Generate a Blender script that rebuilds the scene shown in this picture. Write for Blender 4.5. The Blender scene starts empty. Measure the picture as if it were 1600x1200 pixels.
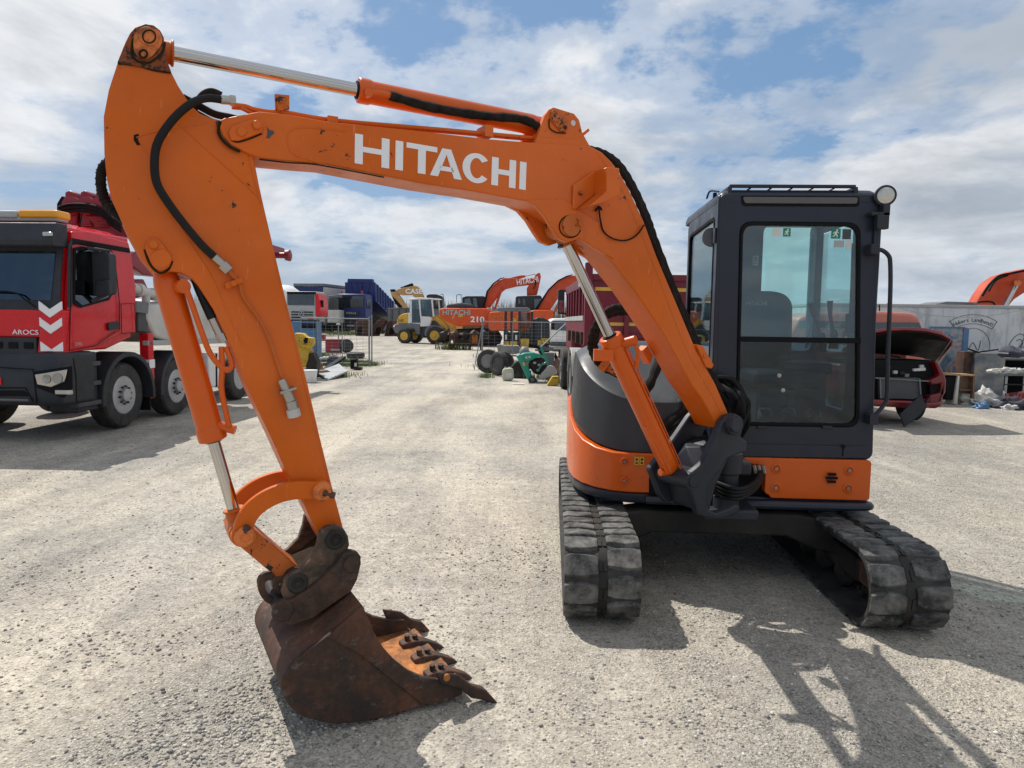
import bpy, bmesh, math, random
from mathutils import Vector, Matrix, noise
import numpy as np
R = math.radians
rnd = random.Random(7)
sc = bpy.context.scene
col = sc.collection

# ---------------------------------------------------------------- camera
F_PX = 1109.0
PITCH = math.atan(97/1109.0); ROLL = R(0.8)
cam_d = bpy.data.cameras.new('camera'); cam = bpy.data.objects.new('camera', cam_d); col.objects.link(cam)
cam_d.sensor_width = 36.0; cam_d.lens = 36.0*F_PX/1600.0; cam_d.clip_end = 3000; cam_d.clip_start = 0.05
CAMR = Matrix.Rotation(math.pi/2-PITCH, 3, 'X') @ Matrix.Rotation(ROLL, 3, 'Z')
CAMC = Vector((0, 0, 1.6))
cam.matrix_world = Matrix.Translation(CAMC) @ CAMR.to_4x4()
sc.camera = cam

# ---------------------------------------------------------------- light
SHX, SHY = 0.50, -0.58            # ground shift of a shadow per metre of height
sun_dir = Vector((-SHX, -SHY, 1)).normalized()
EL = math.asin(sun_dir.z); AZ = math.atan2(sun_dir.x, sun_dir.y)
sd = bpy.data.lights.new('sun', 'SUN'); sd.energy = 5.0; sd.angle = R(0.53); sd.color = (1, 0.95, 0.87)
sun = bpy.data.objects.new('sun', sd); col.objects.link(sun)
sun.rotation_euler = sun_dir.to_track_quat('Z', 'Y').to_euler(); sun.location = sun_dir*50
sc.view_settings.view_transform = 'Standard'; sc.view_settings.look = 'None'
sc.view_settings.gamma = 1; sc.view_settings.use_curve_mapping = False
sc.view_settings.exposure = 0.0

# ---------------------------------------------------------------- world: sky with procedural clouds
W = bpy.data.worlds.new('World'); sc.world = W; W.use_nodes = True
nt = W.node_tree; nt.nodes.clear()
def N(t, tree=None, **k):
    n = (tree or nt).nodes.new(t)
    for a, b in k.items(): setattr(n, a, b)
    return n
def math_n(tree, op, a, b=None, c=None, clamp=False):
    n = tree.nodes.new('ShaderNodeMath'); n.operation = op; n.use_clamp = clamp
    for i, v in enumerate((a, b, c)):
        if v is None: continue
        if hasattr(v, 'links'): tree.links.new(v, n.inputs[i])
        else: n.inputs[i].default_value = v
    return n.outputs[0]
def ramp(tree, fac, stops, interp='LINEAR'):
    n = tree.nodes.new('ShaderNodeValToRGB'); n.color_ramp.interpolation = interp
    while len(n.color_ramp.elements) < len(stops): n.color_ramp.elements.new(0.5)
    for e, (p, c) in zip(n.color_ramp.elements, stops):
        e.position = p; e.color = (c, c, c, 1) if isinstance(c, (int, float)) else (*c, 1)
    tree.links.new(fac, n.inputs[0]); return n.outputs[0]
def mixc(tree, fac, a, b, mode='MIX'):
    n = tree.nodes.new('ShaderNodeMix'); n.data_type = 'RGBA'; n.blend_type = mode
    for s, v in ((n.inputs[0], fac), (n.inputs[6], a), (n.inputs[7], b)):
        if hasattr(v, 'links'): tree.links.new(v, s)
        elif isinstance(v, (int, float)): s.default_value = v
        else: s.default_value = (*v, 1)
    return n.outputs[2]
sky = N('ShaderNodeTexSky', sky_type='NISHITA', sun_disc=False, sun_elevation=EL, sun_rotation=AZ,
        altitude=200, air_density=1.0, dust_density=1.2, ozone_density=1.6)
tc = N('ShaderNodeTexCoord'); sep = N('ShaderNodeSeparateXYZ'); nt.links.new(tc.outputs['Generated'], sep.inputs[0])
zc = math_n(nt, 'MAXIMUM', sep.outputs[2], 0.0); zc = math_n(nt, 'ADD', zc, 0.20)
cx = math_n(nt, 'DIVIDE', sep.outputs[0], zc); cy = math_n(nt, 'DIVIDE', sep.outputs[1], zc)
cmb = N('ShaderNodeCombineXYZ'); nt.links.new(cx, cmb.inputs[0]); nt.links.new(cy, cmb.inputs[1])
def wnoise(scale, detail, rough, off, dist=0.0, vec=None):
    m = N('ShaderNodeMapping'); m.inputs['Location'].default_value = off
    nt.links.new(vec or cmb.outputs[0], m.inputs[0])
    n = N('ShaderNodeTexNoise'); n.inputs['Scale'].default_value = scale; n.inputs['Detail'].default_value = detail
    n.inputs['Roughness'].default_value = rough; n.inputs['Distortion'].default_value = dist
    nt.links.new(m.outputs[0], n.inputs['Vector']); return n.outputs['Fac']
n1 = wnoise(1.35, 13, 0.60, (21.0, 3.9, 0), 0.15)
n2 = wnoise(0.5, 3, 0.5, (1.2, 12.6, 5))
# more cloud to the right of the picture (+x), open blue patches upper left
bias = math_n(nt, 'MULTIPLY_ADD', sep.outputs[0], 0.10, 0.0)
nsum = math_n(nt, 'MULTIPLY_ADD', n2, 0.55, math_n(nt, 'MULTIPLY', n1, 0.75))
nsum = math_n(nt, 'ADD', nsum, bias)
cov = ramp(nt, nsum, [(0.570, 0.0), (0.615, 0.5), (0.69, 1.0)], 'EASE')
n3 = wnoise(1.3, 6, 0.6, (0.4, 1.9, 3), 0.3)
shade = ramp(nt, n3, [(0.38, (0.60, 0.66, 0.74)), (0.48, (0.84, 0.87, 0.91)), (0.58, (1.12, 1.12, 1.12))])
thick = ramp(nt, nsum, [(0.66, 1.0), (0.88, 0.78)])
shade = mixc(nt, 1.0, shade, thick, 'MULTIPLY')
cl = mixc(nt, 1.0, shade, (9.9, 10.1, 10.4), 'MULTIPLY')
base = mixc(nt, 0.55, sky.outputs[0], (2.8, 5.2, 8.8))
full = mixc(nt, cov, base, cl)
# pale veil low over the horizon
hz = ramp(nt, sep.outputs[2], [(0.0, 0.70), (0.08, 0.35), (0.22, 0.0)])
full = mixc(nt, hz, full, (5.6, 6.7, 8.1))
bg = N('ShaderNodeBackground'); bg.inputs[1].default_value = 0.080
nt.links.new(full, bg.inputs[0]); wo = N('ShaderNodeOutputWorld'); nt.links.new(bg.outputs[0], wo.inputs[0])

# ---------------------------------------------------------------- pixel <-> world helpers (photo pixels, 1600 x 1200)
def ray(px, py): return CAMR @ Vector(((px-800)/F_PX, -(py-600)/F_PX, -1))
def G(px, py, z=0.0):
    d = ray(px, py); return CAMC + d*((z-1.6)/d.z)
def onplane(px, py, o, n):
    d = ray(px, py); return CAMC + d*((o-CAMC).dot(n)/d.dot(n))
class Fr:
    """upright frame: local x, local y, z up"""
    def __init__(s, x, y, deg=0.0):
        s.o = Vector((x, y, 0)); a = R(deg)
        s.a = Vector((math.cos(a), math.sin(a), 0)); s.b = Vector((-math.sin(a), math.cos(a), 0))
        s.M = Matrix.Translation(s.o) @ Matrix.Rotation(a, 4, 'Z')
    def w(s, x, y, z): return s.o + s.a*x + s.b*y + Vector((0, 0, z))
    def py(s, px, py, y):      # pixel on the plane local y = const -> (x, z)
        P = onplane(px, py, s.o+s.b*y, s.b)-s.o; return (P.dot(s.a), P.z)
    def px(s, px, py, x):      # pixel on the plane local x = const -> (y, z)
        P = onplane(px, py, s.o+s.a*x, s.a)-s.o; return (P.dot(s.b), P.z)

# ---------------------------------------------------------------- materials
MATS = {}
def newmat(name):
    m = bpy.data.materials.new(name); m.use_nodes = True
    t = m.node_tree; b = t.nodes['Principled BSDF']; return m, t, b
def tnoise(t, scale, detail=4, rough=0.55, vec=None, dist=0.0, sc3=None):
    if vec is None:
        c = t.nodes.new('ShaderNodeTexCoord'); vec = c.outputs['Object']
    if sc3:
        mp = t.nodes.new('ShaderNodeMapping'); mp.inputs['Scale'].default_value = sc3; t.links.new(vec, mp.inputs[0]); vec = mp.outputs[0]
    n = t.nodes.new('ShaderNodeTexNoise'); n.inputs['Scale'].default_value = scale; n.inputs['Detail'].default_value = detail
    n.inputs['Roughness'].default_value = rough; n.inputs['Distortion'].default_value = dist
    t.links.new(vec, n.inputs['Vector']); return n.outputs['Fac']
def bump(t, b, h, strength, dist=0.01):
    n = t.nodes.new('ShaderNodeBump'); n.inputs['Strength'].default_value = strength; n.inputs['Distance'].default_value = dist
    t.links.new(h, n.inputs['Height']); t.links.new(n.outputs[0], b.inputs['Normal'])
def paint(name, c, rough=0.35, metal=0.0, var=0.12, chip=None, chipc=(0.03, 0.022, 0.018), dust=0.0, coat=0.0, scale=3.0, spec=0.5, fade=0.0):
    m, t, b = newmat(name)
    n = tnoise(t, scale, 6, 0.6)
    lo = tuple(x*(1-var) for x in c); hi = tuple(min(1, x*(1+var)) for x in c)
    cc = ramp(t, n, [(0.3, lo), (0.7, hi)])
    if dust:
        nd = tnoise(t, 1.7, 8, 0.65); f = ramp(t, nd, [(0.42, 0.0), (0.75, dust)])
        cc = mixc(t, f, cc, (0.33, 0.29, 0.24))
    r = ramp(t, tnoise(t, 7, 5, 0.6), [(0.3, max(0.02, rough-0.08)), (0.7, min(1, rough+0.12))])
    if fade:
        ff = ramp(t, tnoise(t, 1.1, 5, 0.6, dist=0.5), [(0.40, 0.0), (0.68, fade)]); cc = mixc(t, ff, cc, tuple(min(1, x*1.15+.05) for x in c))
        gs = ramp(t, tnoise(t, 2.6, 9, 0.72, sc3=(1, 1, .5)), [(0.56, 0.0), (0.78, fade*.9)]); cc = mixc(t, gs, cc, tuple(x*.35 for x in c))
        sc_ = ramp(t, tnoise(t, 9, 3, 0.5, sc3=(6, 6, .5), dist=1.5), [(0.695, 0.0), (0.71, .45)]); cc = mixc(t, sc_, cc, tuple(min(1, x*1.2+.12) for x in c))
    if chip:
        nc = tnoise(t, 26, 5, 0.7); big = tnoise(t, 2.2, 2, 0.5)
        s = math_n(t, 'MULTIPLY_ADD', big, 0.5, nc)
        f = ramp(t, s, [(chip, 0.0), (chip+0.015, 1.0)])
        cc = mixc(t, f, cc, chipc)
    t.links.new(cc, b.inputs['Base Color']); t.links.new(r, b.inputs['Roughness'])
    b.inputs['Metallic'].default_value = metal; b.inputs['Coat Weight'].default_value = coat
    b.inputs['Specular IOR Level'].default_value = spec
    MATS[name] = m; return m
def rustm(name, dark, rust, pale=None, sc_=3.0, rough=0.75, metal=0.0, mid=0.5, bmp=0.25):
    m, t, b = newmat(name)
    n = tnoise(t, sc_, 10, 0.68, dist=0.4); n2 = tnoise(t, sc_*7, 6, 0.7)
    s = math_n(t, 'MULTIPLY_ADD', n2, 0.35, math_n(t, 'MULTIPLY', n, 0.75))
    cc = ramp(t, s, [(mid-0.06, dark), (mid+0.02, tuple((a+b_)/2 for a, b_ in zip(dark, rust))), (mid+0.08, rust), (mid+0.17, tuple(x*1.6 for x in rust))])
    if pale:
        f = ramp(t, tnoise(t, sc_*2.3, 11, 0.8, sc3=(1, 1, 1.6)), [(0.565, 0.0), (0.63, 0.7)])
        cc = mixc(t, f, cc, pale)
    t.links.new(cc, b.inputs['Base Color']); b.inputs['Roughness'].default_value = rough; b.inputs['Metallic'].default_value = metal
    bump(t, b, n2, bmp, 0.004); MATS[name] = m; return m
def glassm(name, tint, refl=0.10, rough=0.02, alpha=1.0):
    m, t, b = newmat(name); t.nodes.remove(b)
    tr = t.nodes.new('ShaderNodeBsdfTransparent'); tr.inputs[0].default_value = (*tint, 1)
    gl = t.nodes.new('ShaderNodeBsdfGlossy'); gl.inputs['Roughness'].default_value = rough; gl.inputs[0].default_value = (0.9, 0.95, 1, 1)
    lw = t.nodes.new('ShaderNodeLayerWeight'); lw.inputs[0].default_value = 0.35
    f = math_n(t, 'MULTIPLY_ADD', lw.outputs['Fresnel'], 0.42, refl-0.03, clamp=True)
    # smears of dust on the pane
    sm = ramp(t, tnoise(t, 2.5, 6, 0.6, sc3=(1, 1, 0.35)), [(0.45, 0.0), (0.8, 0.05)])
    df = t.nodes.new('ShaderNodeBsdfDiffuse'); df.inputs[0].default_value = (0.45, 0.45, 0.43, 1)
    mx = t.nodes.new('ShaderNodeMixShader'); t.links.new(f, mx.inputs[0]); t.links.new(tr.outputs[0], mx.inputs[1]); t.links.new(gl.outputs[0], mx.inputs[2])
    m2 = t.nodes.new('ShaderNodeMixShader'); t.links.new(sm, m2.inputs[0]); t.links.new(mx.outputs[0], m2.inputs[1]); t.links.new(df.outputs[0], m2.inputs[2])
    t.links.new(m2.outputs[0], t.nodes['Material Output'].inputs[0]); MATS[name] = m; return m

M = MATS
paint('orange', (0.60, 0.110, 0.0), 0.38, chip=0.955, var=0.10, dust=0.02, spec=0.25, fade=0.42, coat=0.08)
paint('orange_worn', (0.50, 0.11, 0.01), 0.5, chip=0.84, var=0.2, dust=0.15, spec=0.3)
paint('orange_clean', (0.62, 0.096, 0.002), 0.30, chip=1.06, var=0.05, coat=0.12, spec=0.35)
paint('orange_grimy', (0.26, 0.055, 0.006), 0.6, chip=0.83, var=0.35, dust=0.15, spec=0.25, fade=0.5)
paint('orange_far', (0.60, 0.085, 0.018), 0.45, var=0.12, dust=0.08, spec=0.3)
paint('orange_red', (0.50, 0.065, 0.02), 0.5, var=0.15, dust=0.08, spec=0.3)
paint('cab_grey', (0.019, 0.023, 0.037), 0.34, var=0.08, dust=0.015, spec=0.35)
paint('visor_grey', (0.10, 0.095, 0.09), 0.5)
paint('cast_grey', (0.022, 0.025, 0.034), 0.46, var=0.25, chip=1.0, dust=0.03, spec=0.3)
paint('hood_grey', (0.030, 0.032, 0.036), 0.42, var=0.08, dust=0.04, spec=0.4)
paint('black', (0.008, 0.008, 0.009), 0.6, var=0.3, spec=0.12)
paint('grime', (0.030, 0.018, 0.010), 0.8, var=0.5, spec=0.1, scale=12)
paint('black_hose', (0.008, 0.008, 0.009), 0.5, var=0.4, spec=0.22)
paint('sleeve', (0.016, 0.013, 0.011), 0.85, var=0.6, scale=30, spec=0.2)
paint('black_plastic', (0.022, 0.025, 0.032), 0.5, var=0.2, dust=0.04, spec=0.35)
paint('frame_dark', (0.014, 0.013, 0.012), 0.6, var=0.4, dust=0.10, spec=0.3)
paint('chrome', (0.50, 0.49, 0.48), 0.06, metal=1.0, var=0.05)
paint('steel', (0.40, 0.39, 0.36), 0.38, metal=0.9, var=0.2)
paint('alu', (0.42, 0.43, 0.45), 0.45, metal=0.5, var=0.15, dust=0.15)
paint('galv', (0.22, 0.235, 0.25), 0.5, metal=0.5, var=0.15)
paint('white_paint', (0.75, 0.75, 0.74), 0.45, var=0.05, dust=0.15)
paint('white_mark', (0.80, 0.80, 0.82), 0.45, var=0.03)
paint('white_dirty', (0.52, 0.52, 0.50), 0.6, var=0.12, dust=0.45)
paint('truck_red', (0.60, 0.006, 0.014), 0.25, var=0.06, coat=0.25, dust=0.02, spec=0.35)
paint('dark_red', (0.14, 0.006, 0.020), 0.40, var=0.15, dust=0.06, spec=0.35)
paint('car_red', (0.15, 0.003, 0.006), 0.3, var=0.12, coat=0.2, dust=0.03)
paint('pump_red', (0.22, 0.005, 0.014), 0.38, var=0.15, dust=0.04)
paint('pink_van', (0.50, 0.16, 0.12), 0.5, var=0.08, dust=0.1)
paint('blue', (0.006, 0.020, 0.14), 0.4, var=0.15, dust=0.06)
paint('blue_dark', (0.006, 0.022, 0.11), 0.5, var=0.2, dust=0.1)
paint('blue_locker', (0.05, 0.15, 0.30), 0.5, var=0.12, dust=0.15)
paint('yellow', (0.62, 0.36, 0.03), 0.5, var=0.15, dust=0.2)
paint('yellow_bright', (0.50, 0.32, 0.02), 0.6, var=0.3, dust=0.25, chip=0.84)
paint('case_tan', (0.45, 0.26, 0.08), 0.55, var=0.2, dust=0.25)
paint('amber', (0.85, 0.36, 0.01), 0.2, var=0.05)
paint('green_saw', (0.01, 0.27, 0.20), 0.4, var=0.12, dust=0.12)
paint('sign_green', (0.0, 0.20, 0.11), 0.4, var=0.04)
paint('grey_mid', (0.13, 0.14, 0.15), 0.55, var=0.2, dust=0.15)
paint('grey_light', (0.38, 0.39, 0.39), 0.55, var=0.12, dust=0.2)
paint('grey_panel', (0.055, 0.057, 0.062), 0.6, var=0.1)
paint('seat_cloth', (0.040, 0.045, 0.052), 0.85, var=0.15)
paint('wood', (0.36, 0.23, 0.11), 0.7, var=0.35, scale=9)
paint('wood_brown', (0.17, 0.10, 0.06), 0.65, var=0.3, scale=6)
paint('cloth_pale', (0.55, 0.52, 0.46), 0.9, var=0.2)
paint('cloth_dark', (0.05, 0.05, 0.07), 0.9, var=0.4)
paint('maroon_cloth', (0.16, 0.03, 0.03), 0.9, var=0.4)
paint('tarp', (0.20, 0.20, 0.19), 0.8, var=0.2, dust=0.2)
paint('jerry', (0.50, 0.50, 0.40), 0.5, var=0.1, dust=0.1)
paint('crate_red', (0.26, 0.015, 0.03), 0.45, var=0.15)
paint('lamp_glass', (0.50, 0.49, 0.45), 0.12, var=0.2, metal=0.4)
paint('paper', (0.6, 0.6, 0.56), 0.8, var=0.1)
paint('bolt', (0.30, 0.24, 0.20), 0.5, metal=0.6, var=0.3)
rustm('rust', (0.022, 0.015, 0.012), (0.075, 0.030, 0.015), (0.13, 0.11, 0.095), 4.2)
rustm('rust_inner', (0.11, 0.040, 0.012), (0.36, 0.13, 0.028), None, 5.0, 0.8)
rustm('rust_dark', (0.020, 0.014, 0.012), (0.070, 0.035, 0.020), (0.14, 0.12, 0.10), 5.0)
rustm('rust_link', (0.06, 0.03, 0.015), (0.42, 0.11, 0.02), None, 9.0, 0.6, mid=0.42)
rustm('coupler', (0.024, 0.017, 0.012), (0.095, 0.056, 0.034), (0.16, 0.14, 0.12), 6.0, 0.6)
rustm('idler', (0.025, 0.020, 0.018), (0.12, 0.055, 0.03), None, 8.0)
def rubber(name, c, dusty):
    m, t, b = newmat(name)
    f = ramp(t, tnoise(t, 8, 9, 0.7, dist=0.3), [(0.40, 0.0), (0.60, 1.0)])
    cc = mixc(t, f, c, dusty)
    f2 = ramp(t, tnoise(t, 40, 4, 0.7), [(0.55, 0.0), (0.75, 0.5)]); cc = mixc(t, f2, cc, tuple(x*1.5 for x in dusty))
    t.links.new(cc, b.inputs['Base Color']); b.inputs['Roughness'].default_value = 0.72
    bump(t, b, tnoise(t, 30, 6, 0.7), 0.25, 0.004); MATS[name] = m
rubber('track_rubber', (0.016, 0.016, 0.016), (0.145, 0.140, 0.130))
rubber('tyre', (0.014, 0.014, 0.014), (0.045, 0.042, 0.038))
glassm('glass_cab', (0.80, 0.92, 0.91), 0.08)
glassm('glass_low', (0.56, 0.66, 0.74), 0.045)
glassm('glass_dark', (0.20, 0.24, 0.25), 0.12)
glassm('glass_far', (0.45, 0.55, 0.56), 0.10)

# ---------------------------------------------------------------- mesh builder (world coordinates through a frame matrix)
def cat(pts, n=6):
    """Catmull-Rom through points"""
    P = [Vector(p) for p in pts]
    if len(P) < 3: return P
    out = []
    for i in range(len(P)-1):
        p0 = P[max(i-1, 0)]; p1 = P[i]; p2 = P[i+1]; p3 = P[min(i+2, len(P)-1)]
        for k in range(n):
            t = k/n
            out.append(0.5*((2*p1)+(p2-p0)*t+(2*p0-5*p1+4*p2-p3)*t*t+(3*p1-p0-3*p2+p3)*t**3))
    out.append(P[-1]); return out
class MB:
    def __init__(s, X=None): s.v = []; s.f = []; s.X = X or Matrix.Identity(4)
    def add(s, vs, fs):
        k = len(s.v); s.v += [s.X @ Vector(p) for p in vs]; s.f += [tuple(i+k for i in f) for f in fs]; return s
    def box(s, x0, x1, y0, y1, z0, z1, T=None):
        vs = [Vector((x, y, z)) for x in (x0, x1) for y in (y0, y1) for z in (z0, z1)]
        if T: vs = [T @ p for p in vs]
        return s.add(vs, [(0, 1, 3, 2), (4, 6, 7, 5), (0, 4, 5, 1), (2, 3, 7, 6), (0, 2, 6, 4), (1, 5, 7, 3)])
    def loft(s, loops, cap=(True, True), close=True):
        n = len(loops[0]); vs = [p for l in loops for p in l]; fs = []
        for i in range(len(loops)-1):
            for j in range(n if close else n-1):
                k = (j+1) % n; fs.append((i*n+j, i*n+k, (i+1)*n+k, (i+1)*n+j))
        if cap[0]: fs.append(tuple(range(n-1, -1, -1)))
        if cap[1]: fs.append(tuple((len(loops)-1)*n+j for j in range(n)))
        return s.add(vs, fs)
    def cyl(s, p0, p1, r0, r1=None, n=20, cap=True):
        p0 = Vector(p0); p1 = Vector(p1); r1 = r0 if r1 is None else r1
        return s.turn([(r0, 0), (r1, (p1-p0).length)], p0, p1-p0, n, cap)
    def turn(s, prof, p0, axis, n=24, cap=True):
        """lathe: prof = [(radius, height along axis)]"""
        a = Vector(axis).normalized(); p0 = Vector(p0)
        e = a.orthogonal().normalized(); g = a.cross(e)
        loops = [[p0+a*h+(e*math.cos(2*math.pi*j/n)+g*math.sin(2*math.pi*j/n))*r for j in range(n)] for r, h in prof]
        return s.loft(loops, (cap, cap))
    def tube(s, pts, r, n=8, smooth=6, cap=True):
        P = cat(pts, smooth) if smooth else [Vector(p) for p in pts]
        loops = []; e = None
        for i, p in enumerate(P):
            d = (P[min(i+1, len(P)-1)]-P[max(i-1, 0)]).normalized()
            if e is None: e = d.orthogonal().normalized()
            e = (e-d*e.dot(d)).normalized(); g = d.cross(e)
            rr = r(i/(len(P)-1)) if callable(r) else r
            loops.append([p+(e*math.cos(2*math.pi*j/n)+g*math.sin(2*math.pi*j/n))*rr for j in range(n)])
        return s.loft(loops, (cap, cap))
    def prism(s, poly, w0, w1, f):
        """poly of (a,b), f(a,b,w) -> point"""
        return s.loft([[f(a, b, w0) for a, b in poly], [f(a, b, w1) for a, b in poly]])
    def ring(s, outer, inner, w0, w1, f):
        n = len(outer); vs = [f(a, b, w) for w in (w0, w1) for L in (outer, inner) for a, b in L]
        fs = []
        for j in range(n):
            k = (j+1) % n
            fs += [(j, k, n+k, n+j), (2*n+j, 3*n+j, 3*n+k, 2*n+k), (j, 2*n+j, 2*n+k, k), (n+j, n+k, 3*n+k, 3*n+j)]
        return s.add(vs, fs)
    def bar(s, p0, p1, w, h=None, up=(0, 0, 1)):
        """rectangular bar from p0 to p1"""
        p0 = Vector(p0); p1 = Vector(p1); h = h or w; d = (p1-p0).normalized(); up = Vector(up)
        if abs(d.dot(up)) > 0.97: up = Vector((0, 1, 0)) if abs(d.y) < 0.9 else Vector((1, 0, 0))
        a = d.cross(up).normalized()*w/2; b = a.cross(d).normalized()*h/2
        return s.loft([[p+a+b, p-a+b, p-a-b, p+a-b] for p in (p0, p1)])
    def quad(s, a, b, c, d): return s.add([a, b, c, d], [(0, 1, 2, 3)])
    def build(s, name, mat, parent=None, bevel=0.0, seg=2, ang=35, label=None, smooth=True):
        me = bpy.data.meshes.new(name)
        inv = ROOTM.get(parent.name if parent else None, Matrix.Identity(4)).inverted() if parent else Matrix.Identity(4)
        me.from_pydata([tuple(inv @ p) for p in s.v], [], s.f); me.update()
        bm = bmesh.new(); bm.from_mesh(me); bmesh.ops.recalc_face_normals(bm, faces=bm.faces); bm.to_mesh(me); bm.free()
        me.materials.append(MATS[mat] if isinstance(mat, str) else mat)
        if smooth:
            me.polygons.foreach_set('use_smooth', [True]*len(me.polygons)); me.set_sharp_from_angle(angle=R(ang))
        o = bpy.data.objects.new(name, me); col.objects.link(o)
        if parent:
            o.parent = parent; ROOTM[o.name] = ROOTM[parent.name]
        if bevel:
            b = o.modifiers.new('bevel', 'BEVEL'); b.width = bevel; b.segments = seg; b.limit_method = 'ANGLE'; b.angle_limit = R(32)
            b.use_clamp_overlap = True
        if label: o['label'] = label
        return o
ROOTM = {}
def thing(name, label, cat_, fr=None, group=None):
    o = bpy.data.objects.new(name, None); col.objects.link(o); o.empty_display_size = 0.3
    m = fr.M if isinstance(fr, Fr) else (Matrix.Translation(Vector(fr)) if fr is not None else Matrix.Identity(4))
    o.matrix_world = m; ROOTM[o.name] = m.copy()
    o['label'] = label; o['category'] = cat_
    if group: o['group'] = group
    return o
def tag(o, label, cat_, group=None, kind=None):
    o['label'] = label
    if cat_: o['category'] = cat_
    if group: o['group'] = group
    if kind: o['kind'] = kind
    return o
def dup(root, M4, label=None, group=None):
    r = root.copy(); col.objects.link(r); r.matrix_world = M4; ROOTM[r.name] = M4.copy()
    if label: r['label'] = label
    if group: r['group'] = group
    for ch in list(root.children):
        c = ch.copy(); col.objects.link(c); c.parent = r
        for g in ch.children:
            d = g.copy(); col.objects.link(d); d.parent = c
    return r
def rr(x0, x1, z0, z1, r, n=5):
    """rounded rectangle, same vertex count for the same n"""
    out = []
    for cx_, cz_, a0 in ((x1-r, z1-r, 0), (x0+r, z1-r, 90), (x0+r, z0+r, 180), (x1-r, z0+r, 270)):
        for k in range(n+1):
            a = R(a0+90*k/n); out.append((cx_+r*math.cos(a), cz_+r*math.sin(a)))
    return out
def quadr(c, r, n=4):
    """rounded polygon from corner list (a,b); same count for same len and n"""
    out = []; m = len(c)
    for i in range(m):
        p = Vector(c[i]); a = (Vector(c[i-1])-p); b = (Vector(c[(i+1) % m])-p)
        q0 = p+a.normalized()*min(r, a.length*0.45); q1 = p+b.normalized()*min(r, b.length*0.45)
        for k in range(n+1):
            t = k/n; q = q0*(1-t)**2+p*2*t*(1-t)+q1*t*t; out.append((q.x, q.y))
    return out
def text(s, size, origin, xdir, zdir, mat, parent, name='lettering', depth=0.004, squeeze=1.0, bold=0.0, align='LEFT'):
    cu = bpy.data.curves.new('txt', 'FONT'); cu.body = s; cu.size = size; cu.extrude = depth/2; cu.offset = bold; cu.align_x = align
    cu.resolution_u = 3
    to = bpy.data.objects.new('txt', cu); col.objects.link(to)
    dg = bpy.context.evaluated_depsgraph_get(); me = bpy.data.meshes.new_from_object(to.evaluated_get(dg))
    bpy.data.objects.remove(to); bpy.data.curves.remove(cu)
    xd = Vector(xdir).normalized(); zd = Vector(zdir).normalized(); nd = xd.cross(zd)
    T = Matrix.Identity(4)
    for i in range(3): T[i][0] = xd[i]*squeeze; T[i][1] = zd[i]; T[i][2] = nd[i]; T[i][3] = Vector(origin)[i]
    me.transform(ROOTM[parent.name].inverted() @ T)
    me.materials.clear(); me.materials.append(MATS[mat]); me.name = name
    o = bpy.data.objects.new(name, me); col.objects.link(o); o.parent = parent; ROOTM[o.name] = ROOTM[parent.name]
    return o
# ================================================================ HERO: the orange mini excavator
E = Fr(1.33, 5.0, -3.1)
EXC = thing('mini_excavator', 'large orange excavator in the foreground, grey cab, boom arched over, rusty bucket on gravel', 'excavator', E)
BO = Vector((1.19, 4.0, 0)); BU = Vector((-.883, -.469, 0)).normalized(); BN = Vector((-BU.y*-1, BU.x, 0)); BN = Vector((.469, -.883, 0)).normalized()
def BF(u, z, w): return BO+BU*u+BN*w+Vector((0, 0, z))
def bp(px, py, w):
    P = onplane(px, py, BO+BN*w, BN)-BO; return (P.dot(BU), P.z)
def bpl(pts, w): return [bp(x, y, w) for x, y in pts]
def plate(mb, pts, wpx, w0, w1): return mb.prism(bpl(pts, wpx), w0, w1, BF)
def disc(mb, px, py, wpx, r, w0, w1, n=20):
    u, z = bp(px, py, wpx); return mb.cyl(BF(u, z, w0), BF(u, z, w1), r, n=n)
def circ_px(cx_, cy_, r, n=14, a0=0, a1=360):
    return [(cx_+r*math.cos(R(a0+(a1-a0)*k/n)), cy_-r*math.sin(R(a0+(a1-a0)*k/n))) for k in range(n+1)]

# ---- boom
HB = 0.095
boom_px = [(341, 196), (343, 188), (352, 184), (380, 179), (405, 174), (450, 178), (515, 190), (575, 196), (635, 202), (763, 217), (824, 222),
           (870, 224), (923, 228), (941, 238), (956, 253), (970, 273), (983, 296), (1006, 346), (1026, 400), (1087, 545), (1118, 600), (1138, 646), (1139, 660), (1130, 670),
           (1122, 670), (1116, 656), (1096, 622), (1080, 600), (1039, 525), (990, 452), (950, 402), (920, 372), (880, 345), (851, 326), (820, 314), (740, 299),
           (662, 287), (580, 271), (510, 257), (440, 251), (410, 248), (388, 240), (362, 227), (348, 212)]
mb = MB(); plate(mb, boom_px, HB, -HB, HB); BOOM = mb.build('boom', 'orange', EXC, bevel=0.006)
# reinforcing plates, lugs and brackets (each a piece of the boom)
for sgn in (1, -1):
    mb = MB()
    w0, w1 = (HB+0.0005, HB+0.012) if sgn > 0 else (-HB-0.012, -HB-0.0005)
    plate(mb, [(357, 207), (362, 197), (400, 184), (409, 188), (413, 196), (409, 207), (372, 220), (361, 219)], HB+.012, w0, w1)
    plate(mb, circ_px(378, 205, 8), HB+.016, w0, w1+.006 if sgn > 0 else w1)
    if sgn > 0: disc(mb, 401, 196, HB+.012, .017, w0, w1+.014, 8)
    mb.build('pin_plate', 'orange', BOOM, bevel=0.003)
lug = [(851, 322), (875, 330), (903, 345), (917, 365), (919, 381), (908, 379), (905, 372), (888, 379), (876, 374), (868, 362), (862, 345)]
lug = [(820, 313), (838, 322), (852, 338), (864, 358), (874, 373), (888, 379), (899, 375), (905, 372), (930, 388), (960, 405), (940, 350), (880, 310)]
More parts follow.
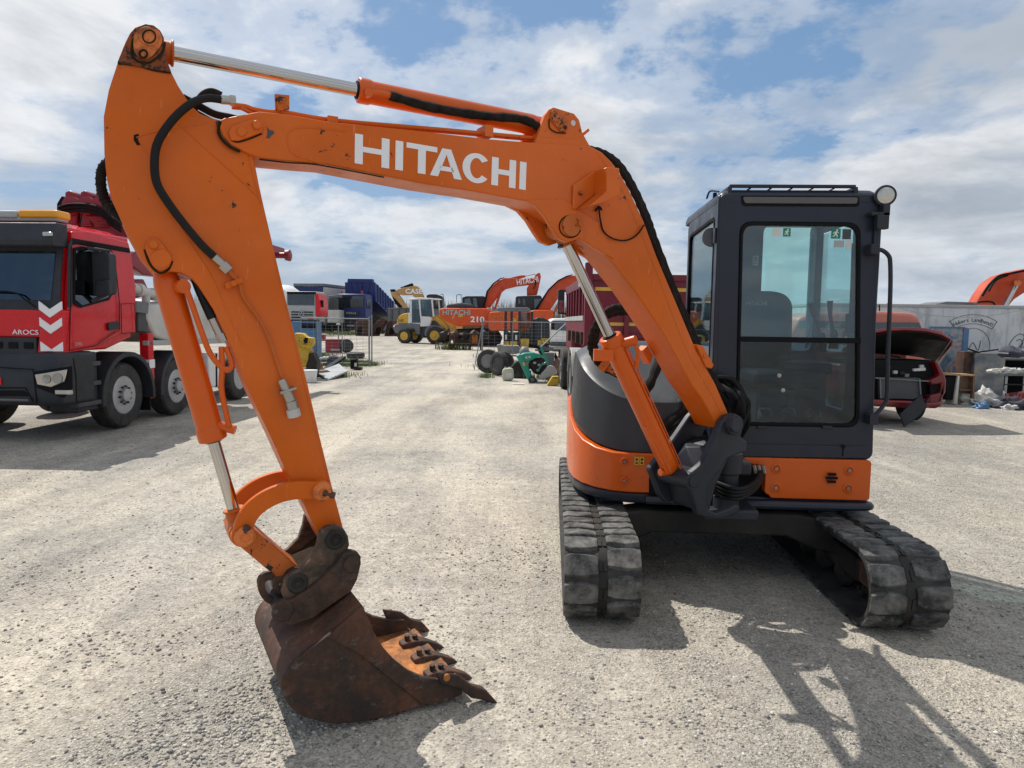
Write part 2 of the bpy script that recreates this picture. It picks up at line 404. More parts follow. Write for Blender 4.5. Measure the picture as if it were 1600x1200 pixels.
for a, b in ((.07, HB+.006), (-HB-.006, -.07)): mb = MB(); plate(mb, lug, HB+.006, a, b); mb.build('cylinder_lug', 'orange', BOOM, bevel=0.004)
mb = MB(); disc(mb, 891, 353, HB, .05, HB+.006, HB+.014); disc(mb, 903, 350, HB, .014, HB+.014, HB+.03, 8)
mb.build('pin', 'orange_worn', BOOM, bevel=.002)
for a, b in ((.062, HB-.004), (-HB+.004, -.062)):
    mb = MB(); plate(mb, [(836, 224), (843, 206), (852, 180), (858, 171), (866, 167), (898, 177), (906, 187), (911, 207), (924, 230), (930, 245), (850, 240)], HB, a, b); mb.build('arm_cylinder_bracket', 'orange', BOOM, bevel=.004)
mb = MB(); plate(mb, quadr([(859, 186), (861, 172), (870, 172), (889, 190), (884, 206), (876, 206)], 6), HB, HB-.004, HB+.006)
disc(mb, 867, 184, HB, .022, HB+.006, HB+.012); disc(mb, 882, 198, HB, .013, HB+.006, HB+.02, 8)
mb.build('pin_plate', 'orange_worn', BOOM, bevel=.002)
mb = MB(); disc(mb, 896, 192, HB, .013, HB-.004, HB-.0015, 14); mb.build('lifting_eye', 'paper', BOOM)
# seam rib on the side plate (weld line), recess outline
mb = MB()
sp = [(452, 233), (449, 215), (456, 203), (480, 199), (540, 205)]
mb.tube([BF(*bp(x, y, HB), HB) for x, y in sp], .003, 5)
mb.tube([BF(*bp(x, y, HB), HB) for x, y in [(452, 233), (462, 243), (490, 252), (508, 257)]], .003, 5)
mb.tube([BF(*bp(x, y, HB), HB) for x, y in [(834, 316), (880, 322), (905, 335), (928, 358), (942, 378), (950, 395)]], .0035, 5)
mb.tube([BF(*bp(x, y, HB), HB) for x, y in [(931, 236), (968, 290), (993, 345), (1016, 400), (1070, 540), (1108, 610), (1128, 648)]], .002, 5)
mb.build('weld_seam', 'orange', BOOM)
# work-lamp housing on the boom side
mb = MB()
hx = [(911, 320), (912, 290), (918, 278), (946, 262), (966, 264), (967, 300), (950, 312), (928, 318)]
plate(mb, [(912, 322), (913, 284), (946, 262), (949, 262), (946, 300), (918, 323)], .2, HB, .11)
plate(mb, [(946, 262), (966, 263), (967, 304), (949, 314), (917, 324), (946, 300)], .2, HB, .21)
mb.build('lamp_housing', 'orange', BOOM, bevel=.004)
mb = MB(); disc(mb, 924, 297, .2, .012, .11, .125, 8); mb.build('bolt', 'orange_worn', BOOM)
mb = MB(); mb.tube([BF(*bp(x, y, HB), HB+.012) for x, y in [(932, 322), (934, 330), (936, 345), (941, 362), (955, 373), (975, 376), (992, 368), (1004, 352)]], .004, 6)
mb.tube([BF(*bp(x, y, HB), HB+.012) for x, y in [(928, 330), (934, 324), (938, 329)]], .005, 6)
mb.build('lamp_wire', 'black', BOOM)
# grab rail / hydraulic lines on top of the boom
mb = MB()
for wo in (.05, .02):
    mb.tube([BF(*bp(x, y, HB), wo) for x, y in [(366, 159), (385, 161), (400, 166), (424, 170), (450, 171), (500, 180), (560, 187), (700, 199), (840, 212), (890, 215)]], .009, 8)
mb.tube([BF(*bp(x, y, HB), HB-.01) for x, y in [(846, 213), (880, 215), (905, 213), (921, 202)]], .008, 8)
mb.tube([BF(*bp(x, y, HB), .05) for x, y in [(378, 163), (395, 172), (403, 180)]], .008, 8)
for x, y in ((522, 187), (767, 201), (857, 208)):
    u, z = bp(x, y, HB); mb.box(-.02, .02, -.045, .045, -.03, .018, T=Matrix.Translation(BF(u, z, .035)) @ Matrix.Rotation(math.atan2(BU.y, BU.x), 4, 'Z'))
mb.build('hydraulic_line', 'orange', BOOM, bevel=0)
mb = MB(); plate(mb, [(429, 147), (452, 149), (452, 172), (430, 171)], .06, .055, .065); disc(mb, 437, 158, .06, .013, .065, .085, 8)
plate(mb, [(432, 156), (443, 157), (443, 174), (433, 174)], .06, .066, .073); mb.build('line_clamp', 'orange_worn', BOOM, bevel=.002)
mb = MB(); plate(mb, [(417, 197), (421, 203), (427, 204), (429, 208), (424, 212), (421, 216), (416, 216), (418, 208)], HB+.001, HB+.0002, HB+.0012); mb.build('paint_chip', 'grey_panel', BOOM)
# small bracket on the right edge of the boom
mb = MB(); plate(mb, [(1086, 538), (1096, 540), (1113, 570), (1110, 576), (1101, 573)], HB, .0, HB+.012); disc(mb, 1101, 556, HB+.012, .012, HB+.012, HB+.018, 10)
mb.build('hose_clamp', 'orange', BOOM, bevel=.003); mb = MB(); plate(mb, [(1004, 548), (1012, 540), (1021, 556), (1016, 570)], -HB, -HB-.06, -HB)
mb.build('hose_clamp', 'orange', BOOM, bevel=.003)
# white lettering HITACHI, letter shapes on the side plate
def letters():
    o = {}
    H = lambda a, b: [[(a, 0), (a, 1), (a+.042, 1), (a+.042, 0)], [(b-.042, 0), (b-.042, 1), (b, 1), (b, 0)], [(a+.042, .42), (a+.042, .60), (b-.042, .60), (b-.042, .42)]]
    I = lambda a: [[(a, 0), (a, 1), (a+.042, 1), (a+.042, 0)]]
    T = lambda a, b: [[(a, .82), (a, 1), (b, 1), (b, .82)], [((a+b)/2-.022, 0), ((a+b)/2-.022, .82), ((a+b)/2+.022, .82), ((a+b)/2+.022, 0)]]
    def A(a, b):
        m = (a+b)/2
        return [[(a, 0), (m-.026, 1), (m, 1), (m, .80), (a+.046, 0)], [(b, 0), (m+.026, 1), (m, 1), (m, .80), (b-.046, 0)], [(a+.045, .22), (a+.056, .38), (b-.056, .38), (b-.045, .22)]]
    def C(a, b):
        m = (a+b)/2; rx = (b-a)/2; out = []; inn = []
        for k in range(25):
            t = R(38+284*k/24); out.append((m+rx*math.cos(t), .5+.53*math.sin(t))); inn.append((m+(rx-.046)*math.cos(t), .5+.36*math.sin(t)))
        return [[out[k], out[k+1], inn[k+1], inn[k]] for k in range(24)]
    return [H(0, .183), I(.216), T(.276, .45), A(.411, .598), C(.60, .772), H(.779, .933), I(.958)]
def lettering_hitachi(quad, f, parent, mat='white_mark', d=.0015):
    """quad = (bl, br, tr, tl) as (a,b) on the plane; f(a,b,w)"""
    bl, br, tr, tl = [Vector(q) for q in quad]
    for L in letters():
        m_ = MB()
        for poly in L:
            pp = []
            for s, t in poly:
                q = (bl*(1-s)+br*s)*(1-t)+(tl*(1-s)+tr*s)*t; pp.append((q.x, q.y))
            m_.prism(pp, .0003, d, f)
        yield m_
qd = [bp(554, 255, HB), bp(821, 297, HB), bp(822.5, 254, HB), bp(554.5, 208.5, HB)]
allm = MB()
for m_ in lettering_hitachi(qd, lambda a, b, w: BF(a, b, HB+w), BOOM):
    m_.build('letter', 'white_mark', BOOM, smooth=False)

def ringline(pts, w, wp_, par, r=.0035, mat='grime'):
    m_ = MB(); m_.tube([BF(*bp(x, y, wp_), w) for x, y in pts], r, 5); return m_.build('grime_line', mat, par)
ringline(circ_px(891, 354, 17, 12, 60, 340), HB+.007, HB+.007, BOOM)
ringline([(361, 219), (372, 222), (390, 217), (409, 209)], HB+.001, HB, BOOM, .003)
ringline([(345, 190), (341, 205), (347, 218), (360, 230), (375, 237)], HB-.002, HB, BOOM, .005)
ringline([(858, 186), (859, 200), (870, 207), (884, 208)], HB+.001, HB, BOOM, .003)
ringline([(405, 249), (450, 254), (500, 258), (600, 277)], HB-.001, HB, BOOM, .003)
# ---- arm (stick)
HA = 0.080
arm_px = [(197, 67), (203, 52), (211, 43), (227, 37), (240, 39), (250, 47), (256, 58), (258, 77), (262, 97), (268, 113), (278, 133), (290, 152), (300, 166), (312, 177), (345, 190), (380, 215), (396, 243),
          (404, 285), (411, 317), (421, 360), (447, 470), (467, 547), (480, 597), (499, 680), (518, 757), (536, 824), (538, 842), (530, 856), (515, 858), (505, 850), (499, 839), (476, 791),
          (450, 743), (424, 685), (387, 607), (360, 540), (333, 483), (310, 447), (298, 433), (283, 426), (267, 424), (252, 427), (240, 427), (220, 403), (200, 367), (186, 336), (175, 312), (167, 280), (163, 240), (162, 182), (170, 140), (184, 97)]
mb = MB(); plate(mb, arm_px, HA, -HA, HA); ARM = mb.build('arm', 'orange', EXC, bevel=.005)
for a, b in ((HA+.0003, HA+.008), (-HA-.008, -HA-.0003)):
    mb = MB(); plate(mb, [(183, 98), (196, 66), (203, 52), (211, 43), (227, 37), (240, 39), (250, 47), (256, 58), (258, 77), (262, 97), (268, 113)], HA+.008, a, b); mb.build('head_plate', 'orange_grimy', ARM, bevel=.003)
mb = MB(); plate(mb, quadr([(208, 85), (209, 48), (248, 44), (256, 68), (230, 97)], 14), HA+.008, HA+.0083, HA+.016); disc(mb, 232, 57, HA+.016, .032, HA+.016, HA+.022); disc(mb, 224, 84, HA+.016, .018, HA+.016, HA+.022)
mb.build('pin_plate', 'rust_link', ARM, bevel=.003)
for a, b in ((HA+.0003, HA+.01), (-HA-.01, -HA-.0003)):
    mb = MB(); plate(mb, quadr([(225, 385), (233, 371), (248, 372), (268, 400), (266, 418), (250, 424), (238, 416)], 9), HA+.01, a, b)
    if a > 0: disc(mb, 240, 382, HA+.01, .016, b-.002, HA+.022, 8); disc(mb, 252, 404, HA+.01, .034, b-.002, HA+.014)
    mb.build('pin_plate', 'orange_worn' if a < 0 else 'orange', ARM, bevel=.003)
ringline([(226, 390), (234, 412), (248, 426), (262, 422), (269, 408)], HA+.001, HA, ARM, .0045)
ringline([(208, 60), (207, 88), (229, 99), (252, 84), (258, 66)], HA+.009, HA+.009, ARM, .004)
ringline([(184, 99), (215, 103), (240, 110), (267, 114)], HA+.002, HA, ARM, .004)
ringline(circ_px(224, 84, 6), HA+.0225, HA+.0225, ARM, .004); ringline(circ_px(233, 57, 10), HA+.0225, HA+.0225, ARM, .003)
mb = MB()   # raised seams of the fabricated box
for pts in ([(213, 215), (245, 205), (300, 196), (325, 192)], [(217, 220), (240, 260), (262, 320), (292, 372), (330, 430), (352, 480), (380, 540)], [(280, 195), (330, 240), (385, 290), (410, 317)], [(385, 233), (392, 262), (408, 320)], [(428, 400), (490, 660), (517, 765)]):
    mb.tube([BF(*bp(x, y, HA), HA) for x, y in pts], .0028, 5)
mb.build('weld_seam', 'orange', ARM)
mb = MB(); plate(mb, [(209, 211), (216, 209), (218, 213), (215, 217), (220, 226), (214, 227), (209, 219)], HA+.001, HA+.0002, HA+.0015); mb.build('weld_hole', 'black', ARM)
mb = MB(); mb.tube([BF(*bp(x, y, HA), HA+.004) for x, y in [(340, 190), (343, 205), (350, 220), (362, 231), (378, 234)]], .007, 6); mb.build('worn_ring', 'rust_dark', ARM)
# small steel hydraulic line along the arm with quick connector
mb = MB(); mb.tube([BF(*bp(x, y, HA), HA+.012) for x, y in [(368, 437), (374, 445), (380, 465), (405, 500), (420, 530), (430, 560), (440, 590)]], .006, 8)
mb.build('steel_line', 'orange_worn', ARM)
mb = MB()
def seg(mb, a, b, r, wo, n=14):
    mb.cyl(BF(*bp(*a, HA), wo), BF(*bp(*b, HA), wo), r, n=n)
seg(mb, (437, 592), (446, 612), .016, HA+.03); seg(mb, (445, 610), (452, 626), .020, HA+.03); seg(mb, (452, 626), (456, 640), .023, HA+.03)
plate(mb, [(436, 612), (461, 604), (463, 607), (438, 616)], HA+.03, HA, HA+.05)
mb.build('coupling', 'steel', ARM, bevel=.002)
mb = MB(); seg(mb, (455, 638), (458, 650), .026, HA+.03); mb.build('coupling_cap', 'white_dirty', ARM, bevel=.002)
mb = MB(); plate(mb, [(350, 443), (376, 434), (379, 441), (353, 453)], HA, HA, HA+.025); disc(mb, 365, 443, HA+.025, .011, HA+.025, HA+.035, 8)
mb.build('line_clamp', 'orange', ARM, bevel=.002)
# ---- big black hose from boom to arm
mb = MB(); mb.tube([BF(*bp(x, y, HA), w) for x, y, w in [(346, 158, .10), (322, 158, .12), (298, 168, .14), (270, 192, .14), (247, 225, .13), (241, 255, .12), (245, 290, .12), (266, 325, .12), (292, 358, .11), (315, 384, .10), (334, 402, HA+.02)]], .0145, 10)
mb.build('arm_hose', 'black_hose', EXC)
mb = MB(); seg(mb, (334, 402), (347, 413), .015, HA+.02); seg(mb, (347, 413), (357, 423), .020, HA+.02, 6); mb.build('hose_fitting', 'steel', EXC); mb = MB(); seg(mb, (344, 158), (358, 159), .016, .10); seg(mb, (358, 159), (367, 160), .019, .10, 6)
mb.build('hose_fitting', 'steel', EXC)
mb = MB(); mb.tube([BF(*bp(x, y, HA), w) for x, y, w in [(357, 423, HA+.02), (362, 430, HA+.015), (370, 438, HA+.012)]], .008, 8); mb.build('line_end', 'orange_worn', EXC)
mb = MB()
mb.tube([BF(*bp(x, y, 0), w) for x, y, w in [(345, 152, .03), (330, 146, .03), (316, 151, .03), (306, 164, .0), (300, 190, 0)]], .012, 8)
for k, wo in enumerate((.0, -.05)):
    mb.tube([BF(*bp(x, y+k*8, 0), wo) for x, y in [(285, 152), (310, 165), (335, 178), (362, 184), (380, 190)]], .014, 8)
mb.build('sleeved_hose', 'sleeve', EXC)
mb = MB(); mb.tube([BF(*bp(x, y, 0), w) for x, y, w in [(172, 252, 0), (160, 262, -.02), (157, 285, -.03), (164, 312, -.03), (180, 332, 0), (200, 350, .02)]], .017, 10)
for k in range(14):
    t = k/13; p = cat([BF(*bp(x, y, 0), w) for x, y, w in [(172, 252, 0), (160, 262, -.02), (157, 285, -.03), (164, 312, -.03), (180, 332, 0)]], 6); i = int(t*(len(p)-2)); mb.cyl(p[i], p[i]+(p[i+1]-p[i])*.5, .0195, n=10)
mb.build('sleeved_hose', 'sleeve', EXC)

# ---- hydraulic cylinders
def cylinder(name, pa, pb, split, rb, rr_, wc=0.0, mat='orange_clean'):
    """pa rod pin, pb barrel pin as (u,z); split = fraction of rod shown from pa"""
    A = BF(*pa, wc); B = BF(*pb, wc); d = (B-A).normalized(); L = (B-A).length; S = A+d*L*split
    m = MB(); m.turn([(rb*.93, 0), (rb*1.08, .004), (rb*1.08, .05), (rb*.98, .056), (rb*.98, L*(1-split)-.09), (rb*.86, L*(1-split)-.06), (rb*.5, L*(1-split)-.02)], S, d, 28)
    m.cyl(BF(*pb, wc-.055), BF(*pb, wc+.055), rb*.82, n=20)
    b = m.build(name, mat, EXC, bevel=.003)
    m = MB(); m.cyl(A+d*.06, S+d*.01, rr_, n=24); m.build('rod', 'chrome', b)
    m = MB(); m.cyl(BF(*pa, wc-.055), BF(*pa, wc+.055), rr_*1.9, n=20); m.turn([(rr_*1.5, 0), (rr_*1.5, .075), (rr_*1.75, .077), (rr_*1.75, .086)], A, d, 20)
    m.build('rod_eye', 'orange_worn', b, bevel=.003)
    m = MB(); m.turn([(rr_*1.0, -.006), (rr_*1.35, -.006), (rr_*1.35, .001), (rr_, .001)], S, d, 20); m.build('wiper_seal', 'black', b)
    return b, A, B, d, S
# arm cylinder
ab, A, B, d, S = cylinder('arm_cylinder', bp(231, 64, HA), bp(872, 192, HB), .458, .047, .0265)
# line and sleeve alongside
off = BN*.058
def along(A, d, k, h=0.0, o=off): return A+d*k+o+Vector((0, 0, h))
L = (B-A).length; s0 = L*.458
mb = MB(); mb.tube([along(S, d, .03, -.02, BN*.03), along(S, d, .06, -.015), along(S, d, .13, -.015)], .013, 8); mb.cyl(along(S, d, .03, -.02, BN*.02), along(S, d, .03, -.02, BN*.065), .018)
mb.build('port', 'orange_clean', ab)
mb = MB(); LB = L-s0; mb.tube([along(S, d, .12, -.015), along(S, d, LB*.35, -.030), along(S, d, LB*.6, -.022), along(S, d, LB*.8, -.004), along(S, d, LB*.9, -.02), along(S, d, LB*.96, -.06)], lambda t: .019+.0025*math.sin(t*60)*math.sin(t*23), 10, 8)
mb.build('sleeved_hose', 'sleeve', ab)
# boom cylinder
cb, A, B, d, S = cylinder('boom_cylinder', (bp(891, 353, HB)), bp(1083, 752, .15), .405, .055, .028)
mb = MB()
e = d.cross(BN).normalized()
if e.z < 0: e = -e
mb.cyl(S+d*.06+BN*.04+e*.03, S+d*.06+BN*.1+e*.07, .025, n=14)
mb.box(-.05, .05, -.02, .02, -.03, .03, T=Matrix.Translation(S+d*.10-e*.02+BN*.0-BU*-.07))
mb.tube([S+d*.07+BN*.09+e*.06, S+d*.13+BN*.085+e*.06, S+d*.2+BN*.06+e*.03], .012, 8)
mb.tube([S+d*.55+BU*.05+BN*.02, S+d*.7+BU*.055+BN*.02, S+d*.86+BU*.05+BN*.02], .012, 8); mb.cyl(S+d*.86+BU*.04, S+d*.86+BU*.085, .02)
for k in range(2): mb.tube([S+d*.08+BN*.056+e*(.02+.016*k), S+d*.5+BN*.056+e*(.02+.016*k), S+d*1.0+BN*.053+e*(.02+.016*k)], .004, 6, 0)
mb.build('port', 'orange_clean', cb, bevel=.002)
# bucket cylinder
kb, A, B, d, S = cylinder('bucket_cylinder', bp(380, 838, .12), bp(252, 404, HA), .345, .050, .0235)
dd = -d   # direction towards the barrel end is d (rod pin -> barrel pin)
def kl(t, pw, pe): # t metres below the top pin
    return B-d*t+BN*pw-BU*pe
mb = MB()
mb.cyl(kl(.10, .02, .03), kl(.10, .075, .05), .026, n=16)
mb.tube([kl(.11, .065, .055), kl(.17, .06, .06), kl(.26, .06, .065), kl(.36, .06, .075), kl(.42, .06, .11), kl(.40, .06, .14), kl(.33, .06, .135)], .0115, 8)
mb.tube([kl(.33, .06, .12), kl(.42, .055, .10), kl(.50, .05, .078), kl(.60, .05, .070), kl(.65, .05, .068)], .0115, 8)
mb.cyl(kl(.645, .02, .03), kl(.665, .05, .085), .018, n=12)
mb.build('port', 'orange_clean', kb, bevel=.002)
mb = MB(); mb.tube([kl(.03, .02, .10), kl(.10, .04, .10), kl(.22, .06, .115)], .017, 10); mb.build('hose', 'black_hose', kb)
mb = MB(); mb.cyl(kl(.22, .06, .115), kl(.28, .06, .125), .015); mb.cyl(kl(.28, .06, .125), kl(.31, .06, .13), .019, n=6); mb.build('hose_fitting', 'steel', kb)

# ---- bucket linkage
def arcband(pts, half, wpx, w0, w1, mb):
    P = [Vector(bp(x, y, wpx)) for x, y in pts]
    P = [Vector((p.x, p.y)) for p in cat([(p.x, p.y, 0) for p in P], 6)]
    up, lo = [], []
    for i, p in enumerate(P):
        t = (P[min(i+1, len(P)-1)]-P[max(i-1, 0)]).normalized(); n_ = Vector((-t.y, t.x)); h = half
        up.append((p+n_*h)[:]); lo.append((p-n_*h)[:])
    mb.prism(up+lo[::-1], w0, w1, BF)
arc = [(380, 836), (383, 818), (397, 796), (425, 777), (460, 767), (503, 768)]
for a, b in ((.095, .125), (-.125, -.095)):
    mb = MB(); arcband(arc, .036, .125, a, b, mb); disc(mb, 380, 838, .125, .044, a, b); disc(mb, 503, 768, .125, .044, a, b)
    LK = mb.build('rocker_link', 'orange', EXC, bevel=.004)
for (x, y) in ((382, 838), (503, 768)):
    mb = MB(); u, z = bp(x, y, .125)
    mb.turn([(.040, -.14), (.040, .14), (.034, .145), (.030, .152), (.018, .152), (.018, .146)], BF(u, z, 0), BN, 22)
    mb.build('link_pin', 'rust_link', EXC, bevel=.002)
mb = MB(); mb.cyl(BF(*bp(503, 768, .125), .14), BF(*bp(521, 773, .125), .14), .014); mb.cyl(BF(*bp(381, 830, .125), .14), BF(*bp(387, 820, .125), .14), .014); mb.build('grease_bolt', 'rust_dark', EXC)
P0 = bp(380, 838, .12); P1 = bp(465, 912, .15)
mb = MB(); q0 = Vector(P0); q1 = Vector(P1); t = (q1-q0).normalized(); n_ = Vector((-t.y, t.x))*.042
mb.prism([(q0+n_)[:], (q1+n_)[:], (q1-n_)[:], (q0-n_)[:]], -.07, .075, BF); mb.cyl(BF(*P0, -.08), BF(*P0, .085), .048)
mb.build('bucket_link', 'orange_worn', EXC, bevel=.006)

# ---- quick coupler
cpx = [(499, 832), (510, 823), (524, 821), (537, 826), (544, 838), (546, 852), (540, 865), (526, 884), (506, 903), (484, 921), (456, 941), (445, 941), (440, 925), (446, 903), (470, 890), (488, 872), (496, 850)]
mb = MB()
for a, b in ((.125, .155), (-.155, -.125)): plate(mb, cpx, .155, a, b)
CP = mb.build('quick_coupler', 'coupler', EXC, bevel=.004)
for x, y in ((524, 843), (465, 911)):
    mb = MB(); u, z = bp(x, y, .155); mb.turn([(.042, -.17), (.042, .158), (.036, .166), (.026, .166), (.02, .158), (.010, .158), (.010, .164)], BF(u, z, 0), BN, 22); mb.build('coupler_pin', 'frame_dark', CP)
mb = MB()
for wq in (.07,):
    arcband([(455, 940), (438, 942), (421, 938), (411, 926), (409, 911), (417, 903), (427, 902)], .013, .1, wq, wq+.03, mb)
mb.build('lifting_hook', 'rust', CP, bevel=.006)
mb = MB(); arcband([(447, 906), (436, 909), (432, 918), (437, 927), (447, 926)], .012, .1, .05, .09, mb); mb.build('hook_latch', 'rust_dark', CP, bevel=.004)
mb = MB(); mb.prism([bp(450, 930, .155), bp(538, 868, .155), bp(528, 858, .155), bp(492, 888, .155), bp(448, 912, .155)], -.124, .124, BF); mb.build('coupler_web', 'grime', CP, bevel=.006)
# ---- bucket
WB = .335
shell = [(566, 946), (510, 994), (470, 1024), (450, 1044), (441, 1063), (440, 1078), (446, 1094), (462, 1112), (482, 1122), (508, 1128), (537, 1130), (598, 1121), (648, 1105), (690, 1093), (722, 1082)]
S2 = [Vector((p[0], p[1])) for p in bpl(shell, WB)]
S2 = [Vector((p.x, p.y)) for p in cat([(p.x, max(p.y, .012), 0) for p in S2], 4)]
cen = Vector(bp(590, 1040, WB))
inn = []
for i, p in enumerate(S2):
    t = (S2[min(i+1, len(S2)-1)]-S2[max(i-1, 0)]).normalized(); n_ = Vector((-t.y, t.x))
    if n_.dot(cen-p) < 0: n_ = -n_
    inn.append(p+n_*.016)
mb = MB(); mb.prism([p[:] for p in S2]+[p[:] for p in inn[::-1]], -WB, WB, BF)
BK = mb.build('bucket', 'rust', EXC, ang=50)
mb = MB(); mb.prism([(p+ (cen-p).normalized()*.001)[:] for p in inn[1:-1]]+[(p+(cen-p).normalized()*.004)[:] for p in inn[1:-1][::-1]], -WB+.012, WB-.012, BF); mb.build('worn_inner_skin', 'rust_inner', BK)
front = bpl([(714, 1060), (690, 1062), (660, 1057), (637, 1047), (615, 1030), (598, 1011), (583, 986), (573, 962)], WB)
side = [p[:] for p in S2]+front
for s in (1, -1):
    mb = MB(); mb.prism(side, s*(WB-.014), s*(WB+.004), BF); SP = mb.build('side_plate', 'rust', BK, bevel=.003)
    # wear strip along the open edge
    strip = bpl([(714, 1060), (690, 1062), (660, 1057), (637, 1047), (615, 1030), (598, 1011), (583, 986), (573, 962), (566, 946), (510, 994), (560, 1020), (610, 1060), (660, 1100), (700, 1092), (722, 1082)], WB)
    mb = MB(); mb.prism(strip, s*(WB+.0045), s*(WB+.012), BF); mb.build('edge_plate', 'rust', SP, bevel=.003)
# lip plate
l0 = Vector(bp(722, 1082, WB)); l1 = Vector(bp(650, 1104, WB)); t = (l0-l1).normalized(); nn = Vector((-t.y, t.x)); nn = nn if nn.y > 0 else -nn
mb = MB(); mb.prism([(l1+nn*.018)[:], (l0+t*.03+nn*.014)[:], (l0+t*.03-nn*.004)[:], (l1-nn*.002)[:]], -WB+.015, WB-.015, BF); mb.build('cutting_edge', 'rust_inner', BK, bevel=.003)
def tooth(wc, tilt=0.0, mat='rust'):
    m = MB(); b0 = l0-t*.10; tip = l0+t*.118-nn*.045
    def T(p, k, h0, hh, ww):
        c = b0*(1-k)+tip*k
        return [BF(*(c+nn*(h0)), wc-ww), BF(*(c+nn*(h0)), wc+ww), BF(*(c+nn*(h0+hh)), wc+ww*.8), BF(*(c+nn*(h0+hh)), wc-ww*.8)]
    m.loft([T(0, 0.0, .015, .02, .034), T(0, .18, .015, .036, .04), T(0, .45, .008, .046, .042), T(0, .62, .003, .042, .032), T(0, .85, .0, .026, .026), T(0, 1.0, -.004, .010, .018)])
    o = m.build('tooth', mat, BK, bevel=.006)
    m = MB()
    for k in (.16, .34):
        c = b0*(1-k)+tip*k
        m.cyl(BF(*(c+nn*.05), wc), BF(*(c+nn*.072), wc), .014, n=6)
    m.build('tooth_bolt', 'rust_dark', o)
for wc in (-.165, 0, .165): tooth(wc)
# side cutters with twisted outward tips
def cutter(s):
    m = MB(); w0 = s*(WB+.012)
    a = Vector(bp(677, 1046, WB)); b = Vector(bp(712, 1050, WB)); c_ = Vector(bp(730, 1070, WB)); tip = l0+t*.135-nn*.075
    base = Vector(bp(684, 1064, WB))
    m.loft([[BF(*(base), w0), BF(*(a), w0), BF(*(a), w0+s*.02), BF(*base, w0+s*.02)],
            [BF(*(b-nn*.06), w0), BF(*(b), w0), BF(*(b), w0+s*.022), BF(*(b-nn*.06), w0+s*.022)],
            [BF(*(c_-nn*.04), w0-s*.005), BF(*(c_+nn*.02), w0+s*.0), BF(*(c_+nn*.02), w0+s*.04), BF(*(c_-nn*.04), w0+s*.035)],
            [BF(*(l0+t*.085-nn*.03), w0-s*.0), BF(*(l0+t*.085+nn*.015), w0+s*.0), BF(*(l0+t*.085+nn*.015), w0+s*.06), BF(*(l0+t*.085-nn*.03), w0+s*.06)],
            [BF(*(tip-nn*.0), w0+s*.02), BF(*(tip+nn*.02), w0+s*.02), BF(*(tip+nn*.02), w0+s*.07), BF(*(tip), w0+s*.07)]])
    o = m.build('side_cutter', 'rust', BK, bevel=.008)
    m = MB(); q = Vector(bp(693, 1053, WB)); m.cyl(BF(*q, w0+s*.018), BF(*q, w0+s*.026), .015, n=14); m.build('cutter_hole', 'rust_inner', o)
cutter(1); cutter(-1)
# ears on the bucket
epx = [(428, 956), (430, 944), (441, 938), (456, 938), (484, 921), (506, 903), (528, 880), (536, 866), (548, 860), (558, 862), (564, 870), (563, 886), (558, 906), (548, 925), (520, 944), (490, 965), (455, 978), (438, 972)]
for a, b in ((.157, .185), (-.185, -.157)):
    mb = MB(); plate(mb, epx, .185, a, b); disc(mb, 441, 955, .185, .042, b if a > 0 else a-.006, b+.006 if a > 0 else a); disc(mb, 550, 881, .185, .036, b if a > 0 else a-.006, b+.006 if a > 0 else a)
    mb.build('bucket_ear', 'rust_dark', BK, bevel=.004)
mb = MB(); mb.prism(bpl([(445, 975), (548, 918), (566, 944), (510, 992)], WB), -.155, .155, BF); mb.build('ear_base', 'rust_dark', BK, bevel=.004)
for x, y in ((441, 955), (550, 881)):
    mb = MB(); disc(mb, x, y, .185, .03, -.156, .156); mb.build('bucket_pin', 'frame_dark', BK)

# ---- swing bracket (dark cast)
npx = [(1128, 660), (1137, 650), (1150, 646), (1160, 652), (1163, 664), (1158, 682), (1168, 690), (1167, 706), (1152, 711), (1138, 716), (1131, 724), (1127, 735), (1120, 741), (1108, 756), (1104, 770), (1104, 786), (1108, 797),
       (1120, 802), (1140, 795), (1152, 788), (1157, 792), (1155, 801), (1140, 807), (1124, 811), (1105, 809), (1091, 804), (1088, 790), (1078, 762), (1073, 748), (1080, 740), (1100, 724), (1108, 705), (1120, 680)]
mb = MB(); plate(mb, npx, .15, .100, .15); BRK = mb.build('swing_bracket', 'cast_grey', EXC, bevel=.010, seg=3)
fpx = [(1128, 660), (1137, 650), (1150, 646), (1160, 652), (1163, 664), (1150, 690), (1120, 725), (1108, 745), (1104, 770), (1104, 800), (1091, 804), (1080, 790), (1070, 762), (1064, 748), (1070, 738), (1090, 715), (1108, 690)]
mb = MB(); plate(mb, fpx, .15, -.15, -.105); mb.build('bracket_cheek', 'cast_grey', BRK, bevel=.010, seg=3)
mb = MB(); disc(mb, 1148, 664, .17, .056, .14, .18); disc(mb, 1148, 664, .19, .040, .18, .21); mb.build('pivot_pin', 'cast_grey', BRK, bevel=.005)
mb = MB(); disc(mb, 1084, 752, .15, .034, .148, .158); mb.build('pivot_pin', 'cast_grey', BRK, bevel=.005)
mb = MB(); u, z = bp(1084, 752, .15); mb.cyl(BF(u, z, -.149), BF(u, z, .149), .050, n=20)
u2, z2 = bp(1148, 664, .15); mb.build('cross_tube', 'cast_grey', BRK, bevel=.006); mb = MB(); mb.cyl(BF(u2, z2, -.149), BF(u2, z2, .149), .035); mb.build('cross_tube', 'cast_grey', BRK, bevel=.006)
mb = MB()   # angular web between the cheeks
mb.prism([bp(1120, 700, .14), bp(1094, 735, .14), bp(1088, 760, .14), bp(1096, 800, .14), bp(1116, 806, .14), bp(1128, 760, .14), bp(1150, 712, .14), bp(1140, 690, .14)], -.10, .10, BF)
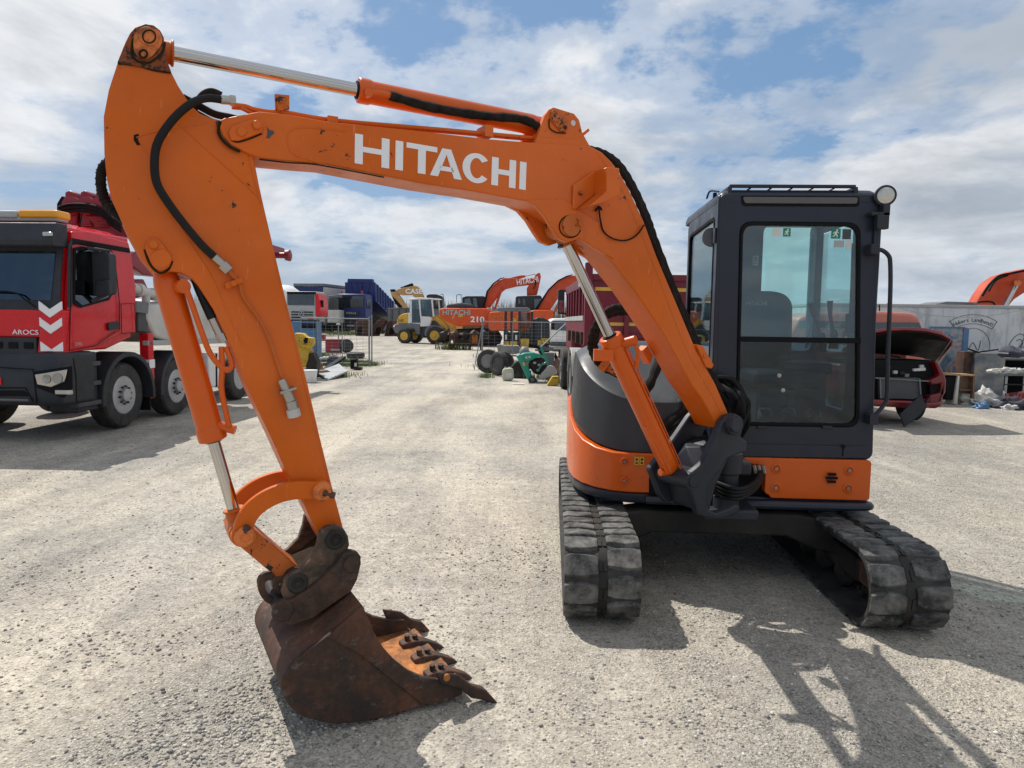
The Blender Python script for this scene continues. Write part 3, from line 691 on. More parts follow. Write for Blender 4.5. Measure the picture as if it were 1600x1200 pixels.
c = BF(*bp(1110, 700, .14), 0); mb.build('bracket_web', 'cast_grey', BRK, bevel=.012)
mb = MB(); pts = [BF(*bp(x, y, .0), w) for x, y, w in [(1068, 705, .13), (1098, 688, 0), (1106, 712, -.13), (1070, 730, .0)]]
web = [BF(*bp(1094, 737, .14), .10), BF(*bp(1094, 737, .14), -.10), BF(*bp(1118, 700, .14), -.10), BF(*bp(1118, 700, .14), .10)]
top = (web[0]+web[1]+web[2]+web[3])/4+BU*.03+Vector((0, 0, .05)); mb.add(web+[top], [(0, 1, 4), (1, 2, 4), (2, 3, 4), (3, 0, 4), (3, 2, 1, 0)]); mb.build('cast_peak', 'cast_grey', BRK, bevel=.005)
mb = MB(); vx = Vector((1.265, 4.09, 0))
mb.cyl(vx+Vector((0, 0, .50)), vx+Vector((0, 0, .60)), .075); mb.cyl(vx+Vector((0, 0, .60)), vx+Vector((0, 0, .74)), .066); mb.cyl(vx+Vector((0, 0, .74)), vx+Vector((0, 0, .86)), .085)
mb.build('swing_post', 'cast_grey', BRK, bevel=.006)
# ---- rubber hoses in the swing bracket, dark hose bundle behind the boom foot
def wp(px, py, y):   # pixel at a world depth y
    d = ray(px, py); return CAMC+d*(y/d.y)
mb = MB()
for k in range(4):
    mb.tube([wp(1108, 748+k*3, 4.12), wp(1128, 757+k*6, 4.0), wp(1155, 764+k*5, 3.95), wp(1180, 752+k*4, 4.1), wp(1190+k*1, 732+k*4, 4.3)], .012, 8)
mb.build('swing_hose', 'black_hose', EXC)
for k in range(3): mb = MB(); mb.cyl(wp(1178+k*7, 727, 4.26), wp(1181+k*7, 739, 4.26), .012, n=8); mb.build('hose_fitting', 'bolt', EXC)
mb = MB(); r2 = random.Random(3)
for k in range(7):
    a = k*.9; j = lambda s=.03: r2.uniform(-s, s)
    P = [wp(1100+k*2, 585, 4.35), wp(1122+k*3, 598, 4.3), wp(1142+k*3, 618+k, 4.25), wp(1149+k*3, 640, 4.25), wp(1140+k*4, 668, 4.3), wp(1130+k*3, 700, 4.35)]
    P = [p+Vector((j(), j(.05), j(.02))) for p in P]
    mb.tube(P, .018, 8)
mb.build('hose_bundle', 'black_hose', EXC)
mb = MB()
for k in range(3):
    P = [BF(*bp(x+k*3, y, -.05-.03*k), -.05-.03*k) for x, y in [(905, 230), (935, 237), (962, 256), (985, 292), (1006, 338), (1020, 378), (1050, 455), (1080, 525), (1106, 585), (1125, 610)]]
    mb.tube(P, lambda t: .014+.002*math.sin(t*160), 8, 8)
mb.build('sleeved_hose', 'sleeve', EXC)
mb = MB()
for k in range(2):
    mb.tube([wp(1000, 482+k*7, 4.35), wp(965, 480+k*8, 4.2), wp(943, 491+k*6, 4.15), wp(928+k*5, 515, 4.2), wp(923+k*6, 540, 4.3), wp(931+k*5, 562, 4.4), wp(948+k*3, 578, 4.45), wp(985, 590+k*4, 4.6)], lambda t: .021+.003*math.sin(t*120), 10, 8)
mb.tube([wp(1030, 560, 4.5), wp(1020, 590, 4.4), wp(1008, 615, 4.35), wp(1002, 650, 4.4)], lambda t: .03+.004*math.sin(t*90), 10)
mb.tube([wp(1070, 640, 4.45), wp(1045, 660, 4.4), wp(1020, 682, 4.45), wp(1000, 690, 4.6)], lambda t: .026+.003*math.sin(t*100), 10)
mb.tube([wp(1070, 660, 4.45), wp(1045, 680, 4.4), wp(1020, 700, 4.45)], lambda t: .026+.003*math.sin(t*100), 10)
mb.build('sleeved_hose', 'sleeve', EXC)
mb = MB(); mb.bar(wp(940, 578, 4.40), wp(953, 560, 4.38), .06, .05); mb.tube([wp(945, 572, 4.42), wp(960, 582, 4.4), wp(985, 590, 4.5)], .018, 8); mb.build('hose_clamp', 'orange_worn', EXC, bevel=.004)

# ---- tracks
def track_loop():
    ry, r = 1.27, .188; rb_ = .98; cz = .226; pts = []
    n = 16
    for k in range(n+1):   # front roll (towards -y): from bottom to top
        a = R(-90-180*k/n); pts.append((-ry+r*math.cos(a), cz+r*math.sin(a)))
    for k in range(1, 12):
        t = k/12; pts.append((-ry+(ry+rb_)*t, cz+r-.018*math.sin(math.pi*t)))
    for k in range(n+1):
        a = R(90-180*k/n); pts.append((rb_+r*math.cos(a), cz+r*math.sin(a)))
    for k in range(1, 12):
        t = k/12; pts.append((rb_-(ry+rb_)*t, cz-r))
    return pts
TL = track_loop()
def resample(pts, n):
    P = [Vector(p) for p in pts]; P.append(P[0]); d = [0]
    for i in range(len(P)-1): d.append(d[-1]+(P[i+1]-P[i]).length)
    out = []; i = 0
    for k in range(n):
        s = d[-1]*k/n
        while d[i+1] < s: i += 1
        t = (s-d[i])/(d[i+1]-d[i]); p = P[i]*(1-t)+P[i+1]*t; tg = (P[i+1]-P[i]).normalized(); out.append((p, Vector((tg.y, -tg.x)) if False else Vector((-tg.y, tg.x))))
    return out, d[-1]
def make_track(xc, side):
    f = lambda x, p: E.w(xc+x, p.x, p.y)
    base, LEN = resample(TL, 168)
    
    # outward normals
    B2 = []
    for i, (p, n_) in enumerate(base):
        a = base[i-1][0]; b = base[(i+1) % len(base)][0]; t = (b-a).normalized(); n_ = Vector((t.y, -t.x))
        c_ = Vector((max(-1.27, min(.98, p.x)), .226))
        if n_.dot(p-c_) < 0: n_ = -n_
        B2.append((p, n_, t))
    mb = MB()
    loops = []
    for p, n_, t in B2:
        loops.append([f(-.2, p+n_*.010), f(-.03, p+n_*.012), f(.03, p+n_*.012), f(.2, p+n_*.010), f(.2, p-n_*.014), f(-.2, p-n_*.014)])
    loops.append(loops[0]); mb.loft(loops, (False, False))
    BB_ = mb; mb = MB(); rr2 = random.Random(11+side)
    nl = 42
    for k in range(nl):
        i = (k*168/nl)
        for sgn in (-1, 1):
            ii = (i + (1.05 if sgn > 0 else 0)) % 168
            i0 = int(ii) % 168; fr_ = ii-int(ii)
            pA, nA, tA = B2[i0]; pB, nB, tB = B2[(i0+1) % 168]
            p = pA.lerp(pB, fr_); n_ = nA.lerp(nB, fr_).normalized(); t = Vector((-n_.y, n_.x))
            if t.dot(tA) < 0: t = -t
            def P(x, along_, h):
                # follow the loop curvature
                j = (ii+along_/(LEN/168)) % 168; j0 = int(j); g = j-j0
                q, m_, _ = B2[j0]; q2, m2, _ = B2[(j0+1) % 168]
                return f(x, q.lerp(q2, g)+m_.lerp(m2, g).normalized()*h)
            xs = [(.024, .040, .9), (.06, .050, 1), (.12, .056, 1), (.170, .055, 1), (.200, .046, .9)]
            wj = [rr2.uniform(-.0035, .0035) for _ in xs]; sk = .018
            bl, tl_ = [], []
            LP = []
            for q, (xx, hl, hh) in enumerate(xs):
                X = sgn*xx; h = .033*hh + wj[q]*.8; o_ = sk*(1-xx/.2)*0 + wj[q]
                a = hl
                LP.append([P(X, -a*1.10+o_, .008), P(X, -a*.88+o_, h), P(X, a*.88+o_, h), P(X, a*1.10+o_, .008)])
            mb.loft(LP)
    # raised shoulders beside the guide slots
    T_ = BB_.build('crawler_track', 'tyre', EXC, bevel=0.0, ang=28); mb.build('tread_lugs', 'track_rubber', T_, bevel=.003, seg=1, smooth=False)
    return T_, B2, f
def track(xc, side):
    T_, B2, f = make_track(xc, side)
    mb = MB()   # steel guide lugs seen in the middle slot and inside
    for k in range(42):
        p, n_, t = B2[(k*4) % 168]
        def q(x, a, h): return f(x, p+t*a+n_*h)
        for xx in (-.013, .013):
            mb.loft([[q(xx-.009, -.028, -.045), q(xx+.009, -.028, -.045), q(xx+.009, -.028, .020), q(xx-.009, -.028, .020)], [q(xx-.009, .028, -.045), q(xx+.009, .028, -.045), q(xx+.009, .028, .020), q(xx-.009, .028, .020)]])
    lp = [[f(-.022, p+n_*.0125), f(.022, p+n_*.0125), f(.022, p+n_*.0145), f(-.022, p+n_*.0145)] for p, n_, t in B2]; lp.append(lp[0]); mb.loft(lp, (False, False)); mb.build('track_links', 'frame_dark', T_)
    mb = MB()
    # frame beam
    mb.loft([[E.w(xc+x, y, z) for x, z in ((-.07, .13), (.07, .13), (.09, .20), (.06, .32), (-.06, .32), (-.09, .20))] for y in (-.95, .80)])
    mb.box(-.1, .1, -1.06, -.70, .16, .30, T=E.M @ Matrix.Translation((xc, 0, 0)))
    TF = mb.build('track_frame', 'frame_dark', T_, bevel=.012)
    mb = MB(); c = E.w(xc, -1.255, .226); ax = E.a
    mb.turn([(.04, -.085), (.075, -.085), (.085, -.06), (.13, -.055), (.165, -.05), (.165, .05), (.13, .055), (.085, .06), (.075, .085), (.04, .085)], c, ax, 36)
    mb.box(-.088, .088, -1.27, -.98, .17, .29, T=E.M @ Matrix.Translation((xc, 0, 0)))
    mb.build('idler_wheel', 'idler', T_, bevel=.004)
    mb = MB(); c = E.w(xc, .965, .226); mb.turn([(.165, -.03), (.165, .03)], c, ax, 24); mb.turn([(.11, -.09), (.13, .09)], c, ax, 24); mb.build('drive_sprocket', 'frame_dark', T_, bevel=.004)
    for y in (-.8, -.5, -.2, .1, .4, .65):
        mb = MB(); mb.turn([(.05, -.1), (.075, -.09), (.075, -.04), (.055, -.03), (.055, .03), (.075, .04), (.075, .09), (.05, .1)], E.w(xc, y, .116), ax, 20); mb.build('track_roller', 'frame_dark', T_)
    for y in (-.25, .35):
        mb = MB(); mb.cyl(E.w(xc-.07, y, .345), E.w(xc+.07, y, .345), .035); mb.build('carrier_roller', 'frame_dark', T_)
track(-.765, 0); track(.79, 1)
# ---- undercarriage centre
mb = MB(); X = E.M
mb.box(-.38, .40, -.50, .50, .28, .43, T=X)
prof = [(-.70, .40), (-.45, .44), (.48, .44), (.72, .40), (.72, .20), (.60, .22), (.42, .30), (-.40, .30), (-.58, .22), (-.70, .20)]
for y0, y1 in ((-.68, -.46), (.30, .52)): mb.prism(prof, y0, y1, lambda a, b, w: E.w(a, w, b))
mb.cyl(E.w(0, 0, .42), E.w(0, 0, .52), .36, n=36)
UC = mb.build('undercarriage', 'frame_dark', EXC, bevel=.012)

# ---- upper structure
def outline(sc_=1.0, ins=0.0):
    o = [(-.40, -.645), (-.55, -.635), (-.66, -.60), (-.76, -.52), (-.84, -.40), (-.89, -.25), (-.915, -.05), (-.92, .2), (-.92, .55), (-.86, .85), (-.70, 1.08), (-.45, 1.2), (0, 1.26), (.45, 1.2), (.70, 1.08), (.86, .85), (.92, .55), (.92, .2), (.92, -.05), (.92, -.645), (.5, -.645), (0, -.645)]
    out = []
    for i, (x, y) in enumerate(o):
        l = math.hypot(x, y-.3); out.append((x*(1-ins/abs(max(.3, l))), .3+(y-.3)*(1-ins/max(.3, l))))
    return out
OL = outline()
mb = MB(); mb.loft([[E.w(x*.985, y*.985, .47) for x, y in OL], [E.w(x*.995, y*.995, .49) for x, y in OL], [E.w(x*.995, y*.995, .535) for x, y in OL]]); mb.build('turntable_frame', 'cab_grey', EXC, bevel=.01)
# orange skirt: left corner + counterweight (sloped top), front right panel
def ztop(x, y):
    if y > .1: return 1.02
    return .79+.21*max(0, min(1, (y+.60)/.75))**1.2
ol = [p for p in OL[:16]]; ol = [(-.235, -.645)]+ol
loopb = [E.w(x, y, .54) for x, y in ol]; loopt = [E.w(x, y, ztop(x, y)) for x, y in ol]
inb = [E.w(x*.93, .3+(y-.3)*.93, .54) for x, y in ol]; int_ = [E.w(x*.93, .3+(y-.3)*.93, ztop(x, y)) for x, y in ol]
mb = MB(); n = len(ol)
mb.loft([[loopb[i], loopt[i], int_[i], inb[i]] for i in range(n)]); SK = mb.build('counterweight', 'orange_clean', EXC, bevel=.008, ang=50)
# dark recess in the skirt near the bracket
mb = MB(); f = lambda a, b, w: E.w(a, -.645+w, b)
pp = lambda L, yl: [E.py(x, y, yl) for x, y in L]
mb.prism(quadr(pp([(1014, 778), (1014, 745), (1022, 738), (1085, 738), (1085, 778)], -.645), .02), -.004, .01, f); mb.build('recess', 'black', SK)
for (x, y) in ((976, 721), (975, 751)):
    a, b = E.py(x, y, -.645)
    mb = MB(); mb.turn([(.026, 0), (.026, .006), (.016, .008), (.012, .003)], E.w(a, -.640, b), -E.b, 18); mb.build('bolt_seat', 'orange_clean', SK)
    mb = MB(); mb.cyl(E.w(a, -.640, b), E.w(a, -.652, b), .010, n=6); mb.build('bolt', 'bolt', SK)
for (x, y) in ((995, 720), (1003, 720)):
    a, b = E.py(x-.2, y, -.645)
    mb = MB(); mb.box(a-.014, a+.014, -.6485, -.646, b-.026, b+.026, T=E.M); st = mb.build('safety_sticker', 'yellow', SK)
    mb = MB(); mb.box(a-.007, a+.007, -.6495, -.6488, b-.018, b-.008, T=E.M); mb.box(a-.006, a+.006, -.6495, -.6488, b+.002, b+.016, T=E.M); mb.build('sticker_print', 'black', st)
# front right orange panel
mb = MB(); q = pp([(1170, 716), (1361, 719), (1357, 782), (1204, 778)], -.66)
x1 = .915; xn = E.py(1195, 750, -.66)[0]; xn2 = E.py(1203, 775, -.66)[0]
panel = quadr([(.10, .785), (x1, .785), (x1, .535), (xn2, .535), (xn2-.005, .555), (xn, .565), (xn, .72), (xn-.02, .742), (.10, .745)], .02, 3)
mb.prism(panel, -.02, .12, f); FP = mb.build('front_panel', 'orange_clean', EXC, bevel=.010)
mb = MB(); mb.box(x1-.03, x1+.005, -.53, .9, .535, .785, T=E.M); mb.build('side_panel', 'orange_clean', FP, bevel=.008)
for x, y in ((1213, 732), (1212, 762), (1327, 735), (1325, 763)):
    a, b = E.py(x, y, -.665)
    mb = MB(); mb.turn([(.032, -.002), (.032, .006), (.022, .008), (.015, .000)], E.w(a, -.664, b), -E.b, 20); mb.build('bolt_seat', 'orange_clean', FP)
    mb = MB(); mb.cyl(E.w(a, -.66, b), E.w(a, -.674, b), .012, n=6); mb.build('bolt', 'bolt', FP)
a, b = E.py(1298, 746, -.665); m2 = MB()
for k in (-1, 0, 1):
    m2.box(a-.036+.010*abs(k), a+.036-.010*abs(k), -.6835, -.6812, b+k*.023-.0085, b+k*.023+.0085, T=E.M)
m2.build('vent', 'black', FP)
# dark back wall under the cab where hoses enter
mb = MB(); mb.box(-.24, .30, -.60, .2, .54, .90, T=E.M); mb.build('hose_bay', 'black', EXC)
mb = MB(); mb.box(-.16, .16, -.98, -.62, .47, .535, T=E.M); mb.box(-.10, .13, -.90, -.62, .72, .80, T=E.M); mb.build('frame_nose', 'cast_grey', EXC, bevel=.015)
mb = MB(); mb.tube([E.w(-.45, -.675, .505), E.w(0, -.70, .505), E.w(.5, -.70, .500), E.w(.88, -.68, .500), E.w(.915, -.62, .500)], .026, 10); mb.build('bumper_rail', 'cab_grey', EXC)

# ---- engine hood, rounded, with slanted top
def hood_loops():
    o = [(-.13, -.60), (-.30, -.615), (-.45, -.612), (-.56, -.595), (-.66, -.55), (-.75, -.46), (-.82, -.34), (-.87, -.2), (-.895, -.05), (-.90, .15), (-.90, .5), (-.84, .8), (-.68, 1.0), (-.3, 1.1), (-.13, 1.1)]
    z0 = [ztop(x, y)+.004 for x, y in o]
    zc = []
    for x, y in o:
        t = max(0, min(1, (y+.61)/.62)); s = max(0, min(1, (-x-.13)/.5))
        zc.append(1.11+.27*t**.9)
    L0 = [E.w(x, y, z) for (x, y), z in zip(o, z0)]
    La = [E.w(x*.985, y*.985, z*.5+zz*.5) for (x, y), z, zz in zip(o, z0, zc)]
    L1 = [E.w(-.13+(x+.13)*.96, .25+(y-.25)*.965, z) for (x, y), z in zip(o, zc)]
    L2 = [E.w(-.13+(x+.13)*.90, .25+(y-.25)*.90, z+.030) for (x, y), z in zip(o, zc)]
    L3 = [E.w(-.13+(x+.13)*.76, .25+(y-.25)*.58, min(1.45, z+.12)+.01) for (x, y), z in zip(o, zc)]
    L4 = [E.w(-.13+(x+.13)*.5, .3+(y-.3)*.2, 1.47) for (x, y), z in zip(o, zc)]
    return [L0, La, L1, L2, L3, L4]
mb = MB(); mb.loft(hood_loops(), (False, True)); HD = mb.build('engine_hood', 'hood_grey', EXC, bevel=0.0, ang=22)
me_ = HD.data; ca = me_.attributes.new('crease_edge', 'FLOAT', 'EDGE')
ring_ = range(2*15, 3*15); ring0 = range(0, 15)
for e_ in me_.edges:
    if all(v in ring_ for v in e_.vertices): ca.data[e_.index].value = .75
    elif all(v in ring0 for v in e_.vertices): ca.data[e_.index].value = 1
s_ = HD.modifiers.new('sub', 'SUBSURF'); s_.levels = 2; s_.render_levels = 2
mb = MB(); mb.box(-.80, .80, .35, 1.02, 1.0, 1.16, T=E.M); mb.build('rear_cover', 'hood_grey', EXC, bevel=.05, seg=4)

# ---- cab
CY = -.63
fF = lambda a, b, w: E.w(a, CY+w, b)
x0, x1c = -.062, .90
def P1(x, y): return E.py(x, y, CY)
CAB = None
hole = [P1(1157, 347), P1(1344, 349), P1(1342, 667), P1(1150, 664)][::-1]
hole = [P1(1150, 664), P1(1342, 667), P1(1344, 349), P1(1157, 347)]
outer = [P1(1118, 716), P1(1364, 719), P1(1374, 303), P1(1124, 302)]
mb = MB(); mb.ring(quadr(outer, .055, 6), quadr(hole, .075, 6), 0, .07, fF); CAB = mb.build('cab', 'cab_grey', EXC, bevel=.010, seg=3)
# rubber seal around the front glass
h2 = quadr(hole, .075, 6); cx_ = sum(p[0] for p in h2)/len(h2); cz_ = sum(p[1] for p in h2)/len(h2)
h_in = [(cx_+(a-cx_)*.955, cz_+(b-cz_)*.972) for a, b in h2]
mb = MB(); mb.ring([(cx_+(a-cx_)*1.0, cz_+(b-cz_)*1.0) for a, b in h2], h_in, -.006, .03, fF); mb.build('window_seal', 'black', CAB, bevel=.003)
dvl = P1(1152, 529)[1]; dvr = P1(1342, 533)[1]; xa, xb = h_in[12][0], 0
hx0 = min(p[0] for p in h_in); hx1 = max(p[0] for p in h_in); hz0 = min(p[1] for p in h_in); hz1 = max(p[1] for p in h_in)
zd = (dvl+dvr)/2
mb = MB(); mb.box(hx0-.002, hx1+.002, CY-.010, CY+.035, zd-.016, zd+.016, T=E.M); mb.build('window_divider', 'black', CAB, bevel=.003)
mb = MB(); mb.box(hx0-.002, hx1+.002, CY+.010, CY+.015, zd+.0165, hz1+.002, T=E.M); FG = mb.build('upper_windscreen', 'glass_cab', CAB)
mb = MB(); mb.box(hx0-.002, hx1+.002, CY+.010, CY+.015, hz0-.002, zd-.0165, T=E.M); FL_ = mb.build('lower_windscreen', 'glass_low', CAB)
for x, y in ((1218, 587), (1224, 610)):
    a, b = P1(x, y); mb = MB(); mb.turn([(.013, 0), (.013, .006), (.006, .009)], E.w(a, CY+.010, b), -E.b, 14); mb.build('glass_catch', 'steel', FL_)
for x in (1190, 1292):
    a, b = P1(x, 668); mb = MB(); mb.box(a-.03, a+.03, CY-.012, CY, b-.008, b+.012, T=E.M); mb.build('hinge', 'black_plastic', CAB, bevel=.003)
# lower trim panels with seam, keyhole slot
mb = MB(); q = [P1(1150, 693), P1(1353, 697), P1(1352, 716), P1(1148, 713)]
mb.prism(q, -.012, 0, fF); mb.build('lower_trim', 'cab_grey', CAB, bevel=.004)
a, b = P1(1316, 701); mb = MB(); mb.cyl(E.w(a, CY-.012, b+.015), E.w(a, CY-.020, b+.015), .012); mb.box(a-.003, a+.003, CY-.016, CY-.0125, b-.045, b+.01, T=E.M); mb.build('latch', 'black', CAB)
mb = MB(); mb.box(x0, x1c, CY+.005, CY+.10, .80, .86, T=E.M); mb.build('cab_sill', 'cab_grey', CAB, bevel=.006)
# visor strip above the windscreen, bulging roof edge
q = [P1(1156, 306), P1(1343, 307), P1(1342, 323), P1(1160, 322)]
mb = MB(); mb.prism(quadr(q, .018, 4), -.004, 0.0, fF); mb.build('visor_seal', 'black', CAB)
q = [P1(1160, 308), P1(1340, 309), P1(1338, 319), P1(1163, 318)]
mb = MB(); mb.prism(quadr(q, .014, 4), -.012, -.004, fF); mb.build('visor', 'visor_grey', CAB, bevel=.003)
ztp = outer[2][1]
# side frames
fL = lambda a, b, w: E.w(x0+w, a, b)
YB = .30
holeL = [(YB-.045, 1.50), (CY+.075, 1.43), (CY+.075, 2.27), (YB-.045, 2.25)]
holeL = [(CY+.085, 1.00), (YB-.05, 1.00), (YB-.05, 2.245), (CY+.085, 2.265)]
outL = [(CY+.002, .80), (YB, .80), (YB, 2.335), (CY+.002, ztp)]
mb = MB(); mb.ring(quadr(outL, .04, 5), quadr(holeL, .05, 5), 0.0, .045, fL); mb.build('side_frame', 'cab_grey', CAB, bevel=.008)
mb = MB(); mb.ring(quadr(holeL, .05, 5), quadr([(CY+.10, 1.015), (YB-.065, 1.015), (YB-.065, 2.23), (CY+.10, 2.25)], .05, 5), -.004, .02, fL); mb.build('window_seal', 'black', CAB)
mb = MB(); mb.box(x0+.008, x0+.012, CY+.09, YB-.06, 1.46, 2.25, T=E.M); mb.build('side_window', 'glass_cab', CAB)
mb = MB(); mb.box(x0+.008, x0+.012, CY+.09, YB-.06, 1.01, 1.37, T=E.M); mb.build('side_window', 'glass_low', CAB)
mb = MB(); mb.box(x0+.002, x0+.03, CY+.085, YB-.05, 1.37, 1.46, T=E.M); mb.build('side_rail', 'grey_mid', CAB)
mb = MB(); mb.box(x0-.012, x0-.001, CY+.02, CY+.06, 2.10, 2.19, T=E.M); mb.box(x0-.010, x0-.001, CY+.02, CY+.06, 1.25, 1.33, T=E.M); mb.build('hinge', 'cab_grey', CAB, bevel=.003)
fR = lambda a, b, w: E.w(x1c-.045+w+.01, a, b)
holeR = [(-.32, 1.05), (YB-.03+.15, 1.05), (YB-.03+.15, 2.27), (-.32, 2.275)]
outR = [(CY+.002, .80), (YB+.15, .80), (YB+.15, 2.335), (CY+.002, ztp)]
mb = MB(); mb.ring(quadr(outR, .04, 5), quadr(holeR, .05, 5), 0.0, .045, fR); mb.build('door_frame', 'cab_grey', CAB, bevel=.008)
mb = MB(); mb.box(x1c-.01, x1c-.006, CY+.08, YB+.11, 1.045, 2.26, T=E.M); mb.build('door_window', 'glass_cab', CAB)
# rear wall with window
fB = lambda a, b, w: E.w(a, YB-.04+w, b)
ha, hb_ = E.py(1194, 352, YB-.04); hc, hd = x1c-.05, 0; _, he = E.py(1260, 548, YB-.04)
outB = [(x0, .80), (x1c, .80), (x1c, 2.335), (x0, 2.335)]
holeB = [(ha, he), (hc, he), (hc, hb_), (ha, hb_)]
mb = MB(); mb.ring(quadr(outB, .04, 5), quadr(holeB, .06, 5), 0, .06, fB); mb.build('rear_frame', 'cab_grey', CAB, bevel=.008)
mb = MB(); mb.box(ha-.01, hc+.01, YB-.01, YB-.005, he-.01, hb_+.01, T=E.M); mb.build('rear_window', 'glass_cab', CAB)
a, b = E.py(1181, 407, YB-.05); mb = MB(); mb.box(a-.02, a+.02, YB-.046, YB-.042, b-.035, b+.035, T=E.M); pl_ = mb.build('rating_plate', 'paper', CAB)
mb = MB()
for k in range(5): mb.box(a-.014, a+.012, YB-.0475, YB-.0465, b-.026+k*.012, b-.021+k*.012, T=E.M)
mb.build('print', 'black', pl_)
# roof
mb = MB()
rl = lambda ix, iy, z: [E.w(a, b, z) for a, b in quadr([(x0+ix, CY+iy), (x1c+.006-ix, CY+iy), (x1c+.006-ix, YB+.16-iy), (x0+ix, YB+.16-iy)], .06, 4)]
mb.loft([rl(-.002, -.0, 2.335), rl(-.004, -.004, 2.36), rl(.008, .008, 2.395), rl(.04, .04, 2.42)]); mb.build('roof', 'cab_grey', CAB, bevel=.006)
# guard rack on the roof
mb = MB(); za, zb = 2.425, 2.437
a0, a1 = P1(1142, 290)[0], P1(1340, 290)[0]
for xx in (a0, a1): mb.box(xx-.012, xx+.012, CY+.02, YB+.06, za-.02, zb, T=E.M); mb.box(xx-.012, xx+.012, CY+.015, CY+.05, 2.38, za, T=E.M)
for yy in (CY+.02, YB+.02): mb.box(a0, a1, yy, yy+.03, zb-.005, zb+.012, T=E.M)
for k in range(1, 6): xx = a0+(a1-a0)*k/6; mb.box(xx-.008, xx+.008, CY+.04, YB+.03, za+.002, zb-.006, T=E.M)
for k in range(1, 8): yy = CY+.02+(YB-CY)*k/8; mb.box(a0, a1, yy, yy+.07, za-.012, za-.002, T=E.M)
mb.build('roof_guard', 'cast_grey', CAB, bevel=.003)
# exit stickers (running man) and small labels on the glass
def sticker(px, py, w_, h_, mat, yl, man=False, par=None):
    a, b = E.py(px, py, yl); m_ = MB(); m_.box(a-w_/2, a+w_/2, yl-.001, yl, b-h_/2, b+h_/2, T=E.M); s2 = m_.build('sticker', mat, par)
    if man:
        m_ = MB(); y_ = yl-.002; k = h_
        m_.cyl(E.w(a+.10*k, y_, b+.32*k), E.w(a+.10*k, y_-.001, b+.32*k), .09*k, n=10)
        for (p, q, t_) in (((.06, .22), (-.04, -.05), .15), ((.06, .2), (.26, .06), .07), ((.04, .18), (-.2, .12), .07), ((-.2, .12), (-.24, -.04), .07), ((-.03, -.05), (.14, -.16), .10), ((.14, -.16), (.10, -.38), .08), ((-.05, -.05), (-.14, -.24), .10), ((-.14, -.24), (-.32, -.26), .08)):
            m_.bar(E.w(a+p[0]*k, y_, b+p[1]*k), E.w(a+q[0]*k, y_, b+q[1]*k), t_*k, .001, up=tuple(E.b))
        m_.build('running_figure', 'white_mark', s2)
    return s2
sticker(1229.5, 363, .045, .05, 'sign_green', CY+.008, True, FG); sticker(1306, 365, .055, .06, 'sign_green', CY+.008, True, FG)
sticker(1214, 363, .05, .046, 'paper', CY+.008, False, FG)
s3 = sticker(1323, 366, .05, .06, 'grey_panel', CY+.008, False, FG); s3 = sticker(1311, 381, .06, .04, 'grey_light', CY+.008, False, FG); s3 = sticker(1326, 382, .03, .05, 'paper', CY+.008, False, FG)
# wiper inside right pillar
mb = MB(); mb.bar(wp(1334, 380, 4.44), wp(1330, 505, 4.44), .02, .02); mb.bar(wp(1339, 390, 4.42), wp(1336, 520, 4.42), .012, .012); mb.box(-.03, .03, -.02, .02, -.06, .06, T=Matrix.Translation(wp(1330, 505, 4.45))); mb.build('wiper', 'black', CAB, bevel=.003)
# interior
mb = MB(); mb.box(x0+.05, x1c-.05, CY+.06, YB-.05, .86, .90, T=E.M); mb.build('cab_floor', 'grey_panel', CAB)
mb = MB(); a, b = E.py(1156, 500, -.0); a2, b2 = E.py(1234, 460, -.0)
sb = [(a, .98), (a2+.03, .98), (a2+.01, b2-.06), (a2-.04, b2+.0), (a2-.12, b2+.02), (a+.06, b2+.02), (a, b2)]
mb.prism(quadr(sb, .05, 4), -.06, .06, lambda p, q, w: E.w(p, .0+w-.10*(1.4-q)*0, q)); ST = mb.build('seat_backrest', 'seat_cloth', CAB, bevel=.03, seg=4)
mb = MB(); mb.box(a-.01, a2+.10, -.46, -.02, 1.20, 1.31, T=E.M); mb.build('seat_cushion', 'seat_cloth', CAB, bevel=.04, seg=4)
mb = MB(); mb.box(a+.02, a2+.08, -.42, .05, .90, 1.20, T=E.M); mb.build('seat_base', 'grey_panel', CAB, bevel=.02)
px_, pz_ = E.py(1166, 474, -.065); px2, _ = E.py(1199, 474, -.065)
t_ = text('HITACHI', .036, E.w(px_, -.066, pz_-.012), E.a, (0, 0, 1), 'grey_light', ST, 'seat_lettering', .002, 1.0)
bbx = [v.co.x for v in t_.data.vertices]; wtx = max(bbx)-min(bbx)
mb = MB(); mb.box(.50, .72, -.42, .1, .90, 1.30, T=E.M); mb.box(.48, .80, -.30, .1, 1.28, 1.36, T=E.M); mb.box(.2, .84, YB-.15, YB-.05, .9, 1.30, T=E.M); mb.build('side_console', 'grey_panel', CAB, bevel=.02)
for pts in ([(1283, 545), (1279, 515), (1271, 492), (1266, 474)], [(1302, 540), (1300, 510), (1297, 490), (1297, 470)]):
    mb = MB(); mb.tube([wp(x, y, 4.75) for x, y in pts], lambda t: .012+.010*max(0, t-.55)*2, 8); mb.turn([(.035, 0), (.03, .03), (.034, .05), (.024, .08), (.026, .1), (.014, .13)], wp(pts[0][0], pts[0][1]+5, 4.75), (0, 0, 1), 14)
    mb.build('control_lever', 'black', CAB)
for x in (1195, 1232, 1272):
    mb = MB(); mb.bar(wp(x-9, 640, 4.6), wp(x-6, 650, 4.45), .012); mb.tube([wp(x-9, 655, 4.5), wp(x-8, 640, 4.55), wp(x+8, 640, 4.55), wp(x+10, 652, 4.5)], .007, 6, 3); mb.box(-.045, .045, -.03, .03, -.008, .008, T=Matrix.Translation(wp(x, 653, 4.6))); mb.build('travel_pedal', 'steel', CAB)
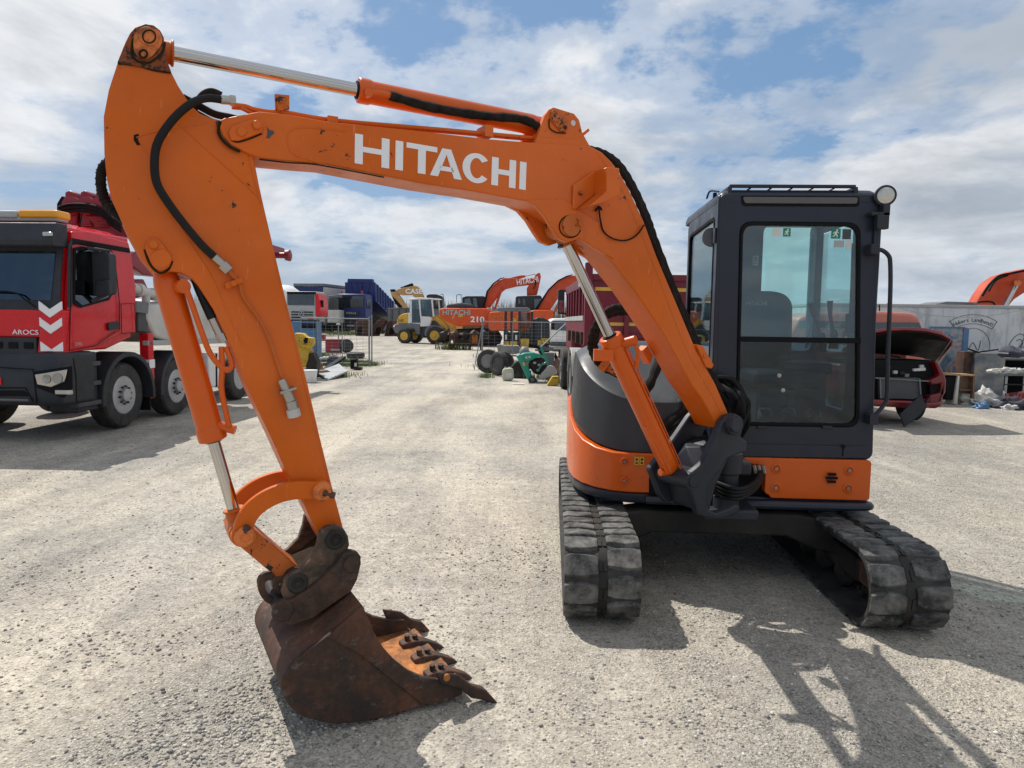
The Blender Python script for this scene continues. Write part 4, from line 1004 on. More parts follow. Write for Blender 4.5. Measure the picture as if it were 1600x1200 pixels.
# interior mirror / fan on the left
mb = MB(); mb.turn([(.05, 0), (.06, .01), (.06, .03)], wp(1110, 372, 4.6), (0, -1, .1), 18); mb.bar(wp(1110, 372, 4.62), wp(1112, 355, 4.62), .012); mb.build('cab_fan', 'grey_mid', CAB)
# work light + bracket
c0 = E.w(P1(1377, 307)[0]+.01, CY-.03, P1(1377, 307)[1])
ld = (Vector((-.25, -.95, -.08))).normalized()
mb = MB(); mb.turn([(.035, -.09), (.052, -.05), (.062, .0), (.060, .012)], c0, ld, 24); WL = mb.build('work_light', 'black_plastic', CAB, bevel=.003)
mb = MB(); mb.turn([(.047, .010), (.047, .016), (.03, .020)], c0, ld, 24); mb.build('lamp_lens', 'lamp_glass', WL)
mb = MB(); mb.box(-.02, .02, -.03, .03, -.12, -.055, T=Matrix.Translation(c0)); mb.box(-.09, .02, -.03, .05, -.12, -.10, T=Matrix.Translation(c0)); mb.box(-.06, .01, -.045, .0, -.20, -.12, T=Matrix.Translation(c0)); mb.build('lamp_bracket', 'black_plastic', WL, bevel=.004)
# handrail
hr = [(1367, 390), (1378, 391), (1388, 399), (1391, 412), (1391, 460), (1387, 560), (1386, 618), (1380, 634), (1363, 654)]
mb = MB(); mb.tube([E.w(*[(p[0]), -.70, p[1]][0:3]) for p in [E.py(x, y, -.70) for x, y in hr]], .013, 10)
for x, y in ((1364, 390), (1362, 655)):
    a, b = E.py(x, y, -.68); mb.box(a-.025, a+.025, -.715, -.60, b-.03, b+.03, T=E.M)
mb.build('grab_rail', 'cast_grey', CAB, bevel=.003)
mb = MB(); q = E.py(1369, 370, CY); mb.box(q[0]-.02, q[0]+.01, CY-.018, CY+.05, q[1]-.10, q[1]+.06, T=E.M); mb.build('hinge', 'cab_grey', CAB, bevel=.004)
# antenna clamp on roof-left
mb = MB(); mb.bar(E.w(x0+.02, CY+.2, 2.39), E.w(x0+.02, CY+.2, 2.43), .02); mb.tube([E.w(x0+.01, CY+.05, 2.41), E.w(x0-.01, CY+.2, 2.44), E.w(x0+.0, CY+.34, 2.42)], .006, 6); mb.build('roof_cable', 'black', CAB)
# ================================================================ helpers for the yard behind
def pbox(mb, fr, yl, a, b, c, d, depth, pad=0.0):
    """box whose front face covers photo pixels (a,b)-(c,d) on the plane local y = yl"""
    xa, z1 = fr.py(a, b, yl); xb, z0 = fr.py(c, d, yl); z0 = max(z0, 0.0); z0, z1 = min(z0, z1), max(z0, z1)
    return mb.box(xa, xb, yl, yl+depth, z0, z1, T=fr.M)
def ppoly(mb, fr, yl, pts, depth, x=None):
    """extruded outline; pts are photo pixels on the plane local y = yl"""
    return mb.prism([fr.py(x_, y_, yl) for x_, y_ in pts], 0, depth, lambda a, b, w: fr.w(a, yl+w, max(b, 0.0)))
def spoly(mb, fr, xl, pts, depth):
    return mb.prism([fr.px(x_, y_, xl) for x_, y_ in pts], 0, depth, lambda a, b, w: fr.w(xl+w, a, max(b, 0.0)))
def one(name, mat, parent, fn, bevel=0.0, **k):
    m_ = MB(); fn(m_); return m_.build(name, mat, parent, bevel=bevel, **k)
def wheel(parent, c, axis, r, w, rim='grey_light', bolts=0, dish=.0, name='wheel', tread=0, hub='rust_dark'):
    a = Vector(axis).normalized(); c = Vector(c); h = w/2
    m_ = MB(); m_.turn([(r*.56, -h*.8), (r*.60, -h*.95), (r*.80, -h*1.0), (r*.93, -h*.93), (r*.985, -h*.72), (r*.985, -h*.36), (r*.965, -h*.34), (r*.965, -h*.30), (r, -h*.28), (r, h*.28), (r*.975, h*.30), (r*.975, h*.34), (r*.985, h*.36), (r*.985, h*.72), (r*.93, h*.93), (r*.80, h), (r*.60, h*.95), (r*.56, h*.8), (r*.52, 0)], c, a, 40)
    if tread:
        e = a.orthogonal().normalized(); g = a.cross(e)
        for k in range(tread):
            t = 2*math.pi*k/tread; d_ = e*math.cos(t)+g*math.sin(t); tt = a.cross(d_)
            for s in (-1, 1):
                p = c+d_*(r*.985)+a*(s*h*.5); q = tt*(r*.06)*(1 if s > 0 else 1); m_.bar(p-a*h*.42-q*.6, p+a*h*.42+q*.6, r*.10, r*.08, up=tuple(d_))
    T_ = m_.build(name, 'tyre', parent, ang=40)
    m_ = MB(); m_.turn([(r*.58, h*.88), (r*.56, h*.92), (r*.53, h*.78), (r*.50, h*.10+dish), (r*.36, h*.02+dish), (r*.32, h*.55+dish), (r*.20, h*.62+dish), (r*.19, h*1.0+dish), (r*.13, h*1.05+dish)], c, a, 32)
    e = a.orthogonal().normalized(); g = a.cross(e)
    rm = m_.build('rim', rim, T_, ang=30)
    if bolts:
        m_ = MB()
        for k in range(bolts):
            t = 2*math.pi*k/bolts; p = c+(e*math.cos(t)+g*math.sin(t))*r*.265+a*(h*.55+dish); m_.cyl(p, p+a*.05, r*.034, n=6)
        m_.build('wheel_nuts', hub, T_); m_ = MB()
        for k in range(bolts): # ventilation holes
            t = 2*math.pi*(k+.5)/bolts; p = c+(e*math.cos(t)+g*math.sin(t))*r*.43+a*(h*.05+dish); m_.cyl(p, p+a*.022, r*.05, n=8)
        m_.build('rim_holes', 'black', T_)
    return T_
def lump(name, mat, parent, c, sx, sy, sz, seed=0, rough=.35, sub=3):
    bm = bmesh.new(); bmesh.ops.create_icosphere(bm, subdivisions=sub, radius=1)
    for v in bm.verts:
        k = 1+rough*noise.noise(v.co*1.7+Vector((seed*3.1, seed, 0)))+rough*.4*noise.noise(v.co*5+Vector((seed, 0, 7)))
        v.co = Vector((v.co.x*sx*k, v.co.y*sy*k, max(-.35, v.co.z)*sz*k))
    me = bpy.data.meshes.new(name); bm.to_mesh(me); bm.free(); me.materials.append(MATS[mat])
    me.polygons.foreach_set('use_smooth', [True]*len(me.polygons))
    P = Vector(c)
    if parent: me.transform(ROOTM[parent.name].inverted() @ Matrix.Translation(P))
    o = bpy.data.objects.new(name, me); col.objects.link(o)
    if parent: o.parent = parent; ROOTM[o.name] = ROOTM[parent.name]
    else: o.location = P
    return o

# ================================================================ red truck on the left
T = Fr(-5.585, 8.9, -3.3)
RT = thing('pump_truck', 'red four axle truck with amber beacon bar and white tank, behind the arm', 'truck', T)
Ts = lambda x, y, xl=0.0: T.px(x, y, xl)
Tf = lambda x, y, yl=0.0: T.py(x, y, yl)
WID = 2.3
yb = Ts(211, 450)[0]; zb = Ts(108, 550)[1]; zr = Tf(60, 356)[1]; zroof = Ts(113, 357)[1]
zw0 = Tf(50, 484)[1]; zw1 = Tf(50, 384)[1]
# cab shell: side plates and roof
side_px = [(107, 551), (106, 480), (112, 383), (113, 362), (140, 362), (201, 379), (206, 400), (212, 452), (213, 520), (190, 522), (165, 533), (150, 545)]
mb = MB(); spoly(mb, T, -.02, side_px, -.06); CB = mb.build('cab', 'truck_red', RT, bevel=.012)
prof = [(0.02, zb), (-.02, zw0), (.10, zw1), (.13, zroof-.02), (.20, zroof+.02), (yb, zroof+.04), (yb, zb+.15), (.9, zb)]
mb = MB(); mb.prism([(a+.01, b-.0) for a, b in prof], -WID+.02, -.082, lambda a, b, w: T.w(w, a, b)); mb.build('cab_shell', 'truck_red', CB, bevel=.03, seg=3)
mb = MB(); mb.loft([[T.w(x, y, z) for x, y in ((-.06, .10), (-.06, yb-.03), (-WID+.08, yb-.03), (-WID+.08, .10))] for z in (zroof-.01,)]+[[T.w(x, y, zroof+.09) for x, y in ((-.22, .3), (-.22, yb-.2), (-WID+.22, yb-.2), (-WID+.22, .3))]]); mb.build('roof', 'truck_red', CB, bevel=.04, seg=3)
one('roof_gutter', 'black', CB, lambda m: m.prism([Ts(113, 372, -.0), Ts(203, 388, -.0), Ts(204, 395, -.0), Ts(112, 380, -.0)], -.01, .006, lambda a, b, w: T.w(w-.01, a, b)))
# windscreen, black surround, sun visor
f0 = lambda a, b, w: T.w(a, w, b)
def tilt(pts, out):   # points on the leaning front plane
    r_ = []
    for a, z in pts:
        yl = -.02+(z-zw0)/(zw1-zw0)*.12 if z > zw0 else -.02+(zw0-z)*.03
        r_.append((a, yl-out, z))
    return r_
def fpanel(name, mat, pts, out, th, par=None, bevel=0.0):
    m_ = MB(); A_ = [T.w(*p) for p in tilt(pts, out)]; B_ = [T.w(p[0], p[1]+th, p[2]) for p in tilt(pts, out)]
    m_.loft([A_, B_]); return m_.build(name, mat, par or CB, bevel=bevel)
xl = -WID+.06
fpanel('windscreen_surround', 'black_plastic', [(xl, zw0), (-.06, zw0), (-.07, zw1+.0), (xl, zw1)], .012, .02)
zz0 = zw0+.12
m_ = fpanel('windscreen', 'glass_dark', [(xl+.12, zz0), (-.17, zz0), (-.15, zw1-.06), (xl+.12, zw1-.06)], .02, .006)
fpanel('cab_interior', 'black', [(xl+.13, zz0), (-.18, zz0), (-.16, zw1-.06), (xl+.12, zw1-.06)], .0135, .001)
mb = MB(); A_ = []
mb.prism([(-.14, zw1-.01), (-.16, zw1+.05), (-.06, zroof+.04), (.14, zroof+.04), (.14, zw1-.01)], xl-.02, -.03, lambda a, b, w: T.w(w, a, b)); mb.build('sun_visor', 'black_plastic', CB, bevel=.015)
a, z = Tf(76, 366, -.12); mb = MB(); mb.box(a-.06, a+.06, -.155, -.12, z-.025, z+.025, T=T.M); mb.build('marker_lamp', 'lamp_glass', CB, bevel=.012)
for p0, p1 in (((0, 459), (40, 462)), ((40, 462), (58, 478))):
    pass
mb = MB(); mb.tube([T.w(*[Tf(x, y, -.05)[0], -.07, Tf(x, y, -.05)[1]]) for x, y in [(-30, 455), (0, 455), (26, 458), (40, 467), (57, 480)]], .010, 6); mb.build('windscreen_wiper', 'black', CB)
# red nose panel, emblem lettering, grille
zg = Tf(50, 527)[1]; zg2 = Tf(50, 573)[1]; zbm = Tf(50, 632)[1]
fpanel('nose_panel', 'truck_red', [(xl, zg), (-.30, zg), (-.24, zw0), (xl, zw0)], .03, .06, bevel=.012)
xc0 = Tf(64, 560)[0]
mb = MB(); A_ = [(-.34, zb-.02), (-.02, zb-.02), (.0, zw0), (-.10, zw0+.02), (-.26, zw0-.04)]
mb.loft([[T.w(x, -.02+.0*x - (.06 if x < -.2 else .0), z) for x, z in A_], [T.w(x, .12, z) for x, z in A_]]); CNP = mb.build('corner_panel', 'truck_red', CB, bevel=.02, seg=3)
t_ = text('AROCS', .085, T.w(-.66, -.064, zg+.035), T.a, (0, 0, 1), 'white_mark', CB, 'model_lettering', .004, 1.25)
t_ = text('3343', .06, T.w(.004, Ts(116, 540)[0], Ts(116, 540)[1]), T.b, (0, 0, 1), 'grey_light', CB, 'model_number', .003, 1.2)
for k in range(3):   # white/red warning chevrons on the corner
    z0_ = Ts(90, 555)[1]; z0_ = zb+.03+k*.20; h = .10
    x_0, x_1 = -.285, -.035; xm = (x_0+x_1)/2; mb = MB()
    def yy(x): return -.083 if x < -.2 else -.083+(x+.2)*.4
    V_ = lambda x, z: T.w(x, -.085+max(0, (x+.2))*.36, z)
    pts = [(x_0, z0_+.10), (xm, z0_), (x_1, z0_+.10), (x_1, z0_+.20), (xm, z0_+.10), (x_0, z0_+.20)]
    if k == 0: pts = [(x_0, z0_-.02), (x_0, z0_+.10), (xm, z0_), (x_1, z0_+.10), (x_1, z0_-.02), (xm+.03, z0_-.02), (xm, z0_-.02), (xm-.03, z0_-.02)]
    a_ = [V_(*p) for p in pts]; b_ = [p+T.b*.02 for p in a_]; mb.loft([a_, b_]); mb.build('chevron', 'white_mark', CNP, smooth=False)
one('grille', 'black_plastic', CB, lambda m: m.box(xl, -.34, -.09, .02, zg2-.02, zg, T=T.M), .02)
mb = MB()
for r_ in range(2):
    for k in range(9):
        xx = -.42-k*.20; zq = zg-.09-r_*.17; mb = MB(); mb.box(xx-.07, xx+.05, -.105, -.0905, zq-.05, zq+.03, T=T.M); mb.build('grille_insert', 'black', CB, bevel=.01)
# bumper with headlight
zB1 = Tf(60, 573)[1]; mb = MB()
mb.prism([(-.16, zbm), (-.20, zbm+.12), (-.20, zB1-.10), (-.10, zb), (.50, zb), (.50, zbm)], -WID, 0.02, lambda a, b, w: T.w(w, a, b)); BP = mb.build('bumper', 'black_plastic', CB, bevel=.05, seg=3)
hl = [Tf(56, 585, -.2), Tf(107, 577, -.2), Tf(103, 596, -.2), Tf(82, 605, -.2), Tf(60, 601, -.2)]
mb = MB(); mb.prism(hl, 0, .05, lambda a, b, w: T.w(a, -.225+w, b)); HL = mb.build('headlight', 'chrome', BP, bevel=.008)
for x, y, r_ in ((75, 592, .055), (92, 591, .065)):
    a, z = Tf(x, y, -.2); mb = MB(); mb.turn([(r_, 0), (r_, .012), (r_*.85, .014), (r_*.5, .006)], T.w(a, -.224, z), -T.b, 20); mb.build('lamp_reflector', 'steel', HL)
a, z = Tf(100, 613, -.2); one('fog_lamp', 'lamp_glass', BP, lambda m: m.box(a-.11, a+.10, -.215, -.17, z-.028, z+.028, T=T.M), .01)
one('number_plate', 'truck_red', BP, lambda m: m.box(Tf(-5, 590, -.2)[0]-.2, Tf(3, 590, -.2)[0], -.215, -.19, Tf(0, 601, -.2)[1], Tf(0, 590, -.2)[1], T=T.M))
one('lower_apron', 'grey_mid', BP, lambda m: m.box(-WID+.3, Tf(44, 620, -.2)[0], -.19, .1, Tf(30, 628, -.2)[1], Tf(30, 618, -.2)[1], T=T.M), .02)
one('lamp_recess', 'black', BP, lambda m: m.prism([Tf(52, 581, -.2), Tf(112, 572, -.2), Tf(113, 606, -.2), Tf(100, 622, -.2), Tf(58, 606, -.2)], 0, .02, lambda a, b, w: T.w(a, -.206+w, b)), .004)
for q in (((0, 574), (52, 577), (58, 630)), ((0, 606), (40, 606), (52, 628)), ((115, 560), (119, 590), (120, 628))):
    m_ = MB(); m_.tube([T.w(Tf(x, y, -.2)[0], -.2035, Tf(x, y, -.2)[1]) for x, y in q], .008, 5, 0); m_.build('bumper_seam', 'black', BP)
one('lower_grille', 'black', BP, lambda m: m.prism([Tf(-20, 610, -.2), Tf(38, 610, -.2), Tf(48, 619, -.2), Tf(-20, 619, -.2)], 0, .02, lambda a, b, w: T.w(a, -.2045+w, b)))
one('cab_pillar', 'black_plastic', CB, lambda m: m.prism([Ts(106, 480), Ts(107, 383), Ts(112.5, 372), Ts(113, 480)], -.01, .003, lambda a, b, w: T.w(w, a, b)))
# door, window, mirror
fs = lambda a, b, w: T.w(w, a, b)
wpx = [(118, 392), (128, 388), (170, 398), (174, 402), (174, 455), (168, 465), (128, 477), (117, 468)]
mb = MB(); mb.prism([Ts(x, y, 0) for x, y in [(115, 388), (128, 385), (172, 395), (177, 402), (177, 457), (170, 469), (126, 481), (114, 474)]], -.01, .004, fs); mb.build('window_frame', 'black', CB)
mb = MB(); mb.prism([Ts(x, y, 0) for x, y in wpx], .0045, .008, fs); mb.build('side_window', 'glass_dark', CB)
mb = MB(); L_ = [(111, 385), (110, 475), (108, 548), (150, 540), (163, 530), (178, 520), (187, 515), (186, 470), (179, 400), (172, 390), (125, 380), (112, 383)]
mb.tube([T.w(.0025, *Ts(x, y, 0)) for x, y in L_], .006, 5, 0); mb.tube([T.w(.0025, *Ts(x, y, 0)) for x, y in [(189, 475), (210, 474), (212, 519), (190, 521), (189, 475)]], .005, 5, 0); mb.build('door_seam', 'black', CB)
mb = MB(); q = [Ts(168, 505, 0), Ts(185, 502, 0), Ts(186, 513, 0), Ts(169, 517, 0)]; mb.prism(quadr(q, .03, 4), -.01, .015, fs); mb.build('door_handle', 'black_plastic', CB, bevel=.006)
mo = .22; mb = MB(); q = [Ts(141, 393, mo), Ts(170, 392, mo), Ts(173, 405, mo), Ts(173, 455, mo), Ts(166, 462, mo), Ts(142, 463, mo)]
mp = [Tf(141, 392, .55), Tf(171, 394, .55), Tf(173, 460, .55), Tf(141, 463, .55)]
mb = MB(); mb.prism(quadr(mp, .06, 4), -.08, .08, lambda a, b, w: T.w(a, .62+w, b)); mb.prism(quadr([Tf(151, 440, .5), Tf(172, 437, .5), Tf(173, 461, .5), Tf(150, 463, .5)], .04, 4), -.05, .0, lambda a, b, w: T.w(a, .53+w, b))
mb.bar(T.w(0, .45, mp[0][1]+.03), T.w(.22, .6, mp[0][1]-.0), .05, .04); mb.bar(T.w(0, .5, mp[2][1]-.10), T.w(.2, .6, mp[2][1]+.03), .06, .05)
mb.build('mirror', 'black_plastic', CB, bevel=.02, seg=3)
# amber beacon bar
a0, z0 = Tf(0, 349, .25); a1, z1 = Tf(96, 340, .25)
mb = MB(); mb.box(-2.1, a1-.02, .2, .42, zroof+.09, zroof+.15, T=T.M); BB = mb.build('beacon_bar', 'grey_light', RT, bevel=.02)
mb = MB(); mb.box(Tf(34, 345, .25)[0], a1, .18, .44, zroof+.125, zroof+.23, T=T.M); mb.build('amber_lens', 'amber', BB, bevel=.03, seg=3)
mb = MB(); mb.box(-2.1, Tf(33, 345, .25)[0], .18, .44, zroof+.125, zroof+.22, T=T.M); mb.build('bar_cover', 'grey_light', BB, bevel=.02)
mb = MB(); mb.bar(T.w(-.22, .62, zroof), T.w(-.20, .7, zroof+.32), .012); mb.cyl(T.w(-.22, .62, zroof+.0), T.w(-.22, .62, zroof+.08), .03); mb.build('antenna', 'black', RT)
# steps, fender
mb = MB(); mb.box(-.4, -.03, .18, .62, .35, zb-.02, T=T.M); SB = mb.build('step_box', 'black_plastic', CB, bevel=.02)
for k in range(3): mb = MB(); mb.box(-.12, .01, .16, .64, .42+k*.26, .48+k*.26, T=T.M); mb.build('step', 'grey_panel', SB, bevel=.01)
def fender(yc, r_, w0, w1, name='fender'):
    m_ = MB(); o_, i_ = [], []
    for k in range(17):
        t = R(-8+196*k/16); o_.append((yc+r_*math.cos(t), .46+r_*math.sin(t)*1.0)); i_.append((yc+(r_-.07)*math.cos(t), .46+(r_-.07)*math.sin(t)))
    m_.prism(o_+i_[::-1], w0, w1, lambda a, b, w: T.w(w, a, b)); return m_.build(name, 'black_plastic', RT, bevel=.01)
yw = [T.px(195, 668, 0)[0]+.02]
wy = [((G(*p)-T.o).dot(T.b)) for p in ((195, 668), (280, 648), (375, 624))]; wy.append(wy[2]+1.15)
fender(wy[0], .64, -.42, .03); fender(wy[1], .60, -.42, .0)
for i, y_ in enumerate(wy):
    r_ = .475
    wheel(RT, T.w(-.20, y_, r_), T.a, r_, .29, 'alu', 10, dish=(.03 if i < 2 else -.06)); 
for i, y_ in enumerate(wy[:2]): wheel(RT, T.w(-WID+.2, y_, .475), -T.a, .475, .29, 'alu')
# chassis and superstructure
one('chassis', 'frame_dark', RT, lambda m: m.box(-1.6, -.6, .3, 7.2, .50, .78, T=T.M), .02)
one('mud_flap', 'black', RT, lambda m: m.box(-.40, -.05, wy[0]+.60, wy[0]+.63, .18, .9, T=T.M))
one('outrigger_leg', 'truck_red', RT, lambda m: m.box(-.20, -.05, wy[0]+.62, wy[0]+.76, .35, 1.35, T=T.M), .015)
one('outrigger_leg', 'white_mark', RT, lambda m: m.box(-.205, -.045, wy[0]+.615, wy[0]+.765, .82, .95, T=T.M))
tk = [(228, 478), (262, 474), (300, 468), (352, 470), (358, 532), (262, 535), (243, 525), (230, 500)]
mb = MB(); spoly(mb, T, -.08, tk, -1.9); mb.build('water_tank', 'white_dirty', RT, bevel=.05, seg=3)
one('tank_band', 'grey_mid', RT, lambda m: spoly(m, T, -.06, [(213, 470), (233, 472), (232, 490), (213, 488)], -.4), .01)
one('frame_rail', 'grey_light', RT, lambda m: spoly(m, T, -.05, [(232, 532), (360, 530), (360, 536), (232, 540)], -.1), .01)
mb = MB()
for y0_, z0_, r_ in ((470, 0, .10),):
    mb.tube([T.w(-.3, *Ts(205, 448, -.3)), T.w(-.3, *Ts(222, 455, -.3)), T.w(-.3, *Ts(246, 462, -.3)), T.w(-.3, *Ts(262, 470, -.3))], .075, 12)
    for x, y in ((217, 453), (240, 460)): p = T.w(-.3, *Ts(x, y, -.3)); mb.cyl(p-T.b*.05, p+T.b*.05, .10, n=16)
    mb.cyl(T.w(-.3, *Ts(228, 458, -.3)), T.w(-.3, *Ts(228, 478, -.3)), .06)
mb.build('delivery_pipe', 'white_dirty', RT)
mb = MB(); c_ = T.w(-.12, *Ts(342, 578, -.12)); mb.prism(quadr([Ts(330, 552, 0), Ts(352, 552, 0), Ts(355, 605, 0), Ts(332, 605, 0)], .08, 4), -.6, -.05, lambda a, b, w: T.w(w, a, b)); TNK = mb.build('fuel_tank', 'white_paint', RT, bevel=.03)
for x in (337, 346): one('tank_strap', 'black', TNK, lambda m: spoly(m, T, -.045, [(x, 552), (x+2.5, 552), (x+3, 605), (x+.5, 605)], -.02))
one('air_box', 'grey_panel', RT, lambda m: spoly(m, T, -.1, [(216, 480), (232, 482), (232, 520), (216, 518)], -.5), .02)
# folded red boom on top
zt = T.px(150, 300, -.6)
mb = MB()
def brd(pts, xl_, th, mat='pump_red'): 
    m_ = MB(); spoly(m_, T, xl_, pts, -th); return m_.build('folded_boom', mat, RT, bevel=.02)
bm_ = brd([(160, 340), (172, 305), (186, 303), (200, 318), (330, 352), (445, 388), (445, 402), (300, 400), (215, 372), (170, 356)], -.55, .22)
brd([(205, 398), (215, 393), (330, 420), (330, 440), (225, 430), (206, 415)], -.5, .25)
brd([(208, 440), (225, 436), (236, 460), (215, 466)], -.5, .3)
for k, x0_ in enumerate((-1.55, -1.25, -.95)):
    P = [Tf(100+k*24, 352, 1.7), Tf(101+k*24, 300, 1.7), Tf(108+k*24, 297, 1.7), Tf(118+k*22, 302, 1.7), Tf(122+k*22, 318, 1.7), Tf(119+k*22, 352, 1.7)]
    mb = MB(); mb.prism(P, 0, .35, lambda a, b, w: T.w(a, 1.7+w*1.0, b)); mb.build('boom_joint', 'pump_red', RT, bevel=.02)
    a, z = Tf(114+k*23, 322, 1.7); mb = MB(); mb.turn([(.14, 0), (.14, .05), (.09, .07), (.05, .07)], T.w(a, 1.70, z), -T.b, 20); mb.build('joint_pin', 'pump_red', RT)
mb = MB(); mb.prism([Tf(88, 352, 1.9), Tf(88, 318, 1.9), Tf(96, 305, 1.9), Tf(101, 310, 1.9), Tf(101, 352, 1.9)], 0, .3, lambda a, b, w: T.w(a, 1.9+w, b)); mb.build('hose_pack', 'black', RT, bevel=.02)
one('boom_crossbeam', 'pump_red', RT, lambda m: m.prism([Tf(100, 335, 1.8), Tf(200, 345, 1.8), Tf(205, 372, 1.8), Tf(100, 356, 1.8)], 0, .3, lambda a, b, w: T.w(a, 1.8+w, b)), .01)
mb = MB()
for k in range(3): mb.tube([T.w(Tf(x, y, 1.6)[0], 1.6, Tf(x, y, 1.6)[1]+k*.05) for x, y in [(92, 335), (110, 330), (140, 331), (160, 338), (175, 352), (190, 362)]], .022, 6)
mb.build('hydraulic_hose', 'black', RT)
p = T.w(-.62, *Ts(430, 396, -.62)); mb = MB(); mb.turn([(.07, 0), (.07, .30), (.12, .32), (.14, .42), (.10, .44)], T.w(-.65, *Ts(426, 399, -.65)), T.a, 16); mb.build('boom_tip_pipe', 'pump_red', RT)

# ================================================================ far trucks on the left
def far_truck(name, label, ctr, yl, cab_px, glass_px, grille_px, bump_px, matc, deg, wheels, r_, body=None, glass='glass_far', dash=None):
    fr = Fr(*G(*ctr)[:2], deg); t_ = thing(name, label, 'truck', fr)
    c = one('cab', matc, t_, lambda m: pbox(m, fr, 0, *cab_px, 2.2), .12)
    one('windscreen', 'glass_dark', c, lambda m: pbox(m, fr, -.05, *glass_px, .03)); one('cab_interior', 'black', c, lambda m: pbox(m, fr, -.01, *glass_px, .005))
    if grille_px: one('grille', 'black_plastic', c, lambda m: pbox(m, fr, -.05, *grille_px, .1), .02)
    one('bumper', 'black_plastic', c, lambda m: pbox(m, fr, -.15, *bump_px, .8), .08)
    for px_ in wheels:
        x, _ = fr.py(px_, 520, .9); wheel(t_, fr.w(x, 1.3, r_), (fr.a if px_ > ctr[0] else -fr.a), r_, .35, 'grey_mid')
    return fr, t_, c
# blue tipper with raised bed
fr, t_, c = far_truck('tipper_truck', 'blue tipper truck facing the camera with its blue skip raised behind', (550, 521), 0, (527, 459, 571, 498), (529.5, 463, 568, 480.5), (533, 486, 562, 494), (526, 497.5, 572, 517), 'blue', -11, (533, 566), .85)
cz = fr.py(550, 490, -.08); text('MAN', .42, fr.w(fr.py(541, 492, -.08)[0], -.08, fr.py(541, 491, -.08)[1]), fr.a, (0, 0, 1), 'grey_light', c, 'badge_lettering', .02, 1.3)
for x in (533, 565):
    a, z = fr.py(x, 459, .3); mb = MB(); mb.cyl(fr.w(a, .4, z), fr.w(a, .4, z+.35), .11); mb.build('beacon', 'truck_red', c, bevel=.02)
one('headlight', 'lamp_glass', c, lambda m: pbox(m, fr, -.18, 529, 503, 533.5, 506, .05)); one('headlight', 'lamp_glass', c, lambda m: pbox(m, fr, -.18, 563.5, 503, 568, 506, .05))
one('number_plate', 'grey_light', c, lambda m: pbox(m, fr, -.18, 542, 507.5, 555, 510, .03))
one('mirror', 'black', c, lambda m: pbox(m, fr, .2, 519, 466, 522, 478, .2), .03); one('side_window', 'glass_dark', c, lambda m: m.box(fr.py(571, 470, 0)[0]-.01, fr.py(571, 470, 0)[0]+.03, .3, 1.5, fr.py(570, 482, 0)[1], fr.py(570, 467, 0)[1], T=fr.M))
mb = MB(); xa = fr.py(539.5, 440, 2.6)[0]; xb = fr.py(587, 440, 2.6)[0]; zt_ = fr.py(560, 441, 2.6)[1]; zm = fr.py(560, 464, 2.6)[1]
mb.prism([(2.6, zm), (2.6, zt_), (9.8, 2.0+.0), (9.8, 1.2), (3.4, zm-1.0)], xa, xb, lambda a, b, w: fr.w(w, a, b)); 
BD = MB(); P_ = [(2.6, zm-.5), (2.45, zt_), (8.9, 3.9), (8.7, 1.8)]
BD.prism(P_, xa, xb, lambda a, b, w: fr.w(w, a, b)); bd = BD.build('tipper_bed', 'blue', t_, bevel=.04)
one('bed_headboard', 'blue', bd, lambda m: ppoly(m, fr, 2.3, [(542.5, 441), (543.5, 435.5), (581.5, 436), (583, 441.5)], .5))
mb = MB()
for x in (547, 556, 566, 577): mb.bar(fr.w(fr.py(x, 440, 2.4)[0], 2.42, zt_-.1), fr.w(fr.py(x-4 if x > 560 else x+4, 458, 2.4)[0], 2.5, zm+.1), .16, .1)
for k in range(7):
    yy_ = 3.2+k*.85; t = (yy_-2.6)/6.3; mb.bar(fr.w(xb+.04, yy_, (zt_*(1-t)+3.9*t)-.05), fr.w(xb+.04, yy_+.05, (zm-.5)*(1-t)+1.8*t+.1), .14, .1)
mb.build('bed_rib', 'blue_dark', bd)
one('bed_underframe', 'black', t_, lambda m: m.prism([(2.5, .9), (2.5, 2.4), (9, 1.2), (9, .7)], xa+.3, xb-.3, lambda a, b, w: fr.w(w, a, b)))
for y_ in (5.5, 7.1): wheel(t_, fr.w(xb-.25, y_, .8), fr.a, .8, .5, 'grey_mid')
# silver mixer truck
fr, t_, c = far_truck('mixer_truck', 'silver and red mixer truck half hidden behind the orange arm', (470, 524), 0, (447, 455, 494, 503), (449, 459, 491, 477), None, (447, 499, 495, 514), 'grey_light', -8, (455, 488), .8)
mb = MB()
for k in range(3): pbox(mb, fr, -.06, 455, 486.5+k*4.2, 489, 488.7+k*4.2, .05)
mb.build('grille', 'black', c); a, z = fr.py(471, 490.5, -.1); mb = MB(); mb.turn([(.30, 0), (.30, .04), (.25, .04), (.25, 0)], fr.w(a, -.08, z), -fr.b, 20, False); 
for k in range(3): mb.bar(fr.w(a, -.1, z), fr.w(a+.27*math.sin(k*2.094), -.1, z+.27*math.cos(k*2.094)), .05, .03)
mb.build('star_emblem', 'chrome', c)
one('roof_visor', 'black', c, lambda m: pbox(m, fr, -.3, 448, 455.5, 492, 459.5, .3), .03)
one('red_fairing', 'truck_red', c, lambda m: ppoly(m, fr, .0, [(492, 459), (497, 459), (500, 476), (500, 494), (493, 494)], 2.0), .03); one('red_stripe', 'truck_red', c, lambda m: ppoly(m, fr, -.08, [(474, 502), (490, 495), (490, 501), (480, 503)], .05))
one('mirror', 'black', c, lambda m: pbox(m, fr, .3, 498, 469, 504, 480, .3), .05)
